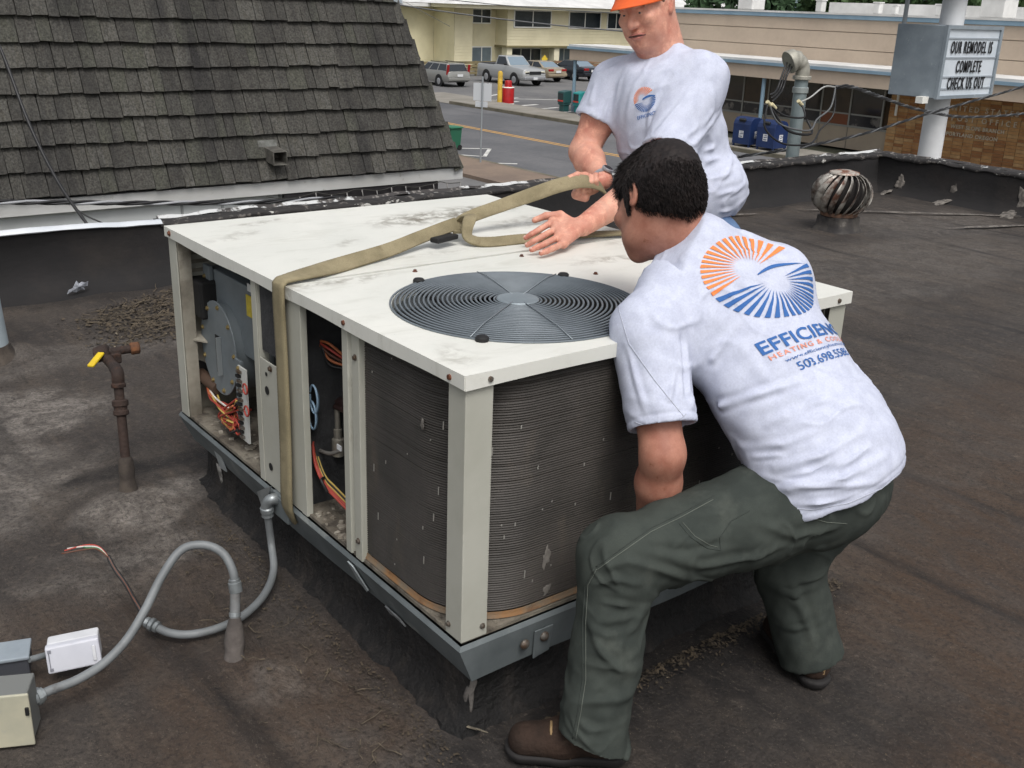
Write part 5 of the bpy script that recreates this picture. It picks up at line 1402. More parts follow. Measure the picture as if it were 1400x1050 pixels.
# ---- inside the left-hand bay
MB().span((0.60, 0.95, 0.273), (0.61, UY - 0.01, 0.90)).build('bay_back', M_DKGREY, U)
MB().span((0.008, UY - 0.020, 0.273), (0.60, UY - 0.010, 0.90)).build('bay_end', M_INNER, U)
MB().span((0.036, 1.008, 0.273), (0.60, 1.026, 0.905)).build('bay_partition', M_DKGREY, U)
MB().span((0.012, 0.55, 0.885), (UX - 0.02, UY - 0.03, 0.890)).build('bay_lid', M_DKGREY, U)
for k in range(5):
    z = 0.845 - 0.030 * k
    MB().slab([(0.045, UY - 0.034, z - 0.010), (0.24, UY - 0.034, z - 0.010), (0.24, UY - 0.024, z + 0.004), (0.045, UY - 0.024, z + 0.004)], 0.002).build('louvre', M_POST, U)
MB().box((0.11, 1.62, 0.685), (0.13, 0.10, 0.13)).build('motor_box', M_BLACK, U, bevel=0.01)
MB().add([(0.02, 1.668, 0.555), (0.13, 1.668, 0.555), (0.13, 1.52, 0.53), (0.02, 1.64, 0.545), (0.02, 1.668, 0.550), (0.13, 1.668, 0.550), (0.13, 1.52, 0.525), (0.02, 1.64, 0.540)],
         [(0, 1, 2, 3), (7, 6, 5, 4), (0, 3, 7, 4), (1, 5, 6, 2), (2, 6, 7, 3)]).build('shelf', M_INNER, U)
MB().lathe([(0.045, 0), (0.045, -0.004), (0.02, -0.004)], (0.055, UY - 0.0205, 0.405), (0, 1, 0), 20).build('pipe_hole', M_BLACK, U)
MB().cyl((0.065, UY - 0.03, 0.40), (0.075, UY - 0.16, 0.385), 0.022, 12).build('gas_stub', mat('pipe_brown', (84, 66, 54), 0.7, 0.2), U, smooth=60)
def blower():
    b = empty('blower_housing'); b.parent = U
    X0 = 0.10
    MB().slab([(0.160, 1.889, 0.754), (0.160, 1.725, 0.793), (0.160, 1.780, 0.464), (0.160, 1.962, 0.436)][::-1], 0.004).build('angled_sheet', M_DKGREY, b)
    # rectangular upper duct
    yA, yB = atX(289, 440, X0)[1], atX(346, 440, X0)[1]
    zT, zB = atX(300, 372, X0)[2], 0.55
    MB().span((X0, yB + 0.0, zB), (0.42, yA, zT)).build('duct', M_SHEET, b, bevel=0.004)
    MB().span((X0 - 0.016, yA - 0.05, zB), (X0 - 0.002, yA + 0.004, zT + 0.01)).build('duct_flange', M_SHEET, b, bevel=0.002)
    # rounded cover plate with a slot
    c = Vector(atX(300, 476, X0 - 0.03)); n = 36
    ry, rz = 0.135, 0.150
    rim = [Vector((c.x, c.y + ry * math.cos(2 * math.pi * k / n), c.z + rz * math.sin(2 * math.pi * k / n))) for k in range(n)]
    MB().loft([[p + Vector((0.10, 0, 0)) for p in rim], rim]).build('scroll', M_SHEET, b, smooth=40)
    MB().loft([[p + (p - c) * 0.06 + Vector((0.002, 0, 0)) for p in rim], [p + (p - c) * 0.06 - Vector((0.004, 0, 0)) for p in rim]]).build('cover_plate', M_SHEET, b, bevel=0.002)
    MB().span((c.x - 0.0065, c.y - 0.020, c.z - 0.085), (c.x - 0.0045, c.y + 0.016, c.z + 0.045)).build('slot', M_BLACK, b)
    MB().span((c.x - 0.02, c.y - 0.028, c.z - 0.085), (c.x - 0.0045, c.y - 0.0215, c.z + 0.045)).build('slot_lip', mat('lip_pale', (146, 152, 154), 0.4, 0.4), b)
    for k in range(9):
        a = 2 * math.pi * k / 9 + 0.3
        screw((c.x - 0.004, c.y + ry * 0.95 * math.cos(a), c.z + rz * 0.95 * math.sin(a)), (-1, 0, 0), M_BRASS, 0.007, b)
    for k in range(5):
        z = zT - 0.03 - k * 0.05
        screw((X0 - 0.016, yA - 0.01, z), (-1, 0, 0), M_BRASS, 0.0065, b)
        if k % 2 == 0: screw((X0 - 0.016, yA - 0.04, z - 0.02), (-1, 0, 0), M_BRASS, 0.0065, b)
    # side sheet with labels
    y2 = 1.065
    MB().span((0.09, y2, 0.36), (0.30, y2 + 0.012, 0.86)).build('side_sheet', M_DKGREY, b)
    MB().span((0.088, 1.10, 0.50), (0.094, 1.155, 0.86)).build('side_sheet', M_DKGREY, b)
    p = Vector((0.086, 1.271, 0.737))
    MB().span((0.084, p.y - 0.024, p.z - 0.034), (0.0865, p.y + 0.024, p.z + 0.034)).build('label', mat('label_yellow', (206, 186, 62), 0.5, col2=(188, 168, 60), scale=90), b)
    p = Vector((0.086, 1.263, 0.797))
    MB().span((0.084, p.y - 0.018, p.z - 0.012), (0.0865, p.y + 0.018, p.z + 0.012)).build('label', mat('label_white', (206, 208, 206), 0.5), b)
blower()
def board():
    b = empty('control_board'); b.parent = U
    y0 = Vector((0.050, 1.255, 0.484)).y
    MB().span((0.045, y0 + 0.018, 0.33), (0.052, y0 + 0.065, 0.565)).build('channel', M_SHEET, b, bevel=0.002)
    MB().span((0.040, y0 + 0.014, 0.33), (0.052, y0 + 0.018, 0.565)).build('channel_lip', M_SHEET, b)
    MB().span((0.030, y0 - 0.050, 0.315), (0.036, y0 + 0.008, 0.56)).build('board', mat('board_white2', (196, 198, 194), 0.5), b)
    r = random.Random(2)
    for k in range(15):
        z = 0.328 + k * 0.0155
        MB().box((0.026, y0 - 0.012 + 0.006 * (k % 2), z), (0.012, 0.022, 0.008)).build('terminal', M_BLACK if k % 2 else M_STEEL, b)
    screw((0.03, y0 + 0.0, 0.553), (-1, 0, 0), M_BRASS, 0.006, b)
board()
W_RED = mat('wire_red', (168, 66, 54), 0.5); W_ORG = mat('wire_orange', (178, 104, 64), 0.5); W_YEL = mat('wire_yellow', (184, 160, 84), 0.5)
W_BLK = mat('wire_black', (30, 29, 30), 0.5); W_BLU = mat('wire_blue', (118, 142, 162), 0.45); W_WHT = mat('wire_white', (206, 202, 196), 0.5); W_BRN = mat('wire_brown', (94, 58, 42), 0.5)
def wire(pts, m, r=0.0028, n=8, parent=U, name='wire'):
    return MB().tube(spline(pts, n), r, 6).build(name, m, parent, smooth=180)
_wr = random.Random(12)
hb = empty('wire_bundle'); hb.parent = U
for k in range(13):
    m = (W_RED, W_RED, W_ORG, W_RED, W_YEL, W_BLK, W_WHT)[k % 7]
    j = lambda s=0.014: Vector((_wr.uniform(-s, s), _wr.uniform(-s, s) * 1.6, _wr.uniform(-s, s)))
    a, b_, c_, d_ = Vector((0.070, 1.630, 0.389)), Vector((0.060, 1.536, 0.354)), Vector((0.050, 1.434, 0.346)), Vector((0.050, 1.333, 0.359))
    pts = [a + j(0.008), b_ + j(), c_ + j(0.02), d_ + j(0.018), Vector((0.040, 1.343, 0.328)) + j(0.02), Vector((0.045, 1.438, 0.319)) + j(0.018), Vector((0.040, 1.274, 0.419)) + j(0.02)]
    pts = [Vector((p.x, p.y, max(p.z, 0.278))) for p in pts]
    wire(pts, m, 0.0035, parent=hb)
for (q, rr) in (((0.020, 1.189, 0.506), 0.016), ((0.020, 1.188, 0.434), 0.016), ((0.030, 1.295, 0.339), 0.022)):
    q = Vector(q)
    wire([q + Vector((0, rr * math.cos(a), rr * math.sin(a))) for a in np.linspace(0, 6.1, 9)], W_RED, 0.003, parent=hb)
wire([(0.100, 1.790, 0.644), (0.090, 1.739, 0.606), (0.090, 1.715, 0.554)], W_ORG, 0.004)
wire([(0.020, 1.684, 0.731), (0.030, 1.700, 0.688), (0.020, 1.694, 0.653), (0.030, 1.706, 0.623)], W_RED, 0.005)
# debris of white insulation on the pan
_ins = MB()
for k in range(46):
    p = Vector((_wr.uniform(0.02, 0.12), _wr.uniform(1.08, 1.6), 0.274)); s = _wr.uniform(0.004, 0.018)
    _ins.box(p, (s, s * _wr.uniform(0.6, 1.8), s * 0.4), Matrix.Rotation(_wr.uniform(0, 3), 3, 'Z'))
for k in range(70):
    p = Vector((_wr.uniform(0.012, 0.16), _wr.uniform(0.54, 0.75), 0.274)); s = _wr.uniform(0.004, 0.014)
    _ins.box(p, (s, s * _wr.uniform(0.6, 1.8), s * 0.5), Matrix.Rotation(_wr.uniform(0, 3), 3, 'Z'))
_ins.build('insulation_crumbs', mat('crumbs', (158, 152, 140), 0.95, col2=(116, 108, 96), scale=30), U)['kind'] = 'stuff'

# ---- inside the access bay
MB().span((0.30, 0.50, 0.273), (0.31, 1.0, 0.90)).build('bay_back', M_INSUL, U)
MB().span((0.02, 0.80, 0.273), (0.30, 0.81, 0.90)).build('bay_partition', M_INSUL, U)
MB().span((0.035, 0.49, 0.273), (0.30, 0.50, 0.90)).build('bay_partition', M_INSUL, U)
MB().span((0.012, 0.91, 0.68), (0.016, 1.028, 0.88)).build('bay_partition', M_INSUL, U)
wb = empty('wire_bundle'); wb.parent = U
for k in range(5):
    wire([atX(414 + k, 440, 0.10), atX(430 + 2 * k, 462 + 2 * k, 0.08), atX(450, 470 + 7 * k, 0.09), atX(472, 488 + 4 * k, 0.12)], (W_ORG, W_RED, W_BRN, W_ORG, W_BLK)[k], 0.004, parent=wb)
for k in range(6):
    wire([atX(415 + 1.5 * 0 + 2 * 0, 452, 0.09), Vector((0.070, 0.871, 0.709)) + Vector((0, 0.008 * (k - 2.5), 0)), Vector((0.060, 0.850, 0.609)) + Vector((0.004 * k, 0.006 * (k - 2.5), 0)), Vector((0.060, 0.848, 0.455)) + Vector((0, 0.004 * (k - 2.5), 0))], (W_BLK, W_BLU, W_BLK, W_BRN, W_BLK, W_BLU)[k], 0.0035, parent=wb)
wire([(0.030, 0.819, 0.689), (0.025, 0.817, 0.648), (0.030, 0.828, 0.583)], mat('loom_orange', (196, 84, 44), 0.5), 0.008, parent=wb)
for (cx, cy) in ((429, 546), (427, 568)):
    for k in range(4):
        q = Vector(atX(cx, cy, 0.03 + 0.006 * k)); ry, rz = 0.022 + 0.002 * k, 0.040
        wire([q + Vector((0, ry * math.cos(a), rz * math.sin(a))) for a in np.linspace(0.4, 6.5, 11)], W_BLU, 0.0032, parent=wb)
for k, m in enumerate((W_RED, W_RED, W_YEL, W_BLK, W_YEL)):
    o = Vector((0.004 * k, 0.007 * (k - 2), 0.004 * k))
    wire([Vector((0.050, 0.822, 0.478)) + o, Vector((0.040, 0.798, 0.410)) + o * 1.5, Vector((0.040, 0.740, 0.365)) + o, Vector((0.050, 0.696, 0.342)) + o, Vector((0.070, 0.631, 0.306)) + o], m, 0.0042 if k < 2 else 0.003, parent=wb)
q = Vector((0.035, 0.717, 0.371)); wire([q + Vector((0.01, 0.02, 0.01)), q + Vector((-0.008, 0, 0.014)), q + Vector((0.0, -0.02, -0.016))], W_BLK, 0.004, parent=wb, name='tie')
mcu = mat('pipe_copper_dull', (92, 70, 66), 0.5, 0.5, col2=(70, 54, 54), scale=9)
wire([(0.160, 0.995, 0.544), (0.140, 0.889, 0.541), (0.130, 0.769, 0.577), (0.130, 0.687, 0.600)], mcu, 0.016, name='pipe')
wire([(0.110, 0.864, 0.524), (0.110, 0.881, 0.531), (0.120, 0.882, 0.545), (0.120, 0.752, 0.563), (0.130, 0.688, 0.570)], mcu, 0.009, name='pipe')
v = empty('service_valve'); v.parent = U
p = Vector((0.130, 0.877, 0.423))
MB().lathe([(0.026, 0), (0.028, 0.004), (0.028, 0.055), (0.018, 0.062), (0.016, 0.075)], p + Vector((0, 0, -0.05)), n=18).build('cap', mat('valve_green', (54, 104, 88), 0.45), v, smooth=40)
MB().lathe([(0.012, 0.02), (0.012, 0.06), (0.016, 0.062), (0.016, 0.075)], p, n=10).build('stem', M_BRASS, v, smooth=40)
MB().cyl(p + Vector((0, 0, 0.06)), p + Vector((0, 0, 0.14)), 0.008, 8).build('tube', mcu, v, smooth=60)
p = Vector((0.120, 0.790, 0.462))
MB().lathe([(0.018, -0.05), (0.018, 0.0), (0.012, 0.004), (0.012, 0.03), (0.008, 0.032), (0.008, 0.09)], p, n=12).build('stem', mat('valve_silver', (160, 156, 146), 0.4, 0.5), v, smooth=40)
wire([(0.080, 0.884, 0.437), (0.070, 0.829, 0.432), (0.070, 0.749, 0.444), (0.080, 0.700, 0.469)], mat('hose_grey', (112, 110, 106), 0.5), 0.006, name='hose')
MB().box(Vector((0.060, 0.670, 0.493)), (0.004, 0.022, 0.014)).build('tag', M_PLATE, U)
MB().lathe([(0.085, 0.0), (0.085, 0.10), (0.06, 0.14), (0.01, 0.15)], (0.20, 0.60, 0.274), n=24).build('compressor', M_BLACK, U, smooth=40)

# ---------------------------------------------------------------- curb under the unit
def curb():
    e = empty('roof_curb', label='black tarred roof curb carrying the rooftop unit', cat='curb')
    m = MB(); i = 0.058; rings = []
    def ring(o, z, amp, sd):
        P = [(i - o, i - 0.01 - o), (UX - i + 0.04 + o, i - 0.01 - o), (UX - i + 0.04 + o, UY - i + o), (i - o, UY - i + o)]
        out = []; n = 130
        for k in range(4):
            a, b = Vector(P[k]), Vector(P[(k + 1) % 4])
            for j in range(n):
                p = a.lerp(b, j / n); q = amp * (float(wob(p.x * 1.0, p.y, sd, 17.0)) + 0.7 * float(wob(p.x, p.y + z * 3, sd + 7, 55.0)) + 0.4 * float(wob(p.x, p.y + z * 5, sd + 8, 130.0)))
                d = Vector((-1 if k == 3 else 1 if k == 1 else 0, -1 if k == 0 else 1 if k == 2 else 0))
                out.append((p.x + d.x * q, p.y + d.y * q, z + amp * 0.5 * float(wob(p.x, p.y, sd + 1, 13.0))))
        return out
    for (o, z, amp) in ((0.055, -0.02, 0.012), (0.040, 0.004, 0.012), (0.024, 0.016, 0.009), (0.012, 0.030, 0.007), (0.006, 0.050, 0.0045), (0.003, 0.075, 0.003), (0.002, 0.10, 0.003), (0.0, 0.14, 0.002), (0.0, 0.17, 0.0)): rings.append(ring(o, z, amp, 5))
    m.loft(rings, caps=False); m.f = [tuple(reversed(q)) for q in m.f]
    m.build('felt_skirt', mat('curb_felt', (16, 15, 15), 0.75, col2=(23, 21, 21), scale=5, col3=(50, 45, 41), scale3=9, lo3=0.50, hi3=0.70, stretch3=(1, 1, 0.3), bump=1.0, bscale=34, bdist=0.03, grain=0.35, gscale=120), e, smooth=55)
    MB().span((0.08, 0.08, 0.0), (UX - 0.04, UY - 0.08, 0.168)).build('frame', M_INSUL, e)
    smear(e, (0.062, 0.046, 0.08), (0.004, -0.004, 0.075), (-0.010, 0.010, 0.0), (-0.7, -0.7, 0), 9, mat('split_felt', (104, 100, 96), 0.8, col2=(60, 57, 55), scale=40), 0.006)
    for k_, (px_, py_) in enumerate(((612, 968), (630, 982), (648, 996))):
        q_ = Vector(atZ(px_, py_, 0.012)); smear(e, q_, (0.012, -0.030, 0.004), (0.005, 0.002, 0.0), (-0.5, -0.2, 0.8), 30 + k_, mat('dry_mud', (128, 120, 104), 0.95, col2=(84, 78, 68), scale=40), 0.004)
    smear(e, (0.052, 1.52, 0.09), (0, 0.008, 0.03), (0, 0.02, 0), (-1, 0, 0), 14, mat('peeled', (150, 148, 144), 0.8, col2=(90, 88, 84), scale=40), 0.005)
curb()

# ---------------------------------------------------------------- lifting strap
M_STRAP = mat('webbing', (140, 130, 103), 0.92, col2=(120, 111, 86), scale=9, col3=(112, 100, 76), scale3=12, lo3=0.6, hi3=0.75, bump=0.6, bscale=240, bdist=0.002, grain=0.12, gscale=330)
def ribbon(pts, wdirs, w, th, name, e, n=10, m=M_STRAP, ws=None):
    """webbing: centreline points with a width direction at each; slightly rounded double-layer section with ribs"""
    P = spline(pts, n); Wd = spline(wdirs, n)
    S = spline([(q, 0, 0) for q in (ws or [1.0] * len(pts))], n)
    P2, W2, S2 = [], [], []
    for a in range(len(P) - 1):
        k = max(1, int((P[a + 1] - P[a]).length / 0.005))
        for j in range(k):
            P2.append(P[a].lerp(P[a + 1], j / k)); W2.append(Wd[a].lerp(Wd[a + 1], j / k)); S2.append(S[a].x + (S[a + 1].x - S[a].x) * j / k)
    P2.append(P[-1]); W2.append(Wd[-1]); S2.append(S[-1].x)
    rings = []
    for i, p in enumerate(P2):
        t = (P2[min(i + 1, len(P2) - 1)] - P2[max(i - 1, 0)]).normalized()
        u = (W2[i] - t * W2[i].dot(t)).normalized(); v_ = t.cross(u)
        hw = w / 2 * S2[i]; rib = 0.0007 if i % 2 else 0.0
        h = th / 2 + rib
        rings.append([p + u * a * hw + v_ * b * h for a, b in ((-1, 0), (-0.92, -0.8), (-0.5, -1), (0.5, -1), (0.92, -0.8), (1, 0), (0.92, 0.8), (0.5, 1), (-0.5, 1), (-0.92, 0.8))])
    return MB().loft(rings).build(name, m, e, smooth=60)
ST = empty('lifting_strap', (0, 0, 0), 'khaki webbing lifting strap choked round the rooftop unit and held by the standing man', 'strap')
zT = UT + 0.007
Yv = 0.843
ribbon([(0.004, Yv + 0.004, 0.206), (-0.004, Yv + 0.003, 0.222), (-0.014, Yv + 0.001, 0.245), (-0.020, Yv + 0.0, 0.285), (-0.016, Yv, 0.45), (-0.015, Yv, 0.70), (-0.017, Yv, 0.885), (-0.010, Yv + 0.002, 0.922), (0.02, Yv + 0.006, 0.9295), (0.12, Yv + 0.03, 0.932), (0.25, Yv + 0.075, 0.934), (0.40, Yv + 0.125, 0.940), (0.53, Yv + 0.172, 0.952), (0.64, Yv + 0.20, 0.966), (0.70, Yv + 0.212, 0.972)],
       [(0, 1, 0)] * 9 + [(0, 0.95, 0.3), (0, 0.8, 0.6), (0, 0.75, 0.65), (0, 0.7, 0.7), (0.05, 0.6, 0.8), (0.1, 0.5, 0.85)], 0.062, 0.011, 'sling', ST, ws=[0.35, 0.6, 0.85, 1, 1, 1, 1, 1, 1, 0.92, 0.80, 0.74, 0.70, 0.68, 0.72])
# the eye the sling passes through, and the loop lying on the panel
eye = Vector((0.705, 1.052, 0.0))
ribbon([(0.72, 1.10, 0.955), (0.745, 1.085, 0.985), (0.745, 1.045, 0.992), (0.715, 1.015, 0.975), (0.70, 0.995, 0.945), (0.715, 0.968, 0.932), (0.76, 0.945, 0.929), (0.86, 0.935, 0.929), (1.00, 0.915, 0.929), (1.10, 0.885, 0.929), (1.22, 0.850, 0.929), (1.31, 0.832, 0.924), (1.322, 0.83, 0.86), (1.318, 0.83, 0.4)],
       [(1, 0.2, 0)] * 2 + [(1, 0.1, 0.1), (1, 0, 0.0), (0.8, 0.4, 0.3), (0.3, 0.8, 0.5), (0.0, 0.8, 0.6), (0.1, 0.8, 0.6), (0.2, 0.9, 0.35), (0.2, 1, 0.2), (0.2, 1, 0.1), (0, 1, 0), (0, 1, 0), (0, 1, 0)], 0.050, 0.009, 'loop', ST, ws=[0.8] * 14)
HANDR = Vector((1.235, 1.075, 1.065))
ribbon([(0.69, 1.03, 0.950), (0.72, 1.08, 0.962), (0.80, 1.12, 0.975), (0.92, 1.125, 0.998), (1.05, 1.11, 1.030), (1.15, 1.092, 1.056), (1.235, 1.075, 1.066), (1.30, 1.06, 1.05), (1.345, 1.055, 1.00), (1.36, 1.06, 0.93)],
       [(0.2, 1, 0.2), (0.1, 0.9, 0.5), (0, 0.75, 0.8), (0, 0.7, 0.8), (0, 0.7, 0.8), (0.1, 0.7, 0.75), (0.1, 0.6, 0.8), (0.2, 0.7, 0.7), (0.3, 0.9, 0.2), (0.3, 0.9, 0.0)], 0.052, 0.008, 'tail', ST, ws=[0.7, 0.75, 0.85, 0.9, 1.0, 1.05, 1.0, 0.95, 0.9, 0.9])
MB().box((0.62, 1.005, 0.944), (0.10, 0.035, 0.016), Matrix.Rotation(0.3, 3, 'Z')).build('wear_pad', M_BLACK, ST, bevel=0.004)

# ---------------------------------------------------------------- gas riser
def riser():
    e = empty('gas_pipe', label='rusty gas pipe riser with a yellow valve handle left of the unit', cat='pipe')
    mr = mat('rust_pipe', (58, 44, 38), 0.85, 0.05, col2=(42, 33, 30), scale=12, col3=(92, 60, 42), scale3=10, lo3=0.56, hi3=0.7, bump=0.5, bscale=80)
    b = Vector((-0.215, 1.675, 0.0)); t = Vector((-0.185, 1.770, 0.40))
    L = lambda q: b.lerp(t, q)
    MB().cyl(L(0.1), L(1.0), 0.0160, 16).build('pipe', mr, e, smooth=60)
    ax = (t - b).normalized()
    MB().lathe([(0.022, 0), (0.0255, 0.003), (0.0255, 0.016), (0.022, 0.019), (0.022, 0.030), (0.027, 0.033), (0.027, 0.050), (0.022, 0.054)], L(0.70), ax, 16).build('union', mr, e, smooth=30)
    MB().lathe([(0.023, 0), (0.0245, 0.003), (0.0245, 0.012), (0.021, 0.016)], L(0.93), ax, 16).build('elbow_band', mr, e, smooth=30)
    top = Vector((-0.184, 1.923, 0.448)); mid = Vector((-0.172, 1.874, 0.422))
    MB().tube(spline([L(0.97), L(1.06), mid, mid.lerp(top, 0.5), top], 5), [0.021] * 8 + [0.018] * 13, 14).build('elbow', mr, e, smooth=60)
    MB().lathe([(0.020, -0.026), (0.027, -0.022), (0.029, 0.0), (0.027, 0.022), (0.020, 0.026)], top, Vector((0.7, -0.3, 0.25)), 14).build('valve_body', mr, e, smooth=40)
    en = Vector((-0.093, 1.908, 0.452))
    MB().cyl(top, en, 0.015, 12).build('nipple', mr, e, smooth=60)
    MB().lathe([(0.017, 0), (0.0215, 0.003), (0.0215, 0.028), (0.017, 0.032)], en, (en - top).normalized(), 12).build('end_cap', mat('rust_bright', (112, 72, 44), 0.85, col2=(76, 52, 38), scale=20), e, smooth=30)
    MB().box(top.lerp(en, 0.42) + Vector((0.0, -0.01, -0.02)), (0.035, 0.03, 0.04)).build('nut', mr, e, bevel=0.006)
    hd = Vector((-0.234, 1.872, 0.429))
    d = (hd - top)
    R = d.normalized().to_track_quat('X', 'Z').to_matrix()
    MB().box(top + d * 0.75 + Vector((0, -0.012, 0.012)), (0.085, 0.024, 0.010), R).build('handle', mat('valve_yellow', (222, 194, 34), 0.45, col2=(206, 176, 40), scale=12), e, bevel=0.004)
    MB().lathe([(0.070, -0.03), (0.040, 0.006), (0.030, 0.04), (0.025, 0.07), (0.027, 0.10), (0.025, 0.13), (0.0195, 0.145)], b, ax, 18).build('tar_boot', mat('boot_tar', (52, 46, 42), 0.9, col2=(80, 72, 64), scale=9, bump=0.6, bscale=40), e, smooth=50)
riser()

# ---------------------------------------------------------------- flexible conduits and boxes
M_FLEX = mat('flex_grey', (120, 124, 126), 0.55, col2=(104, 108, 110), scale=8, col3=(84, 84, 84), scale3=10, lo3=0.6, hi3=0.72)
M_FIT = mat('fitting_zinc', (150, 156, 158), 0.4, 0.5, col2=(128, 133, 135), scale=20)
def conduits():
    e = empty('conduit', label='grey flexible conduit looping up from a roof stub to the boxes at the left', cat='conduit')
    stub = Vector((-0.300, 0.60, 0.0)); top = Vector((-0.258, 0.666, 0.170))
    P = [top, Vector((-0.258, 0.677, 0.215)), Vector((-0.269, 0.711, 0.255)), Vector((-0.306, 0.744, 0.275)), Vector((-0.359, 0.762, 0.268)), Vector((-0.422, 0.737, 0.225)), Vector((-0.487, 0.696, 0.165)), Vector((-0.548, 0.668, 0.115)), Vector((-0.614, 0.647, 0.085)), Vector((-0.682, 0.632, 0.075)), Vector((-0.747, 0.626, 0.075)), Vector((-0.785, 0.616, 0.075))]
    MB().tube(spline(P, 10), 0.0112, 14).build('hose', M_FLEX, e, smooth=180)
    d = (top - stub).normalized()
    MB().lathe([(0.0175, -0.012), (0.0175, 0.014), (0.0150, 0.016), (0.0150, 0.022), (0.0130, 0.024)], top, (Vector(P[1]) - top).normalized(), 14).build('gland', M_FIT, e, smooth=40)
    MB().cyl(stub + d * 0.05, top, 0.0135, 14).build('stub_pipe', mat('stub_paint', (124, 128, 130), 0.6, col2=(86, 84, 82), scale=8), e, smooth=60)
    MB().lathe([(0.0150, 0), (0.0155, 0.010)], stub + d * 0.112, d, 14).build('pale_band', M_FIT, e)
    MB().lathe([(0.040, -0.03), (0.027, 0.006), (0.024, 0.022), (0.0275, 0.045), (0.024, 0.07), (0.0185, 0.095), (0.0150, 0.108)], stub, d, 16).build('tar_boot', mat('boot_tar2', (72, 67, 64), 0.95, col2=(96, 90, 86), scale=9, bump=0.6, bscale=40), e, smooth=50)
    a, b = Vector(P[-1]), Vector(P[-2])
    for q, r in ((0.0, 0.018), (0.18, 0.021), (0.36, 0.017)):
        p = a.lerp(b, q); MB().lathe([(r * 0.8, 0), (r, 0.002), (r, 0.012), (r * 0.8, 0.014)], p, (b - a).normalized(), 12).build('gland', M_FIT, e, smooth=30)
    e = empty('conduit', label='disconnected flexible conduit from the unit rail ending in bare wires', cat='conduit')
    el = Vector((-0.030, 0.957, 0.190))
    Q = [el, Vector((-0.019, 0.966, 0.085)), Vector((-0.051, 0.888, 0.045)), Vector((-0.117, 0.807, 0.030)), Vector((-0.203, 0.749, 0.024)), Vector((-0.285, 0.730, 0.022)), Vector((-0.358, 0.742, 0.022)), Vector((-0.405, 0.775, 0.026)), Vector((-0.436, 0.817, 0.040))]
    MB().tube(spline(Q, 10), 0.0112, 14).build('hose', M_FLEX, e, smooth=180)
    t = (Q[-1] - Q[-2]).normalized()
    for q, r in ((0.0, 0.016), (0.014, 0.0185), (0.028, 0.015)):
        MB().lathe([(r * 0.8, 0), (r, 0.002), (r, 0.011), (r * 0.8, 0.013)], Q[-1] + t * (q - 0.02), t, 12).build('gland', M_FIT, e, smooth=30)
    # elbow at the rail with its cover
    MB().tube(spline([Vector((0.010, 0.943, 0.235)), Vector((-0.020, 0.942, 0.248)), Vector((-0.032, 0.954, 0.228)), el], 5), [0.017] * 15 + [0.018], 14).build('elbow', M_FIT, e, smooth=60)
    MB().lathe([(0.017, 0), (0.0205, 0.003), (0.0205, 0.016), (0.017, 0.02)], el + Vector((0, 0, 0.012)), (el - Vector(Q[1])).normalized(), 14).build('gland', M_FIT, e, smooth=30)
    MB().slab([(-0.012, 1.059, 0.223), (-0.006, 1.032, 0.161), (-0.020, 0.938, 0.293)][::-1], 0.004).build('cover_plate', M_FIT, e)
    MB().box(Vector((0.000, 0.918, 0.227)), (0.016, 0.10, 0.075), Matrix.Rotation(0.0, 3, 'X')).build('fitting_box', M_GALV, e, bevel=0.004)
    end = Q[-1] + t * 0.01
    W0 = [Vector((-0.450, 0.883, 0.070)), Vector((-0.455, 0.954, 0.100)), Vector((-0.465, 1.003, 0.125)), Vector((-0.470, 1.042, 0.150))]
    for k, m in enumerate((W_BLK, W_BRN, W_BLK)):
        o = Vector((0.002 * (k - 1), 0.002 * (k - 1), 0.002 * k)); MB().tube(spline([end] + [w + o for w in W0], 6), 0.0035, 6).build('wire', m, e, smooth=180)
    for k, (m, q) in enumerate(((W_RED, (88, 753)), (W_WHT, (92, 750)), (mat('wire_green', (70, 120, 84), 0.5), (110, 746)), (W_BRN, (84, 757)))):
        MB().tube(spline([W0[-1], Vector(atZ(136 - k, 748 + k, 0.165)), Vector(atZ(118, 745 + 2 * k, 0.165)), Vector(atZ(q[0], q[1], 0.158))], 6), 0.0022, 6).build('wire', m, e, smooth=180)
conduits()
def hbox(name, label, cat, b0, b1, depth, h, m, lid=None, tilt=0.0, sup=True):
    b0, b1 = Vector(b0), Vector(b1)
    u = (b1 - b0); L = u.length; u.normalize()
    v = Vector((-u.y, u.x, 0))
    if v.dot(b0 - Vector(CAM_LOC)) < 0: v = -v
    v.normalize(); w = u.cross(v)
    if w.z < 0: w = -w
    w = (w + v * tilt).normalized()
    e = empty(name, label=label, cat=cat)
    def P(a, b, c): return b0 + u * a + v * b + w * c
    def bx(a0, a1, b0_, b1_, c0, c1, nm, mm, bev=0.004):
        V = [P(a, b, c) for c in (c0, c1) for b in (b0_, b1_) for a in (a0, a1)]
        return MB().add(V, [(0, 2, 3, 1), (4, 5, 7, 6), (0, 1, 5, 4), (2, 6, 7, 3), (0, 4, 6, 2), (1, 3, 7, 5)]).build(nm, mm, e, bevel=bev)
    return e, P, bx, L
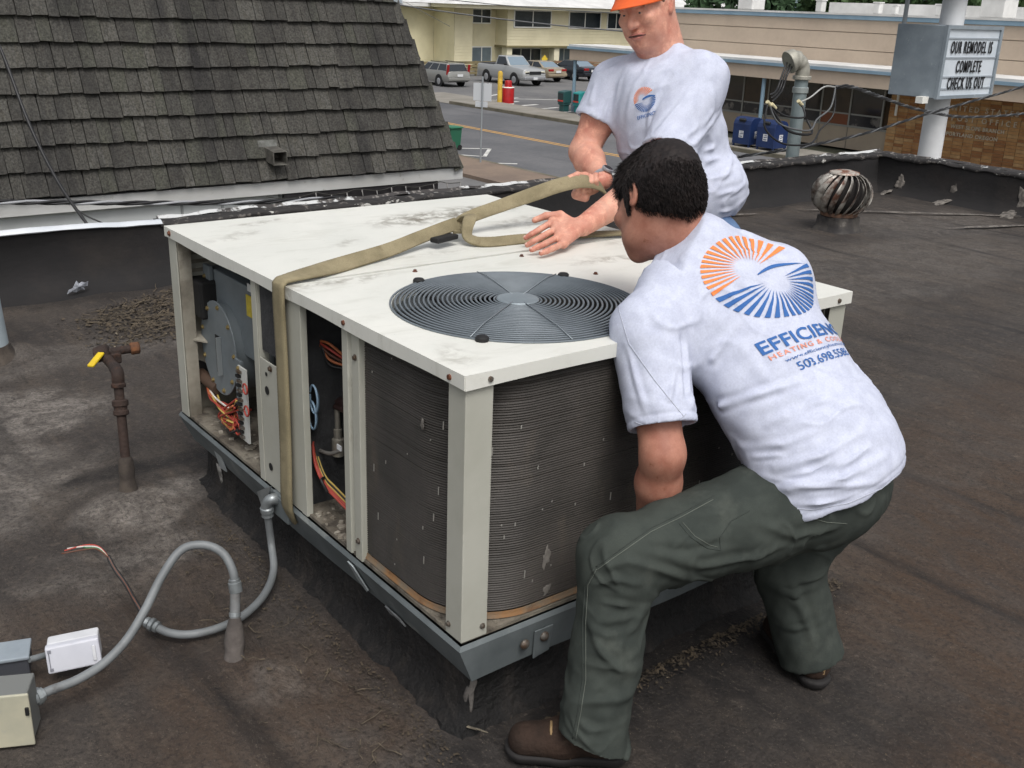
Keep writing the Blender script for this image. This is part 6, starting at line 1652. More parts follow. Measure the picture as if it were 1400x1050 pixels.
def boxes():
    mw = mat('box_white', (206, 208, 212), 0.45, col2=(194, 196, 200), scale=9)
    e, P, bx, L = hbox('outlet_box', 'small white weatherproof box beside the grey conduit', 'electrical box', (-0.713, 0.761, 0.035), (-0.598, 0.720, 0.045), 0.05, 0.07, mw, tilt=0.35)
    bx(0, L, 0.012, 0.052, 0, 0.062, 'body', mw, 0.005)
    bx(-0.002, L + 0.002, -0.008, 0.011, -0.002, 0.064, 'lid', mat('box_lid', (196, 198, 206), 0.4, col2=(184, 186, 195), scale=7), 0.004)
    for c in (0.006, 0.052): bx(0.004, 0.012, -0.011, -0.0085, c, c + 0.006, 'hinge', mat('hinge_grey', (120, 122, 130), 0.5), 0.0)
    bx(L - 0.016, L - 0.008, -0.012, -0.0085, 0.012, 0.05, 'latch', mw, 0.001)
    bx(0.005, 0.007, -0.0105, -0.0082, 0.012, 0.05, 'seam', mat('hinge_grey', (120, 122, 130), 0.5), 0.0)
    MB().cyl(P(0.0, 0.03, 0.028), (-0.751, 0.781, 0.075), 0.008, 10).build('nipple', M_FIT, e, smooth=60)
    mc = mat('box_cream', (186, 182, 160), 0.5, col2=(170, 168, 150), scale=6, col3=(150, 152, 156), scale3=7, lo3=0.55, hi3=0.7)
    e, P, bx, L = hbox('disconnect_box', 'cream electrical disconnect box at the lower left edge', 'electrical box', (-0.977, 0.618, 0.010), (-0.805, 0.537, 0.010), 0.1, 0.14, mc)
    bx(0, L - 0.004, 0.004, 0.085, 0.004, 0.135, 'body', mat('box_side', (112, 114, 112), 0.5), 0.004)
    bx(-0.002, L, -0.004, 0.0035, 0, 0.138, 'cover', mc, 0.003)
    bx(L - 0.010, L - 0.002, -0.010, -0.0045, 0.085, 0.105, 'latch', M_BLACK, 0.001)
    mg = mat('box_grey', (156, 166, 174), 0.45, 0.2, col2=(140, 150, 158), scale=6)
    e, P, bx, L = hbox('disconnect_box', 'grey metal electrical box behind the cream one at the left edge', 'electrical box', (-0.925, 0.841, 0.030), (-0.752, 0.785, 0.030), 0.09, 0.09, mg)
    bx(0, L, 0.0, 0.075, 0, 0.045, 'body', mat('box_dark', (70, 72, 78), 0.5), 0.004)
    bx(-0.003, L + 0.003, -0.006, 0.08, 0.046, 0.056, 'lid', mg, 0.003)
boxes()
e = empty('vent_pipe', label='pale blue-grey painted vent pipe at the far left edge of the roof', cat='pipe')
MB().lathe([(0.10, 0.0), (0.094, 0.30), (0.090, 0.62), (0.085, 0.625)], (-0.275, 3.46, 0.0), Vector((-0.03, 0.02, 1)), 24).build('pipe', mat('vent_paint', (166, 178, 184), 0.5, col2=(150, 162, 168), scale=4, col3=(40, 40, 44), scale3=4, lo3=0.66, hi3=0.68), e, smooth=50)
MB().lathe([(0.16, -0.02), (0.125, 0.015), (0.108, 0.05), (0.102, 0.07)], (-0.275, 3.46, 0.0), n=24).build('tar_boot', mat('boot_tar', (56, 54, 53), 0.9), e, smooth=50)

# ---------------------------------------------------------------- twigs, leaves and crumbs on the roof
def debris():
    r = np.random.default_rng(3); m = MB(); lf = MB()
    def zat(x, y): return float(deck_height(np.array(x), np.array(y)))
    def twig(x, y, L, a, rad):
        z = zat(x, y) + 0.008
        P = []
        for k in range(5):
            a += r.normal() * 0.35
            P.append((x, y, z + max(0, r.normal() * 0.006))); x += math.cos(a) * L / 4; y += math.sin(a) * L / 4; z = zat(x, y) + 0.008
        m.tube(P, [rad, rad, rad * 0.9, rad * 0.8, rad * 0.5], 5)
    def leaf(x, y, s):
        z = zat(x, y) + 0.006; a = r.uniform(0, 6.28); u = np.array([math.cos(a), math.sin(a), r.normal() * 0.3]); v = np.array([-math.sin(a), math.cos(a), r.normal() * 0.3])
        p = np.array([x, y, z + s * 0.3]); lf.add([p - u * s, p + v * s * 0.5, p + u * s, p - v * s * 0.5], [(0, 1, 2, 3)])
    for k in range(210):
        t = r.uniform(0, 1); x = 0.15 + 1.0 * r.beta(2.4, 2.0); y = 3.55 + 0.75 * r.beta(1.5, 1.5) - 0.45 * (1 - x)
        twig(x, y, r.uniform(0.03, 0.22), r.normal() * 0.5 + 0.15, r.uniform(0.0012, 0.0032))
    for k in range(2200):
        x = 0.1 + 1.05 * r.beta(2.2, 2.0); y = 3.5 + 0.8 * r.beta(1.5, 1.5) - 0.45 * (1 - x); leaf(x, y, r.uniform(0.004, 0.016))
    # along the foot of the curb
    for k in range(130):
        if k % 3: x, y = -0.10 - abs(r.normal()) * 0.10, r.uniform(0.0, 1.25)
        else: x, y = r.uniform(0.1, 1.3), -0.09 - abs(r.normal()) * 0.05
        if k % 2 or k % 3 == 0: leaf(x, y, r.uniform(0.003, 0.009))
        else: twig(x, y, r.uniform(0.02, 0.09), r.uniform(0, 6.28), r.uniform(0.0008, 0.0018))
    for k in range(1500):
        x = r.uniform(0.1, 1.35); y = -0.055 - abs(r.normal()) * 0.028; leaf(x, y, r.uniform(0.002, 0.008))
    for k in range(900):
        y = r.uniform(-0.05, 1.4); x = -0.02 - abs(r.normal()) * 0.06; leaf(x, y, r.uniform(0.002, 0.006))
    for k in range(1600):
        leaf(r.uniform(-1, 3), r.uniform(-1, 4), r.uniform(0.0015, 0.004))
    m.build('twigs', mat('twig_brown', (98, 88, 73), 0.9, col2=(56, 50, 43), scale=20, lo=0.4, hi=0.6), kind='stuff', label='dry twigs drifted against the parapet and curb', cat='debris')
    lf.build('leaf_litter', mat('litter_brown', (78, 68, 54), 0.9, col2=(52, 46, 38), scale=16, col3=(138, 128, 110), scale3=30, lo3=0.64, hi3=0.68), kind='stuff', label='leaf litter and grit on the roof', cat='debris')
debris()

# ================================================================ PEOPLE
def V3(p): return np.array(p, dtype=np.float64)
def unit(v): v = V3(v); return v / np.linalg.norm(v)

class Shape:
    """implicit figure: an ordered list of blended solids, meshed by surface nets"""
    def __init__(s): s.ops = []
    def cone(s, a, b, ra, rb, k=0.03, ax=None, f=1.0, clip=None):
        s.ops.append(('cone', V3(a), V3(b), ra, rb, k, None if ax is None else unit(ax), f, clip)); return s
    def chain(s, pts, rs, k=0.012, **kw):
        for i in range(len(pts) - 1): s.cone(pts[i], pts[i + 1], rs[i], rs[i + 1], k, **kw)
        return s
    def ell(s, c, axes, rad, k=0.03, carve=False):
        A = np.array([unit(a) for a in axes]); s.ops.append(('carve' if carve else 'ell', V3(c), A, V3(rad), k)); return s
    def ball(s, c, r, k=0.02, carve=False): return s.ell(c, np.eye(3), (r, r, r), k, carve)
    def carve_cone(s, a, b, ra, rb, k=0.004):
        s.ops.append(('ccone', V3(a), V3(b), ra, rb, k)); return s
    def plane(s, p, n, box=None):
        """cut everything on the +n side (inside box lo,hi if given)"""
        s.ops.append(('plane', V3(p), unit(n), box)); return s
    def mesh(s, lo, hi, h):
        lo, hi = V3(lo), V3(hi)
        dims = np.ceil((hi - lo) / h).astype(int) + 1
        F = np.full(dims, 0.2, dtype=np.float32)
        ax = [(lo[i] + h * np.arange(dims[i])).astype(np.float32) for i in range(3)]
        def sl(b0, b1):
            i0 = np.clip(np.floor((b0 - lo) / h).astype(int), 0, dims); i1 = np.clip(np.ceil((b1 - lo) / h).astype(int) + 1, 0, dims)
            if (i1 <= i0).any(): return None, None
            S = tuple(slice(a, b) for a, b in zip(i0, i1))
            return S, (ax[0][S[0]][:, None, None], ax[1][S[1]][None, :, None], ax[2][S[2]][None, None, :])
        def smin(a, b, k):
            hh = np.maximum(k - np.abs(a - b), 0) / k
            return np.minimum(a, b) - hh * hh * k * 0.25
        def dcone(P, a, b, ra, rb, axv, f):
            q = [P[i] - np.float32(a[i]) for i in range(3)]; ba = b - a; bb = float(ba @ ba) + 1e-12
            t = np.clip((q[0] * ba[0] + q[1] * ba[1] + q[2] * ba[2]) / bb, 0, 1).astype(np.float32)
            e = [q[i] - t * np.float32(ba[i]) for i in range(3)]
            d2 = e[0] ** 2 + e[1] ** 2 + e[2] ** 2
            if axv is not None:
                pr = e[0] * axv[0] + e[1] * axv[1] + e[2] * axv[2]
                d2 = d2 + (f * f - 1) * pr * pr
            return np.sqrt(np.maximum(d2, 0)) - (ra + (rb - ra) * t)
        for o in s.ops:
            if o[0] in ('cone', 'ccone'):
                a, b, ra, rb, k = o[1:6]; axv, f = (o[6], o[7]) if o[0] == 'cone' else (None, 1.0)
                m = max(ra, rb) / min(f, 1.0) + k + 3 * h
                S, P = sl(np.minimum(a, b) - m, np.maximum(a, b) + m)
                if S is None: continue
                d = dcone(P, a, b, ra, rb, axv, f)
                if o[0] == 'cone':
                    if o[8] is not None:
                        for (cp, cn) in o[8]:
                            cn = unit(cn); d = np.maximum(d, (P[0] - cp[0]) * cn[0] + (P[1] - cp[1]) * cn[1] + (P[2] - cp[2]) * cn[2])
                    F[S] = smin(F[S], d, k)
                else: F[S] = -smin(-F[S], d, k)
            elif o[0] in ('ell', 'carve'):
                c, A, r, k = o[1:]
                m = np.abs(A.T) @ r + k + 3 * h
                S, P = sl(c - m, c + m)
                if S is None: continue
                q = [P[i] - np.float32(c[i]) for i in range(3)]
                w = [q[0] * A[j][0] + q[1] * A[j][1] + q[2] * A[j][2] for j in range(3)]
                k0 = np.sqrt(sum((w[j] / r[j]) ** 2 for j in range(3))); k1 = np.sqrt(sum((w[j] / r[j] ** 2) ** 2 for j in range(3))) + 1e-6
                d = k0 * (k0 - 1) / k1
                F[S] = smin(F[S], d, k) if o[0] == 'ell' else -smin(-F[S], d, k)
            else:
                p, n, box = o[1:]
                S, P = sl(*(map(V3, box))) if box is not None else sl(lo, hi)
                if S is None: continue
                F[S] = np.maximum(F[S], (P[0] - p[0]) * n[0] + (P[1] - p[1]) * n[1] + (P[2] - p[2]) * n[2])
        return nets(F, lo, h)

def nets(F, lo, h):
    I = F < 0
    nx, ny, nz = F.shape
    C = np.zeros((nx - 1, ny - 1, nz - 1), np.int8)
    offs = [(a, b, c) for a in (0, 1) for b in (0, 1) for c in (0, 1)]
    for a, b, c in offs: C += I[a:nx - 1 + a, b:ny - 1 + b, c:nz - 1 + c]
    act = np.argwhere((C > 0) & (C < 8))
    vals = np.stack([F[act[:, 0] + a, act[:, 1] + b, act[:, 2] + c] for a, b, c in offs], 1).astype(np.float64)
    O = np.array(offs, float)
    acc = np.zeros((len(act), 3)); cnt = np.zeros(len(act))
    for i in range(8):
        for j in range(i + 1, 8):
            if np.abs(O[i] - O[j]).sum() != 1: continue
            m = (vals[:, i] < 0) != (vals[:, j] < 0)
            t = np.zeros(len(act)); t[m] = vals[m, i] / (vals[m, i] - vals[m, j])
            acc[m] += O[i] + (O[j] - O[i]) * t[m, None]; cnt[m] += 1
    V = (act + acc / cnt[:, None]) * h + lo
    idx = np.full(C.shape, -1, np.int64); idx[tuple(act.T)] = np.arange(len(act))
    Q = []
    for axis in range(3):
        a = [slice(None)] * 3; b = [slice(None)] * 3
        a[axis] = slice(0, -1); b[axis] = slice(1, None)
        sgn = I[tuple(a)] != I[tuple(b)]
        e = np.argwhere(sgn)
        o1, o2 = [x for x in range(3) if x != axis]
        e = e[(e[:, o1] > 0) & (e[:, o2] > 0) & (e[:, o1] < F.shape[o1] - 1) & (e[:, o2] < F.shape[o2] - 1)]
        def cell(d1, d2):
            c = e.copy(); c[:, o1] -= d1; c[:, o2] -= d2; return idx[tuple(c.T)]
        q = np.stack([cell(1, 1), cell(0, 1), cell(0, 0), cell(1, 0)], 1)
        fl = I[tuple(e.T)]
        if axis == 1: fl = ~fl
        q[~fl] = q[~fl][:, ::-1]
        Q.append(q)
    return V, np.concatenate(Q)

def smooth_v(V, Fq, it=2, lam=0.5):
    E = np.concatenate([Fq[:, [0, 1]], Fq[:, [1, 2]], Fq[:, [2, 3]], Fq[:, [3, 0]]])
    deg = np.bincount(E[:, 0], minlength=len(V)) + np.bincount(E[:, 1], minlength=len(V))
    for _ in range(it):
        S = np.zeros_like(V)
        for c in range(3): S[:, c] = np.bincount(E[:, 0], V[E[:, 1], c], len(V)) + np.bincount(E[:, 1], V[E[:, 0], c], len(V))
        V = V + lam * (S / np.maximum(deg, 1)[:, None] - V)
    return V
def vnormals(V, Fq):
    n = np.cross(V[Fq[:, 2]] - V[Fq[:, 0]], V[Fq[:, 3]] - V[Fq[:, 1]])
    N = np.zeros_like(V)
    for k in range(4):
        for c in range(3): N[:, c] += np.bincount(Fq[:, k], n[:, c], len(V))
    return N / (np.linalg.norm(N, axis=1, keepdims=True) + 1e-12)
def quads_obj(name, V, Fq, m, parent, smooth=180):
    me = bpy.data.meshes.new(name)
    me.vertices.add(len(V)); me.vertices.foreach_set('co', V.astype(np.float32).ravel())
    me.loops.add(Fq.size); me.polygons.add(len(Fq))
    me.loops.foreach_set('vertex_index', Fq.ravel().astype(np.int32))
    me.polygons.foreach_set('loop_start', np.arange(0, Fq.size, 4, dtype=np.int32))
    me.update(calc_edges=True); me.validate()
    return mesh_obj(name, me, m, parent, smooth=smooth)
def seg_dist(V, poly):
    """distance of each vertex to a polyline and the position along it 0..1"""
    best = np.full(len(V), 9.0); par = np.zeros(len(V)); n = len(poly) - 1
    for i in range(n):
        a, b = V3(poly[i]), V3(poly[i + 1]); ba = b - a
        t = np.clip(((V - a) @ ba) / (ba @ ba), 0, 1); d = np.linalg.norm(V - a - t[:, None] * ba, axis=1)
        m = d < best; best[m] = d[m]; par[m] = (i + t[m]) / n
    return best, par
def folds(V, N, lst):
    """cloth folds: (polyline, height, width): a soft ridge with a valley beside it"""
    d = np.zeros(len(V))
    for poly, amp, w in lst:
        amp, w = amp * 0.85, w * 0.66
        r, t = seg_dist(V, poly); e = np.sin(np.pi * np.clip(t, 0.02, 0.98)) ** 0.6
        d += amp * e * (np.exp(-(r / w) ** 2) - 0.45 * np.exp(-((r - 2.0 * w) / (1.1 * w)) ** 2))
    return V + N * d[:, None]
def creases(V, seed, f):
    """sparse sharp ridges, as cloth takes when it is pulled"""
    a = wob3(V + 0.03 * np.stack([wob3(V, seed + 50, f * 0.7), wob3(V, seed + 51, f * 0.7), wob3(V, seed + 52, f * 0.7)], 1), seed, f, 5)
    m = np.clip(wob3(V, seed + 60, f * 0.45, 5) + 0.35, 0, 1.2)
    return m * (np.exp(-(a / 0.22) ** 2) - 0.35)
def multi(shape, boxes):
    """mesh boxes [(lo,hi,h)...] coarse to fine; finer boxes replace what coarser ones hold inside them"""
    VV, FF, n = [], [], 0
    for i, (lo, hi, h) in enumerate(boxes):
        V, Q = shape.mesh(lo, hi, h)
        for (l2, h2, hh) in boxes[i + 1:]:
            ins = ((V > V3(l2) + 2.2 * hh) & (V < V3(h2) - 2.2 * hh)).all(1)
            Q = Q[~ins[Q].all(1)]
        V = smooth_v(V, Q, 1, 0.4)
        VV.append(V); FF.append(Q + n); n += len(V)
    return np.concatenate(VV), np.concatenate(FF)

M_SKIN = mat('skin_fair', (202, 150, 130), 0.6, col2=(182, 114, 96), scale=11, lo=0.40, hi=0.68, col3=(222, 166, 142), scale3=30, lo3=0.5, hi3=0.7, sss=0.15, bump=0.25, bscale=220, bdist=0.002, grain=0.05, gscale=200)
M_SKIN2 = mat('skin_tan', (178, 126, 106), 0.6, col2=(152, 98, 80), scale=14, lo=0.42, hi=0.66, col3=(140, 88, 66), scale3=40, lo3=0.62, hi3=0.72, sss=0.12, bump=0.25, bscale=220, bdist=0.002, grain=0.06, gscale=200)
M_TEE = mat('tee_white', (194, 199, 216), 0.95, col2=(184, 189, 207), scale=30, bump=0.2, bscale=300, bdist=0.001, grain=0.07, gscale=230, spec=0.15)
M_TROUSER = mat('trouser_green', (63, 68, 64), 0.95, col2=(54, 59, 56), scale=12, col3=(75, 79, 74), scale3=7, lo3=0.55, hi3=0.75, bump=0.25, bscale=500, bdist=0.001, grain=0.08, gscale=500, spec=0.15)
M_JEAN = mat('jean_blue', (98, 122, 156), 0.95, col2=(82, 104, 138), scale=12, grain=0.1, gscale=400, spec=0.15)
M_HAIR = mat('hair_dark', (30, 26, 26), 0.65, col2=(40, 34, 33), scale=60, spec=0.25)
M_HAIR2 = mat('hair_brown', (96, 74, 60), 0.6, col2=(80, 60, 48), scale=60)
M_BOOT = mat('boot_brown', (58, 45, 38), 0.85, col2=(44, 35, 30), scale=14, col3=(78, 66, 56), scale3=20, lo3=0.58, hi3=0.72, bump=0.5, bscale=90, spec=0.2)
M_SOLE = mat('boot_sole', (30, 28, 28), 0.8)
M_TAN = mat('boot_trim', (140, 116, 82), 0.8)
M_SOCK = mat('sock_white', (214, 214, 214), 0.95)

def head_ops(S, c, f, l, u, k=1.0, jowl=0.0, mouth=True):
    c, f, l, u = V3(c), unit(f), unit(l), unit(u)
    P = lambda a, b, d: c + (f * a + l * b + u * d) * k
    AX = (f, l, u)
    R = lambda *r: tuple(x * k for x in r)
    S.ell(P(-0.012, 0, 0.022), AX, R(0.098, 0.077, 0.098), 0.02)
    S.ell(P(0.032, 0, -0.035), AX, R(0.066, 0.064, 0.085), 0.035)
    S.ell(P(0.050, 0, -0.082), AX, R(0.046, 0.050 + jowl, 0.036), 0.03)
    S.ball(P(0.078, 0, -0.104), 0.019 * k, 0.025)
    if jowl: 
        S.ell(P(0.030, 0, -0.112), AX, R(0.055, 0.058, 0.030), 0.03)
        for s in (-1, 1): S.ell(P(0.040, s * 0.046, -0.058), AX, R(0.038, 0.024, 0.040), 0.03)
    S.ell(P(0.082, 0, 0.020), AX, R(0.014, 0.050, 0.013), 0.02)
    for s in (-1, 1):
        S.ball(P(0.106, s * 0.032, 0.000), 0.016 * k, 0.012, carve=True)
        S.ball(P(0.080, s * 0.031, -0.001), 0.0135 * k, 0.004)
        S.ell(P(0.086, s * 0.031, 0.006), AX, R(0.010, 0.018, 0.006), 0.005)
        S.ell(P(0.072, s * 0.044, -0.028), AX, R(0.022, 0.022, 0.018), 0.02)
        # ear
        e = P(-0.008, s * 0.076, -0.008)
        S.ell(e, (unit(f * 1 + l * s * -0.25), unit(l * s + f * 0.25), unit(u - f * 0.2)), R(0.018, 0.008, 0.033), 0.006)
        S.ell(e + (l * s * 0.007 + f * 0.003) * k, AX, R(0.009, 0.006, 0.018), 0.004, carve=True)
        S.ell(e + (l * s * 0.002 - u * 0.028 + f * 0.004) * k, AX, R(0.009, 0.006, 0.010), 0.006)
    S.cone(P(0.090, 0, 0.006), P(0.116, 0, -0.034), 0.0085 * k, 0.0125 * k, 0.012)
    for s in (-1, 1): S.ball(P(0.104, s * 0.013, -0.038), 0.0095 * k, 0.008)
    if mouth:
        for dz, r in ((-0.064, 0.0065), (-0.077, 0.0075)):
            S.chain([P(0.080, 0.024, -0.070), P(0.0985, 0.010, dz), P(0.1, 0, dz + 0.0005), P(0.0985, -0.010, dz), P(0.080, -0.024, -0.070)], [0.004 * k, r * k, r * k, r * k, 0.004 * k], 0.006)
        S.carve_cone(P(0.092, 0.024, -0.0705), P(0.104, 0, -0.0705), 0.002 * k, 0.003 * k, 0.003); S.carve_cone(P(0.104, 0, -0.0705), P(0.092, -0.024, -0.0705), 0.003 * k, 0.002 * k, 0.003)
    return P
def finger(S, pts, r0, r1, k=0.004):
    n = len(pts); S.chain(pts, [r0 + (r1 - r0) * i / (n - 1) for i in range(n)], k)

def strands(name, V, Q, mask, dirfn, lenfn, n, m, parent, w=0.0011, seed=1, jit=0.10):
    """hair: curved tapered blades rooted on the scalp surface"""
    r = np.random.default_rng(seed); N = vnormals(V, Q)
    fm = np.where(mask[Q].all(1))[0]
    f = r.choice(fm, n); wgt = r.dirichlet([1, 1, 1, 1], n)
    B = np.einsum('ij,ijk->ik', wgt, V[Q[f]]); NB = np.einsum('ij,ijk->ik', wgt, N[Q[f]])
    D = dirfn(B, NB) + r.normal(size=(n, 3)) * jit
    D /= np.linalg.norm(D, axis=1, keepdims=True)
    L = lenfn(B) * r.uniform(0.7, 1.15, n)
    side = np.cross(D, r.normal(size=(n, 3))); side /= np.linalg.norm(side, axis=1, keepdims=True)
    bend = NB * -0.12 + r.normal(size=(n, 3)) * 0.06
    p0 = B - NB * 0.002; p1 = B + D * L[:, None] * 0.5; p2 = B + (D + bend) * L[:, None]
    VV = np.stack([p0 - side * w, p0 + side * w, p1 + side * w * 0.8, p1 - side * w * 0.8, p2 + side * w * 0.15, p2 - side * w * 0.15], 1).reshape(-1, 3)
    b = np.arange(n)[:, None] * 6
    FF = np.concatenate([b + [0, 1, 2, 3], b + [3, 2, 4, 5]])
    return quads_obj(name, VV, FF, m, parent)

def on_surface(bvh, px, py, lift=0.0):
    o = Vector(CAM_LOC); d = _sight(px, py).normalized()
    h = bvh.ray_cast(o, d)
    if h[0] is None: return None
    n = h[1] if h[1].dot(d) < 0 else -h[1]
    return h[0] + n * lift
def bvh_of(V, Q): return BVHTree.FromPolygons([tuple(v) for v in V], [tuple(q) for q in Q.tolist()])
def seam(bvh, poly, r, m, parent, name='seam', lift=0.0005):
    P = []
    for (a, b) in zip(poly, poly[1:]):
        for t in np.linspace(0, 1, 9)[:-1 if b != poly[-1] else None]:
            p = on_surface(bvh, a[0] + (b[0] - a[0]) * t, a[1] + (b[1] - a[1]) * t, lift)
            if p is not None: P.append(p)
    if len(P) > 2: MB().tube(P, r, 5).build(name, m, parent, smooth=180)

# ---------------------------------------------------------------- the crouching man
D_ = lambda x, y, d: V3(atD(x, y, d))
def crouching():
    root = empty('person', (0.55, -0.3, 0.0), 'crouching dark-haired man in white logo T-shirt and green trousers, gripping the unit', 'person')
    root.location = (0, 0, 0)
    SL, SR = D_(884, 446, 2.42), D_(1062, 384, 2.62)
    C7 = D_(950, 318, 2.54); PEL = D_(1128, 660, 2.52)
    HC = D_(899, 274, 2.57)
    acr = unit(SR - SL); spn = unit(C7 - PEL); nrm = unit(np.cross(acr, spn)); 
    if nrm @ (V3(CAM_LOC) - C7) < 0: nrm = -nrm                 # points out of the back
    acr = unit(np.cross(spn, nrm)); 
    if acr @ (SR - SL) < 0: acr = -acr
    AX = (acr, spn, nrm)
    EL = D_(906, 622, 2.37); WL = V3((0.505, -0.075, 0.405)); ER = V3((0.985, -0.115, 0.72)); WR = V3((0.95, -0.075, 0.41))
    # --- skin: head, neck, torso core, arms, hands as one surface
    r_, u_, f_ = V3(CAM_ROT[0]), V3(CAM_ROT[1]), V3(CAM_ROT[2])
    fw = unit(-0.54 * r_ + 0.78 * f_ - 0.34 * u_); up = unit(0.95 * u_ + 0.08 * r_ + 0.30 * f_); lf = unit(np.cross(up, fw)); up = unit(np.cross(fw, lf))
    S = Shape()
    HP = head_ops(S, HC, fw, lf, up, 1.07, mouth=True)
    S.cone(HP(-0.045, 0, -0.03), C7 + nrm * -0.035, 0.060, 0.068, 0.03)
    S.cone(HP(0.0, 0, -0.06), C7 + nrm * -0.055 - spn * 0.01, 0.056, 0.066, 0.03)
    S.cone(C7 - nrm * 0.06 - spn * 0.09, PEL - nrm * 0.02, 0.07, 0.10, 0.03)
    for sh, el, wr, hd in ((SL, EL, WL, V3((0.515, -0.045, 0.30))), (SR, ER, WR, V3((0.94, -0.045, 0.30)))):
        S.cone(sh, C7 - spn * 0.12 - nrm * 0.05, 0.042, 0.05, 0.03)
        S.cone(sh, sh * 0.5 + el * 0.5, 0.046, 0.054, 0.03); S.cone(sh * 0.5 + el * 0.5, el, 0.054, 0.050, 0.03); S.cone(el + (wr - el) * -0.02, el + (wr - el) * 0.30, 0.049, 0.052, 0.02); S.cone(el + (wr - el) * 0.30, wr, 0.052, 0.031, 0.02)
        S.cone(wr, hd, 0.026, 0.030, 0.015, ax=(1, 0, 0), f=0.72)
        for i, dx in enumerate((-0.033, -0.011, 0.011, 0.032)):
            L = (0.9, 1.0, 0.96, 0.8)[i]
            b = hd + V3((dx, -0.004, -0.012)); finger(S, [b, b + V3((dx * 0.1, -0.004, -0.035 * L)), b + V3((dx * 0.1, 0.018, -0.062 * L)), b + V3((dx * 0.1, 0.040, -0.066 * L))], 0.0098, 0.0082)
        sgn = 1 if sh is SL else -1
        finger(S, [hd + V3((sgn * 0.030, 0.0, 0.045)), hd + V3((sgn * 0.052, 0.010, 0.015)), hd + V3((sgn * 0.056, 0.018, -0.015))], 0.012, 0.0088)
    hl, hh = HC - 0.165, HC + 0.165
    V, Q = multi(S, [((0.25, -0.5, 0.16), (1.25, 0.40, 1.45), 0.008), (hl, hh, 0.0032), (V3((0.36, -0.26, 0.20)), V3((0.62, 0.04, 0.80)), 0.004)])
    quads_obj('body', V, Q, M_SKIN2, root)
    # --- hair
    H = Shape()
    H.ell(HP(-0.016, 0, 0.034), (fw, lf, up), (0.117, 0.090, 0.113), 0.02)
    H.ell(HP(-0.045, 0, -0.015), (fw, lf, up), (0.080, 0.084, 0.080), 0.03)
    H.plane(HP(0.072, 0, 0.03), fw * 1.0 - up * 0.45)
    H.plane(HP(-0.03, 0, -0.068), -up * 1.0 + fw * 0.30)
    for s in (-1, 1):
        H.ell(HP(0.040, s * 0.095, -0.075), (fw, lf, up), (0.052, 0.05, 0.085), 0.012, carve=True)
        H.ell(HP(-0.006, s * 0.098, -0.020), (fw, lf, up), (0.026, 0.032, 0.040), 0.008, carve=True)
        H.cone(HP(0.018, s * 0.074, 0.02), HP(0.022, s * 0.071, -0.045), 0.012, 0.006, 0.008)
    hV, hQ = H.mesh(hl, hh, 0.004); hV = smooth_v(hV, hQ, 2)
    hN = vnormals(hV, hQ); hV = hV + hN * (0.0010 * wob3(hV, 5, 90.0))[:, None] + hN * (0.001 * wob3(hV, 6, 420.0))[:, None]
    hair = quads_obj('hair', hV, hQ, M_HAIR, root)
    hc = HP(0, 0, 0)
    def hd(B, N):
        t = (B - hc) @ up; top = np.clip((t - 0.02) / 0.08, 0, 1)[:, None]
        fr = np.clip(((B - hc) @ fw - 0.01) / 0.07, 0, 1)[:, None]; return N * (0.07 + 0.12 * top + 0.45 * fr * top) + up * (0.35 * fr * top - 0.85 * (1 - top)) + fw * (0.75 * top) - fw * 0.30 * (1 - top)
    def hl_(B):
        t = (B - hc) @ up; fr = np.clip(((B - hc) @ fw + 0.02) / 0.08, 0, 1); return 0.016 + (0.010 + 0.014 * fr) * np.clip((t - 0.0) / 0.09, 0, 1)
    strands('hair_strands', hV, hQ, np.ones(len(hV), bool), hd, hl_, 30000, M_HAIR, hair, 0.0007, 3, 0.045)['kind'] = 'stuff'
    MB()
    # --- T-shirt
    T = Shape()
    cst = SL * 0.5 + SR * 0.5
    T.ell(cst - nrm * 0.02 - spn * 0.015, AX, (0.205, 0.18, 0.122), 0.05); T.ell(D_(1030, 430, 2.535) - nrm * 0.03, AX, (0.185, 0.17, 0.118), 0.05)
    T.ell(D_(1066, 520, 2.53), AX, (0.202, 0.20, 0.132), 0.06)
    T.ell(D_(1118, 600, 2.50), AX, (0.200, 0.17, 0.155), 0.06)
    T.ell(D_(1126, 650, 2.50), AX, (0.206, 0.14, 0.178), 0.05)
    T.cone(C7 - spn * 0.045 - nrm * 0.03, SL - spn * 0.012, 0.068, 0.076, 0.05); T.cone(C7 - spn * 0.045 - nrm * 0.03, SR + spn * 0.01, 0.078, 0.078, 0.05); T.cone(C7 - spn * 0.03 - nrm * 0.01, C7 - spn * 0.12 - nrm * 0.01, 0.07, 0.09, 0.05)
    se = D_(906, 584, 2.375); sd = unit(se - SL)
    T.cone(SL + sd * 0.012, se + sd * 0.05, 0.086, 0.080, 0.035, clip=[(se, sd)])
    sr = SR + (ER - SR) * 0.62; sd2 = unit(ER - SR)
    T.cone(SR, sr + sd2 * 0.05, 0.084, 0.074, 0.035, clip=[(sr, sd2)])
    T.carve_cone(se - sd * 0.05, se + sd * 0.06, 0.070, 0.072, 0.003)
    # neck opening
    nd = unit(HP(-0.02, 0, -0.05) - (C7 - nrm * 0.04))
    T.carve_cone(C7 - nrm * 0.045 - nd * 0.03, C7 - nrm * 0.045 + nd * 0.12, 0.060, 0.074, 0.006)
    T.plane(C7 - nrm * 0.045 + nd * 0.044, nd, (C7 - 0.125, C7 + 0.125))
    # lower hem: cut square to the hips
    hemn = unit(-spn * 1.0 - nrm * 0.18 + acr * 0.02)
    T.plane(D_(1095, 718, 2.36) , hemn)
    tV, tQ = T.mesh((0.2, -0.75, 0.40), (1.35, 0.42, 1.32), 0.0048)
    tV = smooth_v(tV, tQ, 3)
    N = vnormals(tV, tQ)
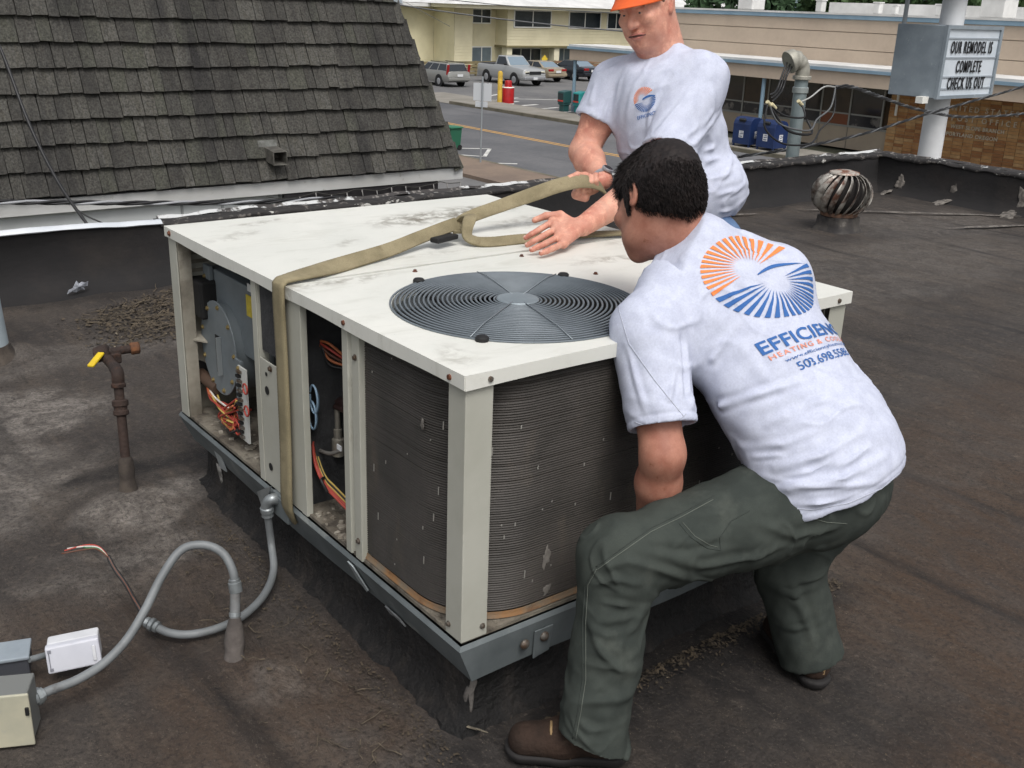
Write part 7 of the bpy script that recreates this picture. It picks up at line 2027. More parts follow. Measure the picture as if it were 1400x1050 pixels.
    bv = bvh_of(tV, tQ)
    def sp(*pp): return [on_surface(bv, *q) for q in pp if on_surface(bv, *q) is not None]
    FL = [(sp((938, 578), (985, 555), (1040, 538), (1100, 520)), 0.010, 0.012), (sp((940, 590), (985, 600), (1050, 580), (1130, 545)), 0.009, 0.014),
          (sp((905, 400), (935, 470), (940, 540), (937, 580)), -0.007, 0.012), (sp((945, 560), (975, 490), (1010, 440)), 0.006, 0.012),
          (sp((950, 610), (1000, 632), (1060, 640), (1120, 625), (1180, 590)), 0.009, 0.013), (sp((965, 640), (1020, 660), (1080, 668), (1150, 655), (1215, 620)), 0.011, 0.014),
          (sp((985, 668), (1050, 688), (1120, 690), (1190, 672)), 0.008, 0.011), (sp((1010, 610), (1070, 608), (1130, 585)), 0.006, 0.012), (sp((1150, 640), (1190, 610), (1225, 570)), 0.007, 0.011),
          (sp((855, 470), (870, 520), (885, 570)), 0.004, 0.010), (sp((925, 500), (915, 545), (918, 580)), 0.005, 0.009), (sp((880, 400), (900, 440), (930, 455)), 0.004, 0.014),
          (sp((1000, 640), (1030, 625), (1070, 622)), 0.006, 0.008), (sp((1060, 655), (1110, 645), (1140, 628)), 0.005, 0.008), (sp((1010, 470), (1050, 520), (1090, 540)), 0.003, 0.02)]
    FL = [q for q in FL if len(q[0]) > 1]
    tV = folds(tV, N, FL)
    N = vnormals(tV, tQ)
    rel = (tV - PEL) @ spn
    low = np.clip(1 - rel / 0.35, 0.15, 1)
    tV = tV + N * (0.0022 * low * wob3(tV * V3((1, 1, 2.2)), 9, 28.0) + 0.0012 * wob3(tV, 10, 75.0) + 0.010 * low ** 1.5 * creases(tV * V3((0.8, 0.8, 1.8)), 12, 15.0) + 0.0035 * creases(tV, 13, 30.0))[:, None]
    # hem bands: a slight step close to each edge
    for (p, n_, w) in ((se, sd, 0.02), (D_(1095, 718, 2.36), hemn, 0.022)):
        d = (tV - p) @ n_; near = np.ones(len(tV)) if w > 0.021 else (np.linalg.norm(tV - p, axis=1) < 0.13)
        tV = tV + N * (0.0016 * near * (np.abs(d + w) < 0.004) * -1.0)[:, None]
    tee = quads_obj('t_shirt', tV, tQ, M_TEE, root)
    # stitched hems and seams
    bv = bvh_of(tV, tQ)
    mth = mat('tee_thread', (178, 182, 194), 0.95)
    seam(bv, [(868, 577), (885, 583), (905, 583), (925, 577), (938, 566)], 0.0009, mth, tee)
    seam(bv, [(975, 655), (1010, 675), (1060, 693), (1110, 697), (1160, 688), (1205, 668), (1232, 645)], 0.0010, mth, tee)
    seam(bv, [(862, 375), (845, 420), (860, 470), (895, 520), (935, 570)], 0.0010, mth, tee)
    # --- trousers
    HL, KL, AL = D_(1035, 705, 2.46), D_(846, 765, 2.335), D_(812, 1000, 2.36)
    HR, KR, AR = D_(1128, 690, 2.68), D_(1078, 772, 2.70), D_(1108, 890, 2.735)
    B = Shape()
    B.ell(PEL - spn * 0.01, AX, (0.170, 0.14, 0.138), 0.05)
    B.ell(D_(1105, 680, 2.46), AX, (0.115, 0.11, 0.11), 0.05); B.ell(D_(1158, 652, 2.62), AX, (0.105, 0.11, 0.11), 0.05)
    B.cone(HL, KL, 0.122, 0.086, 0.05); B.ball(KL + V3((0.0, 0.0, 0.012)), 0.084, 0.03)
    mid = KL * 0.5 + AL * 0.5
    B.cone(KL, mid, 0.084, 0.078, 0.04); B.cone(mid, AL + (AL - KL) * 0.12, 0.080, 0.083, 0.03, clip=[(AL + (AL - KL) * 0.055, unit(AL - KL) + V3((-0.15, 0.2, 0)))])
    B.cone(HR, KR, 0.105, 0.086, 0.04); B.cone(KR, AR + (AR - KR) * 0.25, 0.090, 0.082, 0.03, clip=[(AR + (AR - KR) * 0.10, unit(AR - KR))])
    B.carve_cone(AL, AL + (AL - KL) * 0.2, 0.066, 0.074, 0.003); B.carve_cone(AR, AR + (AR - KR) * 0.5, 0.066, 0.074, 0.003)
    bV, bQ = B.mesh((0.0, -0.62, 0.0), (1.32, 0.12, 0.95), 0.0048); bV = smooth_v(bV, bQ, 2)
    N = vnormals(bV, bQ); bb = bvh_of(bV, bQ)
    def sq(*pp): return [on_surface(bb, *q) for q in pp if on_surface(bb, *q) is not None]
    FL = [(sq((812, 800), (840, 792), (880, 800), (905, 815)), 0.007, 0.011), (sq((820, 822), (850, 828), (885, 830)), 0.006, 0.010), (sq((815, 775), (860, 768), (920, 785), (950, 795)), 0.007, 0.014),
          (sq((905, 760), (960, 775), (1020, 765), (1080, 745)), 0.006, 0.014), (sq((880, 745), (940, 752), (1000, 742)), -0.005, 0.014), (sq((800, 850), (830, 870), (875, 858)), 0.005, 0.012),
          (sq((795, 905), (830, 915), (872, 895)), 0.004, 0.013), (sq((790, 955), (820, 940), (868, 960)), 0.004, 0.014), (sq((785, 985), (815, 1000), (860, 985)), 0.005, 0.012), (sq((855, 840), (850, 900), (840, 980)), 0.003, 0.014),
          (sq((1050, 800), (1085, 812), (1120, 800)), 0.005, 0.012), (sq((1055, 850), (1090, 860), (1130, 845)), 0.004, 0.012), (sq((1075, 780), (1100, 840), (1115, 890)), 0.005, 0.014), (sq((1030, 715), (1090, 735), (1150, 720)), 0.006, 0.014), (sq((900, 700), (960, 705), (1010, 700)), 0.003, 0.014)]
    bV = folds(bV, N, [q for q in FL if len(q[0]) > 1])
    N = vnormals(bV, bQ); bV = bV + N * (0.0022 * wob3(bV, 15, 38.0) + 0.001 * wob3(bV, 16, 90.0) + 0.009 * creases(bV * V3((1, 1, 1.6)), 17, 17.0) + 0.0045 * creases(bV, 18, 36.0))[:, None]
    tro = quads_obj('trousers', bV, bQ, M_TROUSER, root)
    bb = bvh_of(bV, bQ)
    mst = mat('stitch_pale', (92, 97, 90), 0.9); msd = mat('seam_dark', (50, 56, 52), 0.9)
    for off in (0, 5): seam(bb, [(975, 678 + off), (935, 700 + off), (890, 722 + off), (840, 757 + off), (815, 775 + off)], 0.0011, mst if off else msd, tro)
    seam(bb, [(812, 778), (800, 800), (797, 850), (797, 930), (790, 975), (783, 1010)], 0.0014, msd, tro); seam(bb, [(816, 778), (804, 800), (801, 850), (801, 930), (794, 975), (787, 1012)], 0.0009, mst, tro)
    seam(bb, [(929, 716), (945, 735), (968, 750), (985, 752), (984, 735), (1000, 712), (1025, 698)], 0.0011, msd, tro); seam(bb, [(933, 714), (950, 733), (970, 745), (981, 748)], 0.0009, mst, tro)
    seam(bb, [(1105, 707), (1130, 714), (1158, 716)], 0.0010, mst, tro); seam(bb, [(1030, 780), (1036, 830), (1046, 870), (1062, 900)], 0.0011, msd, tro)
    # --- boots
    def boot(heel, toe, name):
        h, t = V3(heel), V3(toe); fwd = unit(t - h); L = np.linalg.norm(t - h); sdv = unit(np.cross(fwd, (0, 0, 1)))
        b = empty(name); b.parent = root
        G = Shape(); P = lambda a, s, z: h + fwd * a * L + sdv * s + V3((0, 0, z))
        G.cone(P(0.14, 0, 0.055), P(0.55, 0, 0.050), 0.040, 0.040, 0.02); G.cone(P(0.55, 0, 0.048), P(0.86, 0, 0.042), 0.042, 0.038, 0.02, ax=sdv, f=0.85); G.cone(P(0.20, 0, 0.06), P(0.26, 0, 0.13), 0.040, 0.036, 0.02); G.cone(P(0.26, 0, 0.11), P(0.5, 0, 0.06), 0.036, 0.04, 0.03)
        G.plane(P(0, 0, 0.026), (0, 0, -1))
        lo = np.minimum(h, t) - 0.09; hi = np.maximum(h, t) + 0.09; lo[2] = 0.0; hi[2] = 0.24
        v, q = G.mesh(lo, hi, 0.005); quads_obj('upper', smooth_v(v, q, 1), q, M_BOOT, b)
        G = Shape()
        G.cone(P(0.12, 0, 0.03), P(0.55, 0, 0.03), 0.043, 0.042, 0.02); G.cone(P(0.55, 0, 0.03), P(0.87, 0, 0.03), 0.043, 0.043, 0.02, ax=sdv, f=0.86); G.plane(P(0, 0, 0.030), (0, 0, 1)); G.plane(P(0, 0, 0.004), (0, 0, -1))
        v, q = G.mesh(lo - V3((0, 0, 0.02)), hi, 0.005); quads_obj('sole', smooth_v(v, q, 1), q, M_SOLE, b)
        return P, b
    P, b = boot((0.275, -0.275, 0), (0.068, -0.098, 0), 'boot')
    for s in (-0.030, -0.010, 0.014): 
        p = P(0.60, s * 0 - 0.036, 0.05) 
    [MB().tube([P(a_, -0.044, 0.032), P(a_ + 0.01, -0.043, 0.06), P(a_ + 0.03, -0.024, 0.090), P(a_ + 0.03, 0.0, 0.096)], 0.0035, 6).build('trim', M_TAN, b, smooth=180) for a_ in (0.47, 0.54, 0.61)]
    MB().lathe([(0.040, 0.0), (0.040, 0.06)], P(0.26, 0, 0.10), n=18).build('sock', M_SOCK, b, smooth=60)
    P, b = boot((0.868, -0.372, 0), (0.985, -0.118, 0), 'boot')
    MB().box(P(0.010, 0.004, 0.072), (0.012, 0.006, 0.05), Matrix.Rotation(-0.4, 3, 'Z')).build('heel_tab', M_TAN, b, bevel=0.003)
    return root, tee, tV, tQ, AX
C_ROOT, C_TEE, C_V, C_Q, C_AX = crouching()

# ---------------------------------------------------------------- prints on the T-shirts
M_INKB = mat('ink_blue', (64, 104, 164), 0.95, grain=0.05, gscale=300, spec=0.1)
M_INKO = mat('ink_orange', (234, 136, 82), 0.95, grain=0.05, gscale=300, spec=0.1)
M_INKP = mat('ink_coral', (226, 150, 128), 0.95, grain=0.05, gscale=300, spec=0.1)
def project_mesh(me_v, me_f, O, u, v, n, bvh, m, name, parent, lift=0.0012, sub=None):
    """lay a flat print (2d coordinates along u and v) onto the cloth along -n"""
    out = []; ok = []
    for (a, b) in me_v:
        p = Vector(O) + Vector(u) * a + Vector(v) * b
        h = bvh.ray_cast(p + Vector(n) * 0.25, -Vector(n))
        if h[0] is None: out.append(p); ok.append(False)
        else:
            nn = h[1] if h[1].dot(Vector(n)) > 0 else -h[1]
            out.append(h[0] + (nn * 0.4 + Vector(n) * 0.6).normalized() * lift); ok.append(True)
    F = [f for f in me_f if all(ok[i] for i in f)]
    if not F: return
    o = MB().add(out, F).build(name, m, parent, smooth=180)
    return o
def split2d(V, F, maxe):
    """subdivide long triangles of a flat print so that it follows the cloth"""
    V = [tuple(p[:2]) for p in V]; T = []
    for f in F:
        for i in range(1, len(f) - 1): T.append((f[0], f[i], f[i + 1]))
    cache = {}
    for _ in range(7):
        N = []; ch = False
        for (a, b, c) in T:
            e = [(math.dist(V[a], V[b]), a, b, c), (math.dist(V[b], V[c]), b, c, a), (math.dist(V[c], V[a]), c, a, b)]
            l, i, j, k = max(e)
            if l > maxe:
                key = (min(i, j), max(i, j))
                if key not in cache: cache[key] = len(V); V.append(((V[i][0] + V[j][0]) / 2, (V[i][1] + V[j][1]) / 2))
                m = cache[key]; N += [(i, m, k), (m, j, k)]; ch = True
            else: N.append((a, b, c))
        T = N
        if not ch: break
    return V, T
def sunburst(R):
    """two fans of tapering rays: warm above, blue below, meeting on a swooping line"""
    warm = ([], []); cool = ([], [])
    def ray(dst, c, a, w, r0, r1):
        V, F = dst; n = len(V)
        V += [(c[0] + r0 * math.cos(a), c[1] + r0 * math.sin(a)), (c[0] + r1(a - w) * math.cos(a - w), c[1] + r1(a - w) * math.sin(a - w)), (c[0] + r1(a) * math.cos(a), c[1] + r1(a) * math.sin(a)), (c[0] + r1(a + w) * math.cos(a + w), c[1] + r1(a + w) * math.sin(a + w))]
        F += [(n, n + 1, n + 2, n + 3)]
    def rim(c):
        def f(a):          # distance from c to the circle of radius R about the origin
            dx, dy = math.cos(a), math.sin(a); b = c[0] * dx + c[1] * dy
            return -b + math.sqrt(max(b * b - (c[0] ** 2 + c[1] ** 2 - R * R), 0))
        return f
    cu, cl = (-0.02 * R / 0.1, 0.16 * R), (0.10 * R, -0.16 * R)
    nu, nlw = 19, 21
    for k in range(nu): ray(warm, cu, math.radians(22 + (196 - 22) * k / (nu - 1)), math.radians(2.7), R * 0.26, rim(cu))
    for k in range(nlw): ray(cool, cl, math.radians(183 + (372 - 183) * k / (nlw - 1)), math.radians(2.7), R * 0.26, rim(cl))
    V, F = cool; n = len(V); m = 14                 # the swoosh between
    for i in range(m + 1):
        t = i / m; x = -0.15 * R + 1.1 * R * t; y = 0.02 * R + 0.20 * R * math.sin(math.pi * (0.12 + 0.75 * t)) - 0.06 * R
        w = 0.035 * R * math.sin(math.pi * min(1, t + 0.08)) + 0.002
        V += [(x, y + w), (x, y - w)]
    F += [(n + 2 * i, n + 2 * i + 1, n + 2 * i + 3, n + 2 * i + 2) for i in range(m)]
    return warm, cool
def print_text(txt, bv, centre, upx, vpx, width, height, bold, spc, m, parent, n=None, lift=0.0022):
    """one line of print: its letters laid singly on the cloth; upx, vpx are cloth vectors per survey pixel"""
    me = text_mesh(txt, 1.0, bold, spc)
    xs = [q.co.x for q in me.vertices]; ys = [q.co.y for q in me.vertices]
    cx, cy = (min(xs) + max(xs)) / 2, (min(ys) + max(ys)) / 2
    kx, ky = width / (max(xs) - min(xs)), height / (max(ys) - min(ys))
    nn = n or upx.cross(vpx).normalized()
    if nn.dot(Vector(CAM_LOC) - centre) < 0: nn = -nn
    for (v, f) in islands(me):
        V2, T2 = split2d([((p[0] - cx) * kx, (p[1] - cy) * ky) for p in v], f, 6.0)
        project_mesh(V2, T2, centre, upx, vpx, nn, bv, m, 'letter_print', parent, lift)
    bpy.data.meshes.remove(me)
def back_print():
    bv = bvh_of(C_V, C_Q)
    S_ = lambda x, y: on_surface(bv, x, y)
    # the print is stretched with the cloth: warp and weft directions are read off the back
    O = S_(1046, 376)
    u = (S_(1082, 367) - S_(1002, 385)) / 82.0; v = (S_(1018, 346) - S_(1064, 404)) / 74.0
    n = u.cross(v).normalized()
    if n.dot(Vector(CAM_LOC) - O) < 0: n = -n
    warm, cool = sunburst(1.0)
    for (V, F), m in ((warm, M_INKO), (cool, M_INKB)):
        V2, T2 = split2d([(a * 67, b * 70) for a, b in V], F, 6.0); project_mesh(V2, T2, O, u, v, n, bv, m, 'logo_print', C_TEE, 0.0022)
    u2 = (S_(1132, 452) - S_(1062, 472)) / 72.8; v2 = (S_(1084, 428) - S_(1108, 459)) / 39.2
    u3 = (S_(1150, 480) - S_(1100, 496)) / 52.5; v3 = (S_(1108, 466) - S_(1126, 490)) / 30.0
    print_text('EFFICIENCY', bv, S_(1113, 452), u2, v2, 134, 20, 0.020, 1.05, M_INKB, C_TEE)
    print_text('HEATING & COOLING', bv, S_(1121, 466.5), u2, v2, 126, 7.5, 0.010, 1.3, M_INKP, C_TEE)
    print_text('www.efficiencyheatcool.com', bv, S_(1130, 474), u3, v3, 100, 6.5, 0.0, 1.0, M_INKB, C_TEE)
    print_text('503.698.5588', bv, S_(1131, 487), u3, v3, 72, 13, 0.006, 1.0, M_INKB, C_TEE)
back_print()

# ---------------------------------------------------------------- the standing man
def standing():
    root = empty('person', (0, 0, 0), 'standing man in orange cap and white T-shirt holding the strap over the unit', 'person')
    r_, u_, f_ = V3(CAM_ROT[0]), V3(CAM_ROT[1]), V3(CAM_ROT[2]); zz = V3((0, 0, 1))
    SLm, SRm = D_(957, 108, 3.66), D_(842, 112, 3.84)          # his left (picture right), his right
    NB = D_(902, 66, 3.74); HC = D_(884, 4, 3.66)
    PEL = D_(968, 322, 3.87)
    acr = unit(SLm - SRm); spn = unit(NB - PEL); nrm = unit(np.cross(acr, spn))
    if nrm @ V3((-1, 0, 0)) < 0: nrm = -nrm                     # out of the chest, towards the unit
    acr = unit(np.cross(spn, nrm))
    if acr @ (SLm - SRm) < 0: acr = -acr
    AX = (acr, spn, nrm)
    EL, WL = D_(900, 240, 3.56), D_(797, 309, 3.335)
    ER, WR = D_(798, 208, 3.88), D_(824, 246, 3.70)
    S = Shape()
    fw = unit(-0.60 * r_ - 0.60 * f_ - 0.56 * u_); up = unit(u_ * 0.92 - 0.12 * r_ - 0.25 * f_); lf = unit(np.cross(up, fw)); up = unit(np.cross(fw, lf))
    HP = head_ops(S, HC, fw, lf, up, 1.10, jowl=0.008)
    S.cone(HP(-0.03, 0, -0.03), NB - nrm * 0.02, 0.070, 0.078, 0.03); S.cone(HP(0.01, 0, -0.07), NB + nrm * 0.02, 0.064, 0.072, 0.03)
    S.cone(NB - spn * 0.10, PEL, 0.07, 0.10, 0.03)
    for sh, el, wr in ((SLm, EL, WL), (SRm, ER, WR)):
        S.cone(sh, NB - spn * 0.12, 0.04, 0.05, 0.03)
        S.cone(sh, sh * 0.5 + el * 0.5, 0.046, 0.062, 0.03); S.cone(sh * 0.5 + el * 0.5, el, 0.062, 0.054, 0.03); S.cone(el, el + (wr - el) * 0.3, 0.052, 0.056, 0.02); S.cone(el + (wr - el) * 0.3, wr, 0.056, 0.033, 0.02, ax=None)
    # left hand, flat on the strap
    Zp = lambda x, y, d: V3(atD(x, y, d))
    kn = [Zp(756, 303, 3.300), Zp(760, 313, 3.275), Zp(763, 324, 3.235), Zp(770, 333, 3.210)]
    for k in kn: S.cone(WL, k, 0.021, 0.0145, 0.014)
    S.cone(kn[0], kn[3], 0.0145, 0.0135, 0.010); S.cone(WL * 0.5 + kn[1] * 0.5, WL * 0.4 + kn[2] * 0.6, 0.022, 0.020, 0.015)
    tips = [((739, 313, 3.265), (727, 320, 3.255), (719, 325, 3.262)), ((742, 323, 3.225), (729, 330, 3.205), (721, 335, 3.210)), ((746, 333, 3.180), (735, 338, 3.160), (727, 341.5, 3.160)), ((755, 340, 3.160), (747, 343.5, 3.140), (740, 346, 3.130))]
    for k, t in zip(kn, tips): finger(S, [k] + [Zp(*q) for q in t], 0.0108, 0.0084, 0.003)
    finger(S, [WL * 0.75 + kn[0] * 0.25, Zp(766, 294, 3.325), Zp(747, 295, 3.325), Zp(731, 301, 3.325)], 0.0155, 0.0098, 0.006)
    nails = [(Zp(*t[2]), Zp(*t[2]) - Zp(*t[1])) for t in tips] + [(Zp(731, 301, 3.325), Zp(731, 301, 3.325) - Zp(747, 295, 3.325))]
    # right fist round the strap
    h = HANDR
    pc = V3((h.x + 0.012, h.y + 0.01, h.z))
    pal = D_(803, 256, 3.66)
    S.cone(WR, pal, 0.028, 0.030, 0.02)
    gx = unit(r_)
    for i in range(4):
        b = D_(791 + i * 7.5, 262 - i * 2.0, 3.665)
        finger(S, [b, b - f_ * 0.030 - u_ * 0.006, b - f_ * 0.046 + u_ * 0.014, b - f_ * 0.040 + u_ * 0.034, b - f_ * 0.020 + u_ * 0.040], 0.0112, 0.0092, 0.004)
    S.cone(D_(791, 262, 3.67), D_(812, 257, 3.67), 0.020, 0.018, 0.012)
    S.cone(D_(788, 266, 3.655), D_(800, 270, 3.655), 0.018, 0.016, 0.012)
    finger(S, [D_(812, 246, 3.67), D_(800, 240, 3.64), D_(789, 239, 3.61), D_(778, 243, 3.595)], 0.0135, 0.0095, 0.006)
    boxes = [((0.70, 0.55, 0.75), (2.25, 1.65, 1.95), 0.009), (HC - 0.17, HC + 0.17, 0.0035), (V3((0.74, 0.68, 0.90)), V3((1.12, 1.06, 1.06)), 0.003), (pal - 0.12, pal + 0.12, 0.003)]
    V, Q = multi(S, boxes)
    body = quads_obj('body', V, Q, M_SKIN, root)
    for (tp, dv) in nails:
        dv = unit(dv); out = unit(-f_ * 0.6 + u_ * 0.8); out = unit(out - dv * (out @ dv)); sdn = unit(np.cross(dv, out))
        s_ = Shape().ell(tp + out * 0.0068 + dv * 0.001, (dv, sdn, out), (0.0062, 0.0050, 0.0022), 0.001); v_, q_ = s_.mesh(tp - 0.02, tp + 0.02, 0.0012); quads_obj('nail', v_, q_, mat('nail', (206, 164, 150), 0.35), body)
    # eyebrow and eye hints, lips take their own colour
    hb = bvh_of(V, Q)
    def patch(cent, axes_, rr, m, name):
        s = Shape().ell(cent, axes_, rr, 0.001); v, q = s.mesh(V3(cent) - max(rr) * 1.3, V3(cent) + max(rr) * 1.3, max(rr) / 9); quads_obj(name, v, q, m, body)
    for s in (-1, 1):
        patch(HP(0.0855, s * 0.031, -0.003), (fw, lf, up), (0.0085, 0.0105, 0.0045), mat('eye_white', (196, 190, 186), 0.25), 'eye')
        patch(HP(0.0925, s * 0.030, -0.0045), (fw, lf, up), (0.0032, 0.0045, 0.0036), mat('iris', (70, 78, 84), 0.2), 'eye')
        for k in range(10):
            a = HP(0.096 - 0.0010 * k, s * (0.014 + 0.0036 * k), 0.016 + 0.0006 * k - 0.00012 * k * k); MB().tube([a, a + (lf * s * 0.006 + up * 0.001) * 1.0], [0.0014, 0.0006], 4).build('eyebrow', M_HAIR2, body)
    for dz, r in ((-0.0655, 0.0034), (-0.0770, 0.0042)):
        P = [HP(0.0930, 0.030, -0.0725), HP(0.1035, 0.014, dz), HP(0.1065, 0, dz), HP(0.1035, -0.014, dz), HP(0.0930, -0.030, -0.0725)]
        MB().tube(spline(P, 5), [0.0015] + [r * (0.5 + 0.5 * math.sin(math.pi * i / 20)) for i in range(1, 20)] + [0.0015], 8).build('lip', mat('lip_pink', (184, 118, 108), 0.55), body, smooth=180)
    MB().tube(spline([HP(0.0935, 0.032, -0.0735), HP(0.1050, 0.014, -0.0710), HP(0.1080, 0, -0.0706), HP(0.1050, -0.014, -0.0710), HP(0.0935, -0.032, -0.0735)], 5), 0.0021, 6).build('mouth_line', mat('mouth_dark', (70, 36, 34), 0.6), body, smooth=180)
    # hair at the temples and cap
    H = Shape(); H.ell(HP(-0.014, 0, 0.022), (fw, lf, up), (0.112, 0.089, 0.108), 0.02); H.plane(HP(0.045, 0, 0.0), fw * 1.0 - up * 0.3); H.plane(HP(0, 0, -0.05), -up)
    for s in (-1, 1): H.ell(HP(0.0, s * 0.10, -0.045), (fw, lf, up), (0.05, 0.035, 0.055), 0.01, carve=True)
    v, q = H.mesh(HC - 0.17, HC + 0.17, 0.005); quads_obj('hair', smooth_v(v, q, 1), q, M_HAIR2, root)
    cap = empty('cap'); cap.parent = root
    mo = mat('cap_orange', (222, 98, 40), 0.8, col2=(208, 88, 36), scale=20, bump=0.15, bscale=400, bdist=0.001)
    H = Shape(); H.ell(HP(-0.010, 0, 0.045), (fw, lf, up), (0.116, 0.094, 0.100), 0.02); H.plane(HP(0, 0, 0.044), -up - fw * 0.06)
    v, q = H.mesh(HC - 0.2, HC + 0.2, 0.005); quads_obj('crown', smooth_v(v, q, 1), q, mo, cap)
    rows = []
    for i in range(9):
        t = i / 8; row = []
        for j in range(19):
            a = math.radians(-72 + 144 * j / 18); rr = 0.095 + 0.075 * t * math.cos(a * 0.95)
            row.append(HP(-0.005 + rr * math.cos(a), (0.088 + 0.0 * t) * math.sin(a) * 1.02, 0.048 - 0.016 * t - 0.020 * (math.sin(a) ** 2) * (0.4 + t)))
        rows.append(row)
    b = MB().loft(rows, closed=False).build('brim', mo, cap, smooth=60); sm = b.modifiers.new('thick', 'SOLIDIFY'); sm.thickness = 0.003
    # --- T-shirt
    T = Shape(); cst = (SLm + SRm) / 2
    T.ell(cst - spn * 0.07 + nrm * 0.01, AX, (0.185, 0.17, 0.145), 0.05)
    T.ell(D_(918, 190, 3.80), AX, (0.205, 0.19, 0.175), 0.06)
    T.ell(D_(940, 262, 3.86), AX, (0.225, 0.17, 0.195), 0.06)
    T.cone(NB - spn * 0.068, SLm - spn * 0.02, 0.088, 0.086, 0.05); T.cone(NB - spn * 0.068, SRm - spn * 0.015, 0.088, 0.082, 0.05)
    se = D_(914, 210, 3.595); sd = unit(se - SLm); T.cone(SLm, se + sd * 0.05, 0.098, 0.094, 0.035, clip=[(se, sd)])
    s2 = D_(814, 168, 3.855); sd2 = unit(s2 - SRm); T.cone(SRm, s2 + sd2 * 0.05, 0.088, 0.082, 0.035, clip=[(s2, sd2)])
    T.carve_cone(se - sd * 0.02, se + sd * 0.06, 0.082, 0.085, 0.003); T.carve_cone(s2 - sd2 * 0.015, s2 + sd2 * 0.06, 0.068, 0.072, 0.003)
    nd = unit(HP(0, 0, -0.05) - NB)
    T.carve_cone(NB - nd * 0.04, NB + nd * 0.14, 0.070, 0.094, 0.006); T.plane(NB + nd * 0.022 - nrm * 0.0, nd * 1.0 + nrm * 0.22, (NB - 0.16, NB + 0.16))
    hem = D_(1000, 306, 3.70); T.plane(hem, -zz * 1.0 - nrm * 0.10)
    V, Q = T.mesh((1.1, 0.45, 0.72), (2.4, 1.75, 1.68), 0.007); V = smooth_v(V, Q, 3)
    N = vnormals(V, Q); bv = bvh_of(V, Q)
    def sp(*pp): return [on_surface(bv, *q) for q in pp if on_surface(bv, *q) is not None]
    FL = [(sp((905, 110), (890, 150), (885, 180)), 0.007, 0.014), (sp((940, 130), (915, 160), (895, 185)), 0.006, 0.013), (sp((880, 95), (862, 140), (855, 180)), 0.006, 0.016), (sp((865, 85), (845, 120), (838, 165)), 0.005, 0.014),
          (sp((985, 150), (960, 185), (945, 200)), 0.007, 0.013), (sp((1000, 180), (980, 200), (962, 208)), 0.008, 0.013), (sp((1010, 205), (985, 215), (965, 222)), 0.007, 0.012), (sp((1015, 225), (990, 240), (970, 245)), 0.007, 0.013),
          (sp((1022, 250), (1000, 262), (978, 268)), 0.006, 0.013), (sp((970, 120), (975, 150), (960, 180)), 0.006, 0.016), (sp((815, 110), (808, 140), (806, 160)), 0.005, 0.012), (sp((835, 130), (828, 150), (826, 168)), 0.006, 0.011), (sp((1020, 275), (1000, 288), (985, 290)), 0.006, 0.012)]
    V = folds(V, N, [q for q in FL if len(q[0]) > 1]); N = vnormals(V, Q)
    V = V + N * (0.003 * wob3(V * V3((1, 1, 1.6)), 19, 26.0) + 0.0014 * wob3(V, 20, 70.0) + 0.010 * creases(V * V3((0.8, 0.8, 1.5)), 22, 14.0) + 0.004 * creases(V, 24, 28.0))[:, None]
    tee = quads_obj('t_shirt', V, Q, M_TEE, root)
    bv = bvh_of(V, Q)
    # small chest print
    O = on_surface(bv, 881, 136)
    n = Vector(nrm); u = Vector(np.cross(spn, nrm)); v = Vector(spn)
    if u.dot(Vector(r_)) < 0: u = -u
    warm, cool = sunburst(0.042)
    for (v_, f__), m in ((warm, M_INKO), (cool, M_INKB)):
        a, b2 = split2d(v_, f__, 0.01); project_mesh(a, b2, O, u, v, n, bv, m, 'logo_print', tee, 0.002)
    print_text('EFFICIENCY', bv, O - v * 0.054, u, v, 0.085, 0.012, 0.01, 1.0, M_INKB, tee, n, 0.002)
    # --- jeans and shoes
    B = Shape(); PEL = PEL - r_ * 0.085 + V3((0, 0, -0.02)); hips = [PEL + acr * 0.10, PEL - acr * 0.10]
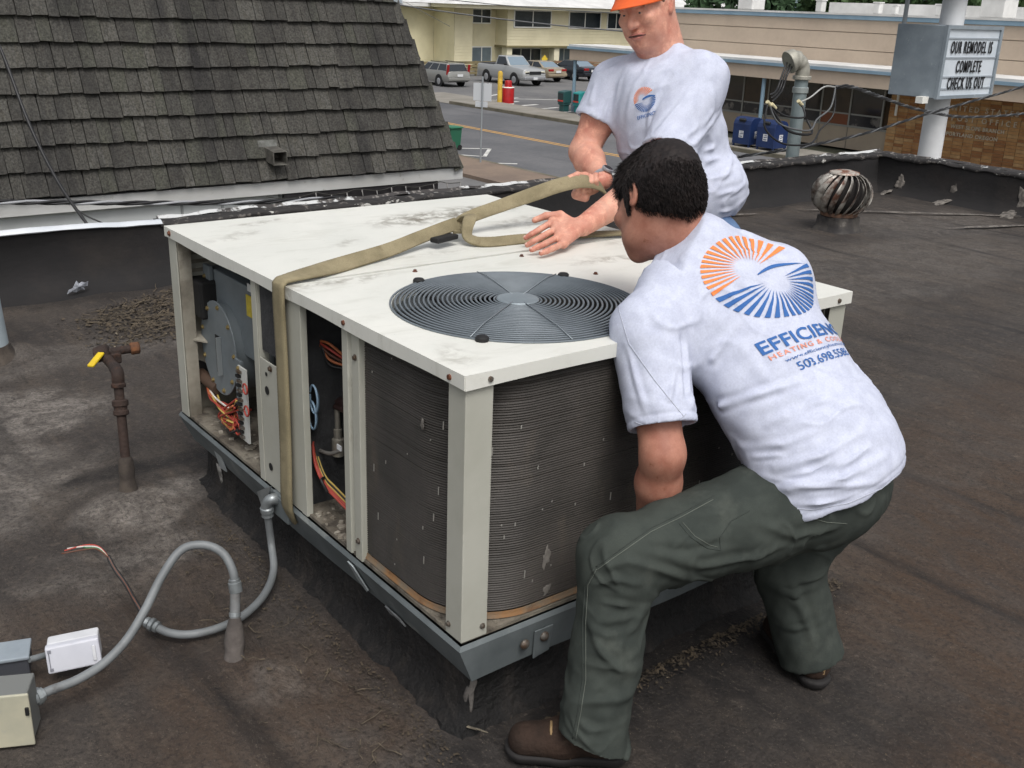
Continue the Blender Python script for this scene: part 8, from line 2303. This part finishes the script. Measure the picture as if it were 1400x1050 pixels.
    B.ell(PEL, AX, (0.165, 0.13, 0.135), 0.05)
    feet = []
    for s, hp in zip((1, -1), hips):
        kn_ = V3((PEL[0] - 0.08 - 0.02 * s, PEL[1] - 0.17 * s, 0.46)); an = V3((PEL[0] + 0.02, PEL[1] - 0.19 * s, 0.06)); feet.append(an)
        B.cone(hp - spn * 0.03, kn_, 0.115, 0.085, 0.04); B.cone(kn_, an, 0.083, 0.075, 0.03, clip=[((0, 0, 0.045), (0, 0, -1))])
    v, q = B.mesh((1.55, 0.45, 0.0), (2.3, 1.45, 1.08), 0.010); v = smooth_v(v, q, 2); Nn = vnormals(v, q); v = v + Nn * (0.004 * wob3(v, 25, 30.0))[:, None]
    quads_obj('jeans', v, q, M_JEAN, root)
    for an in feet:
        G = Shape(); G.cone(an + V3((0.05, 0, -0.015)), an + V3((-0.17, 0, -0.020)), 0.045, 0.042, 0.02); G.cone(an, an + V3((0, 0, 0.06)), 0.045, 0.045, 0.03); G.plane((0, 0, 0.004), (0, 0, -1))
        lo = an - V3((0.26, 0.09, 0.08)); hi = an + V3((0.14, 0.09, 0.12)); v, q = G.mesh(lo, hi, 0.008); quads_obj('shoe', smooth_v(v, q, 1), q, M_BOOT, root)
    # --- wristwatch
    w = empty('wristwatch'); w.parent = root
    ax_ = unit(WR - ER); c = WR + ax_ * -0.005
    MB().lathe([(0.037, -0.009), (0.0395, -0.008), (0.0395, 0.008), (0.037, 0.009)], c, ax_, 28, caps=False).build('strap', mat('watch_silver', (190, 192, 196), 0.3, 0.7), w, smooth=40)
    d = unit(-f_ * 0.75 + u_ * 0.35 + r_ * 0.45); d = unit(d - ax_ * (d @ ax_))
    MB().lathe([(0.019, 0.0), (0.021, 0.002), (0.021, 0.009), (0.017, 0.011)], c + d * 0.037, d, 22).build('case', mat('watch_silver', (190, 192, 196), 0.3, 0.7), w, smooth=40)
    MB().lathe([(0.0165, 0.0), (0.0165, 0.0006)], c + d * 0.0482, d, 22).build('dial', mat('watch_dial', (28, 30, 34), 0.2), w)
standing()
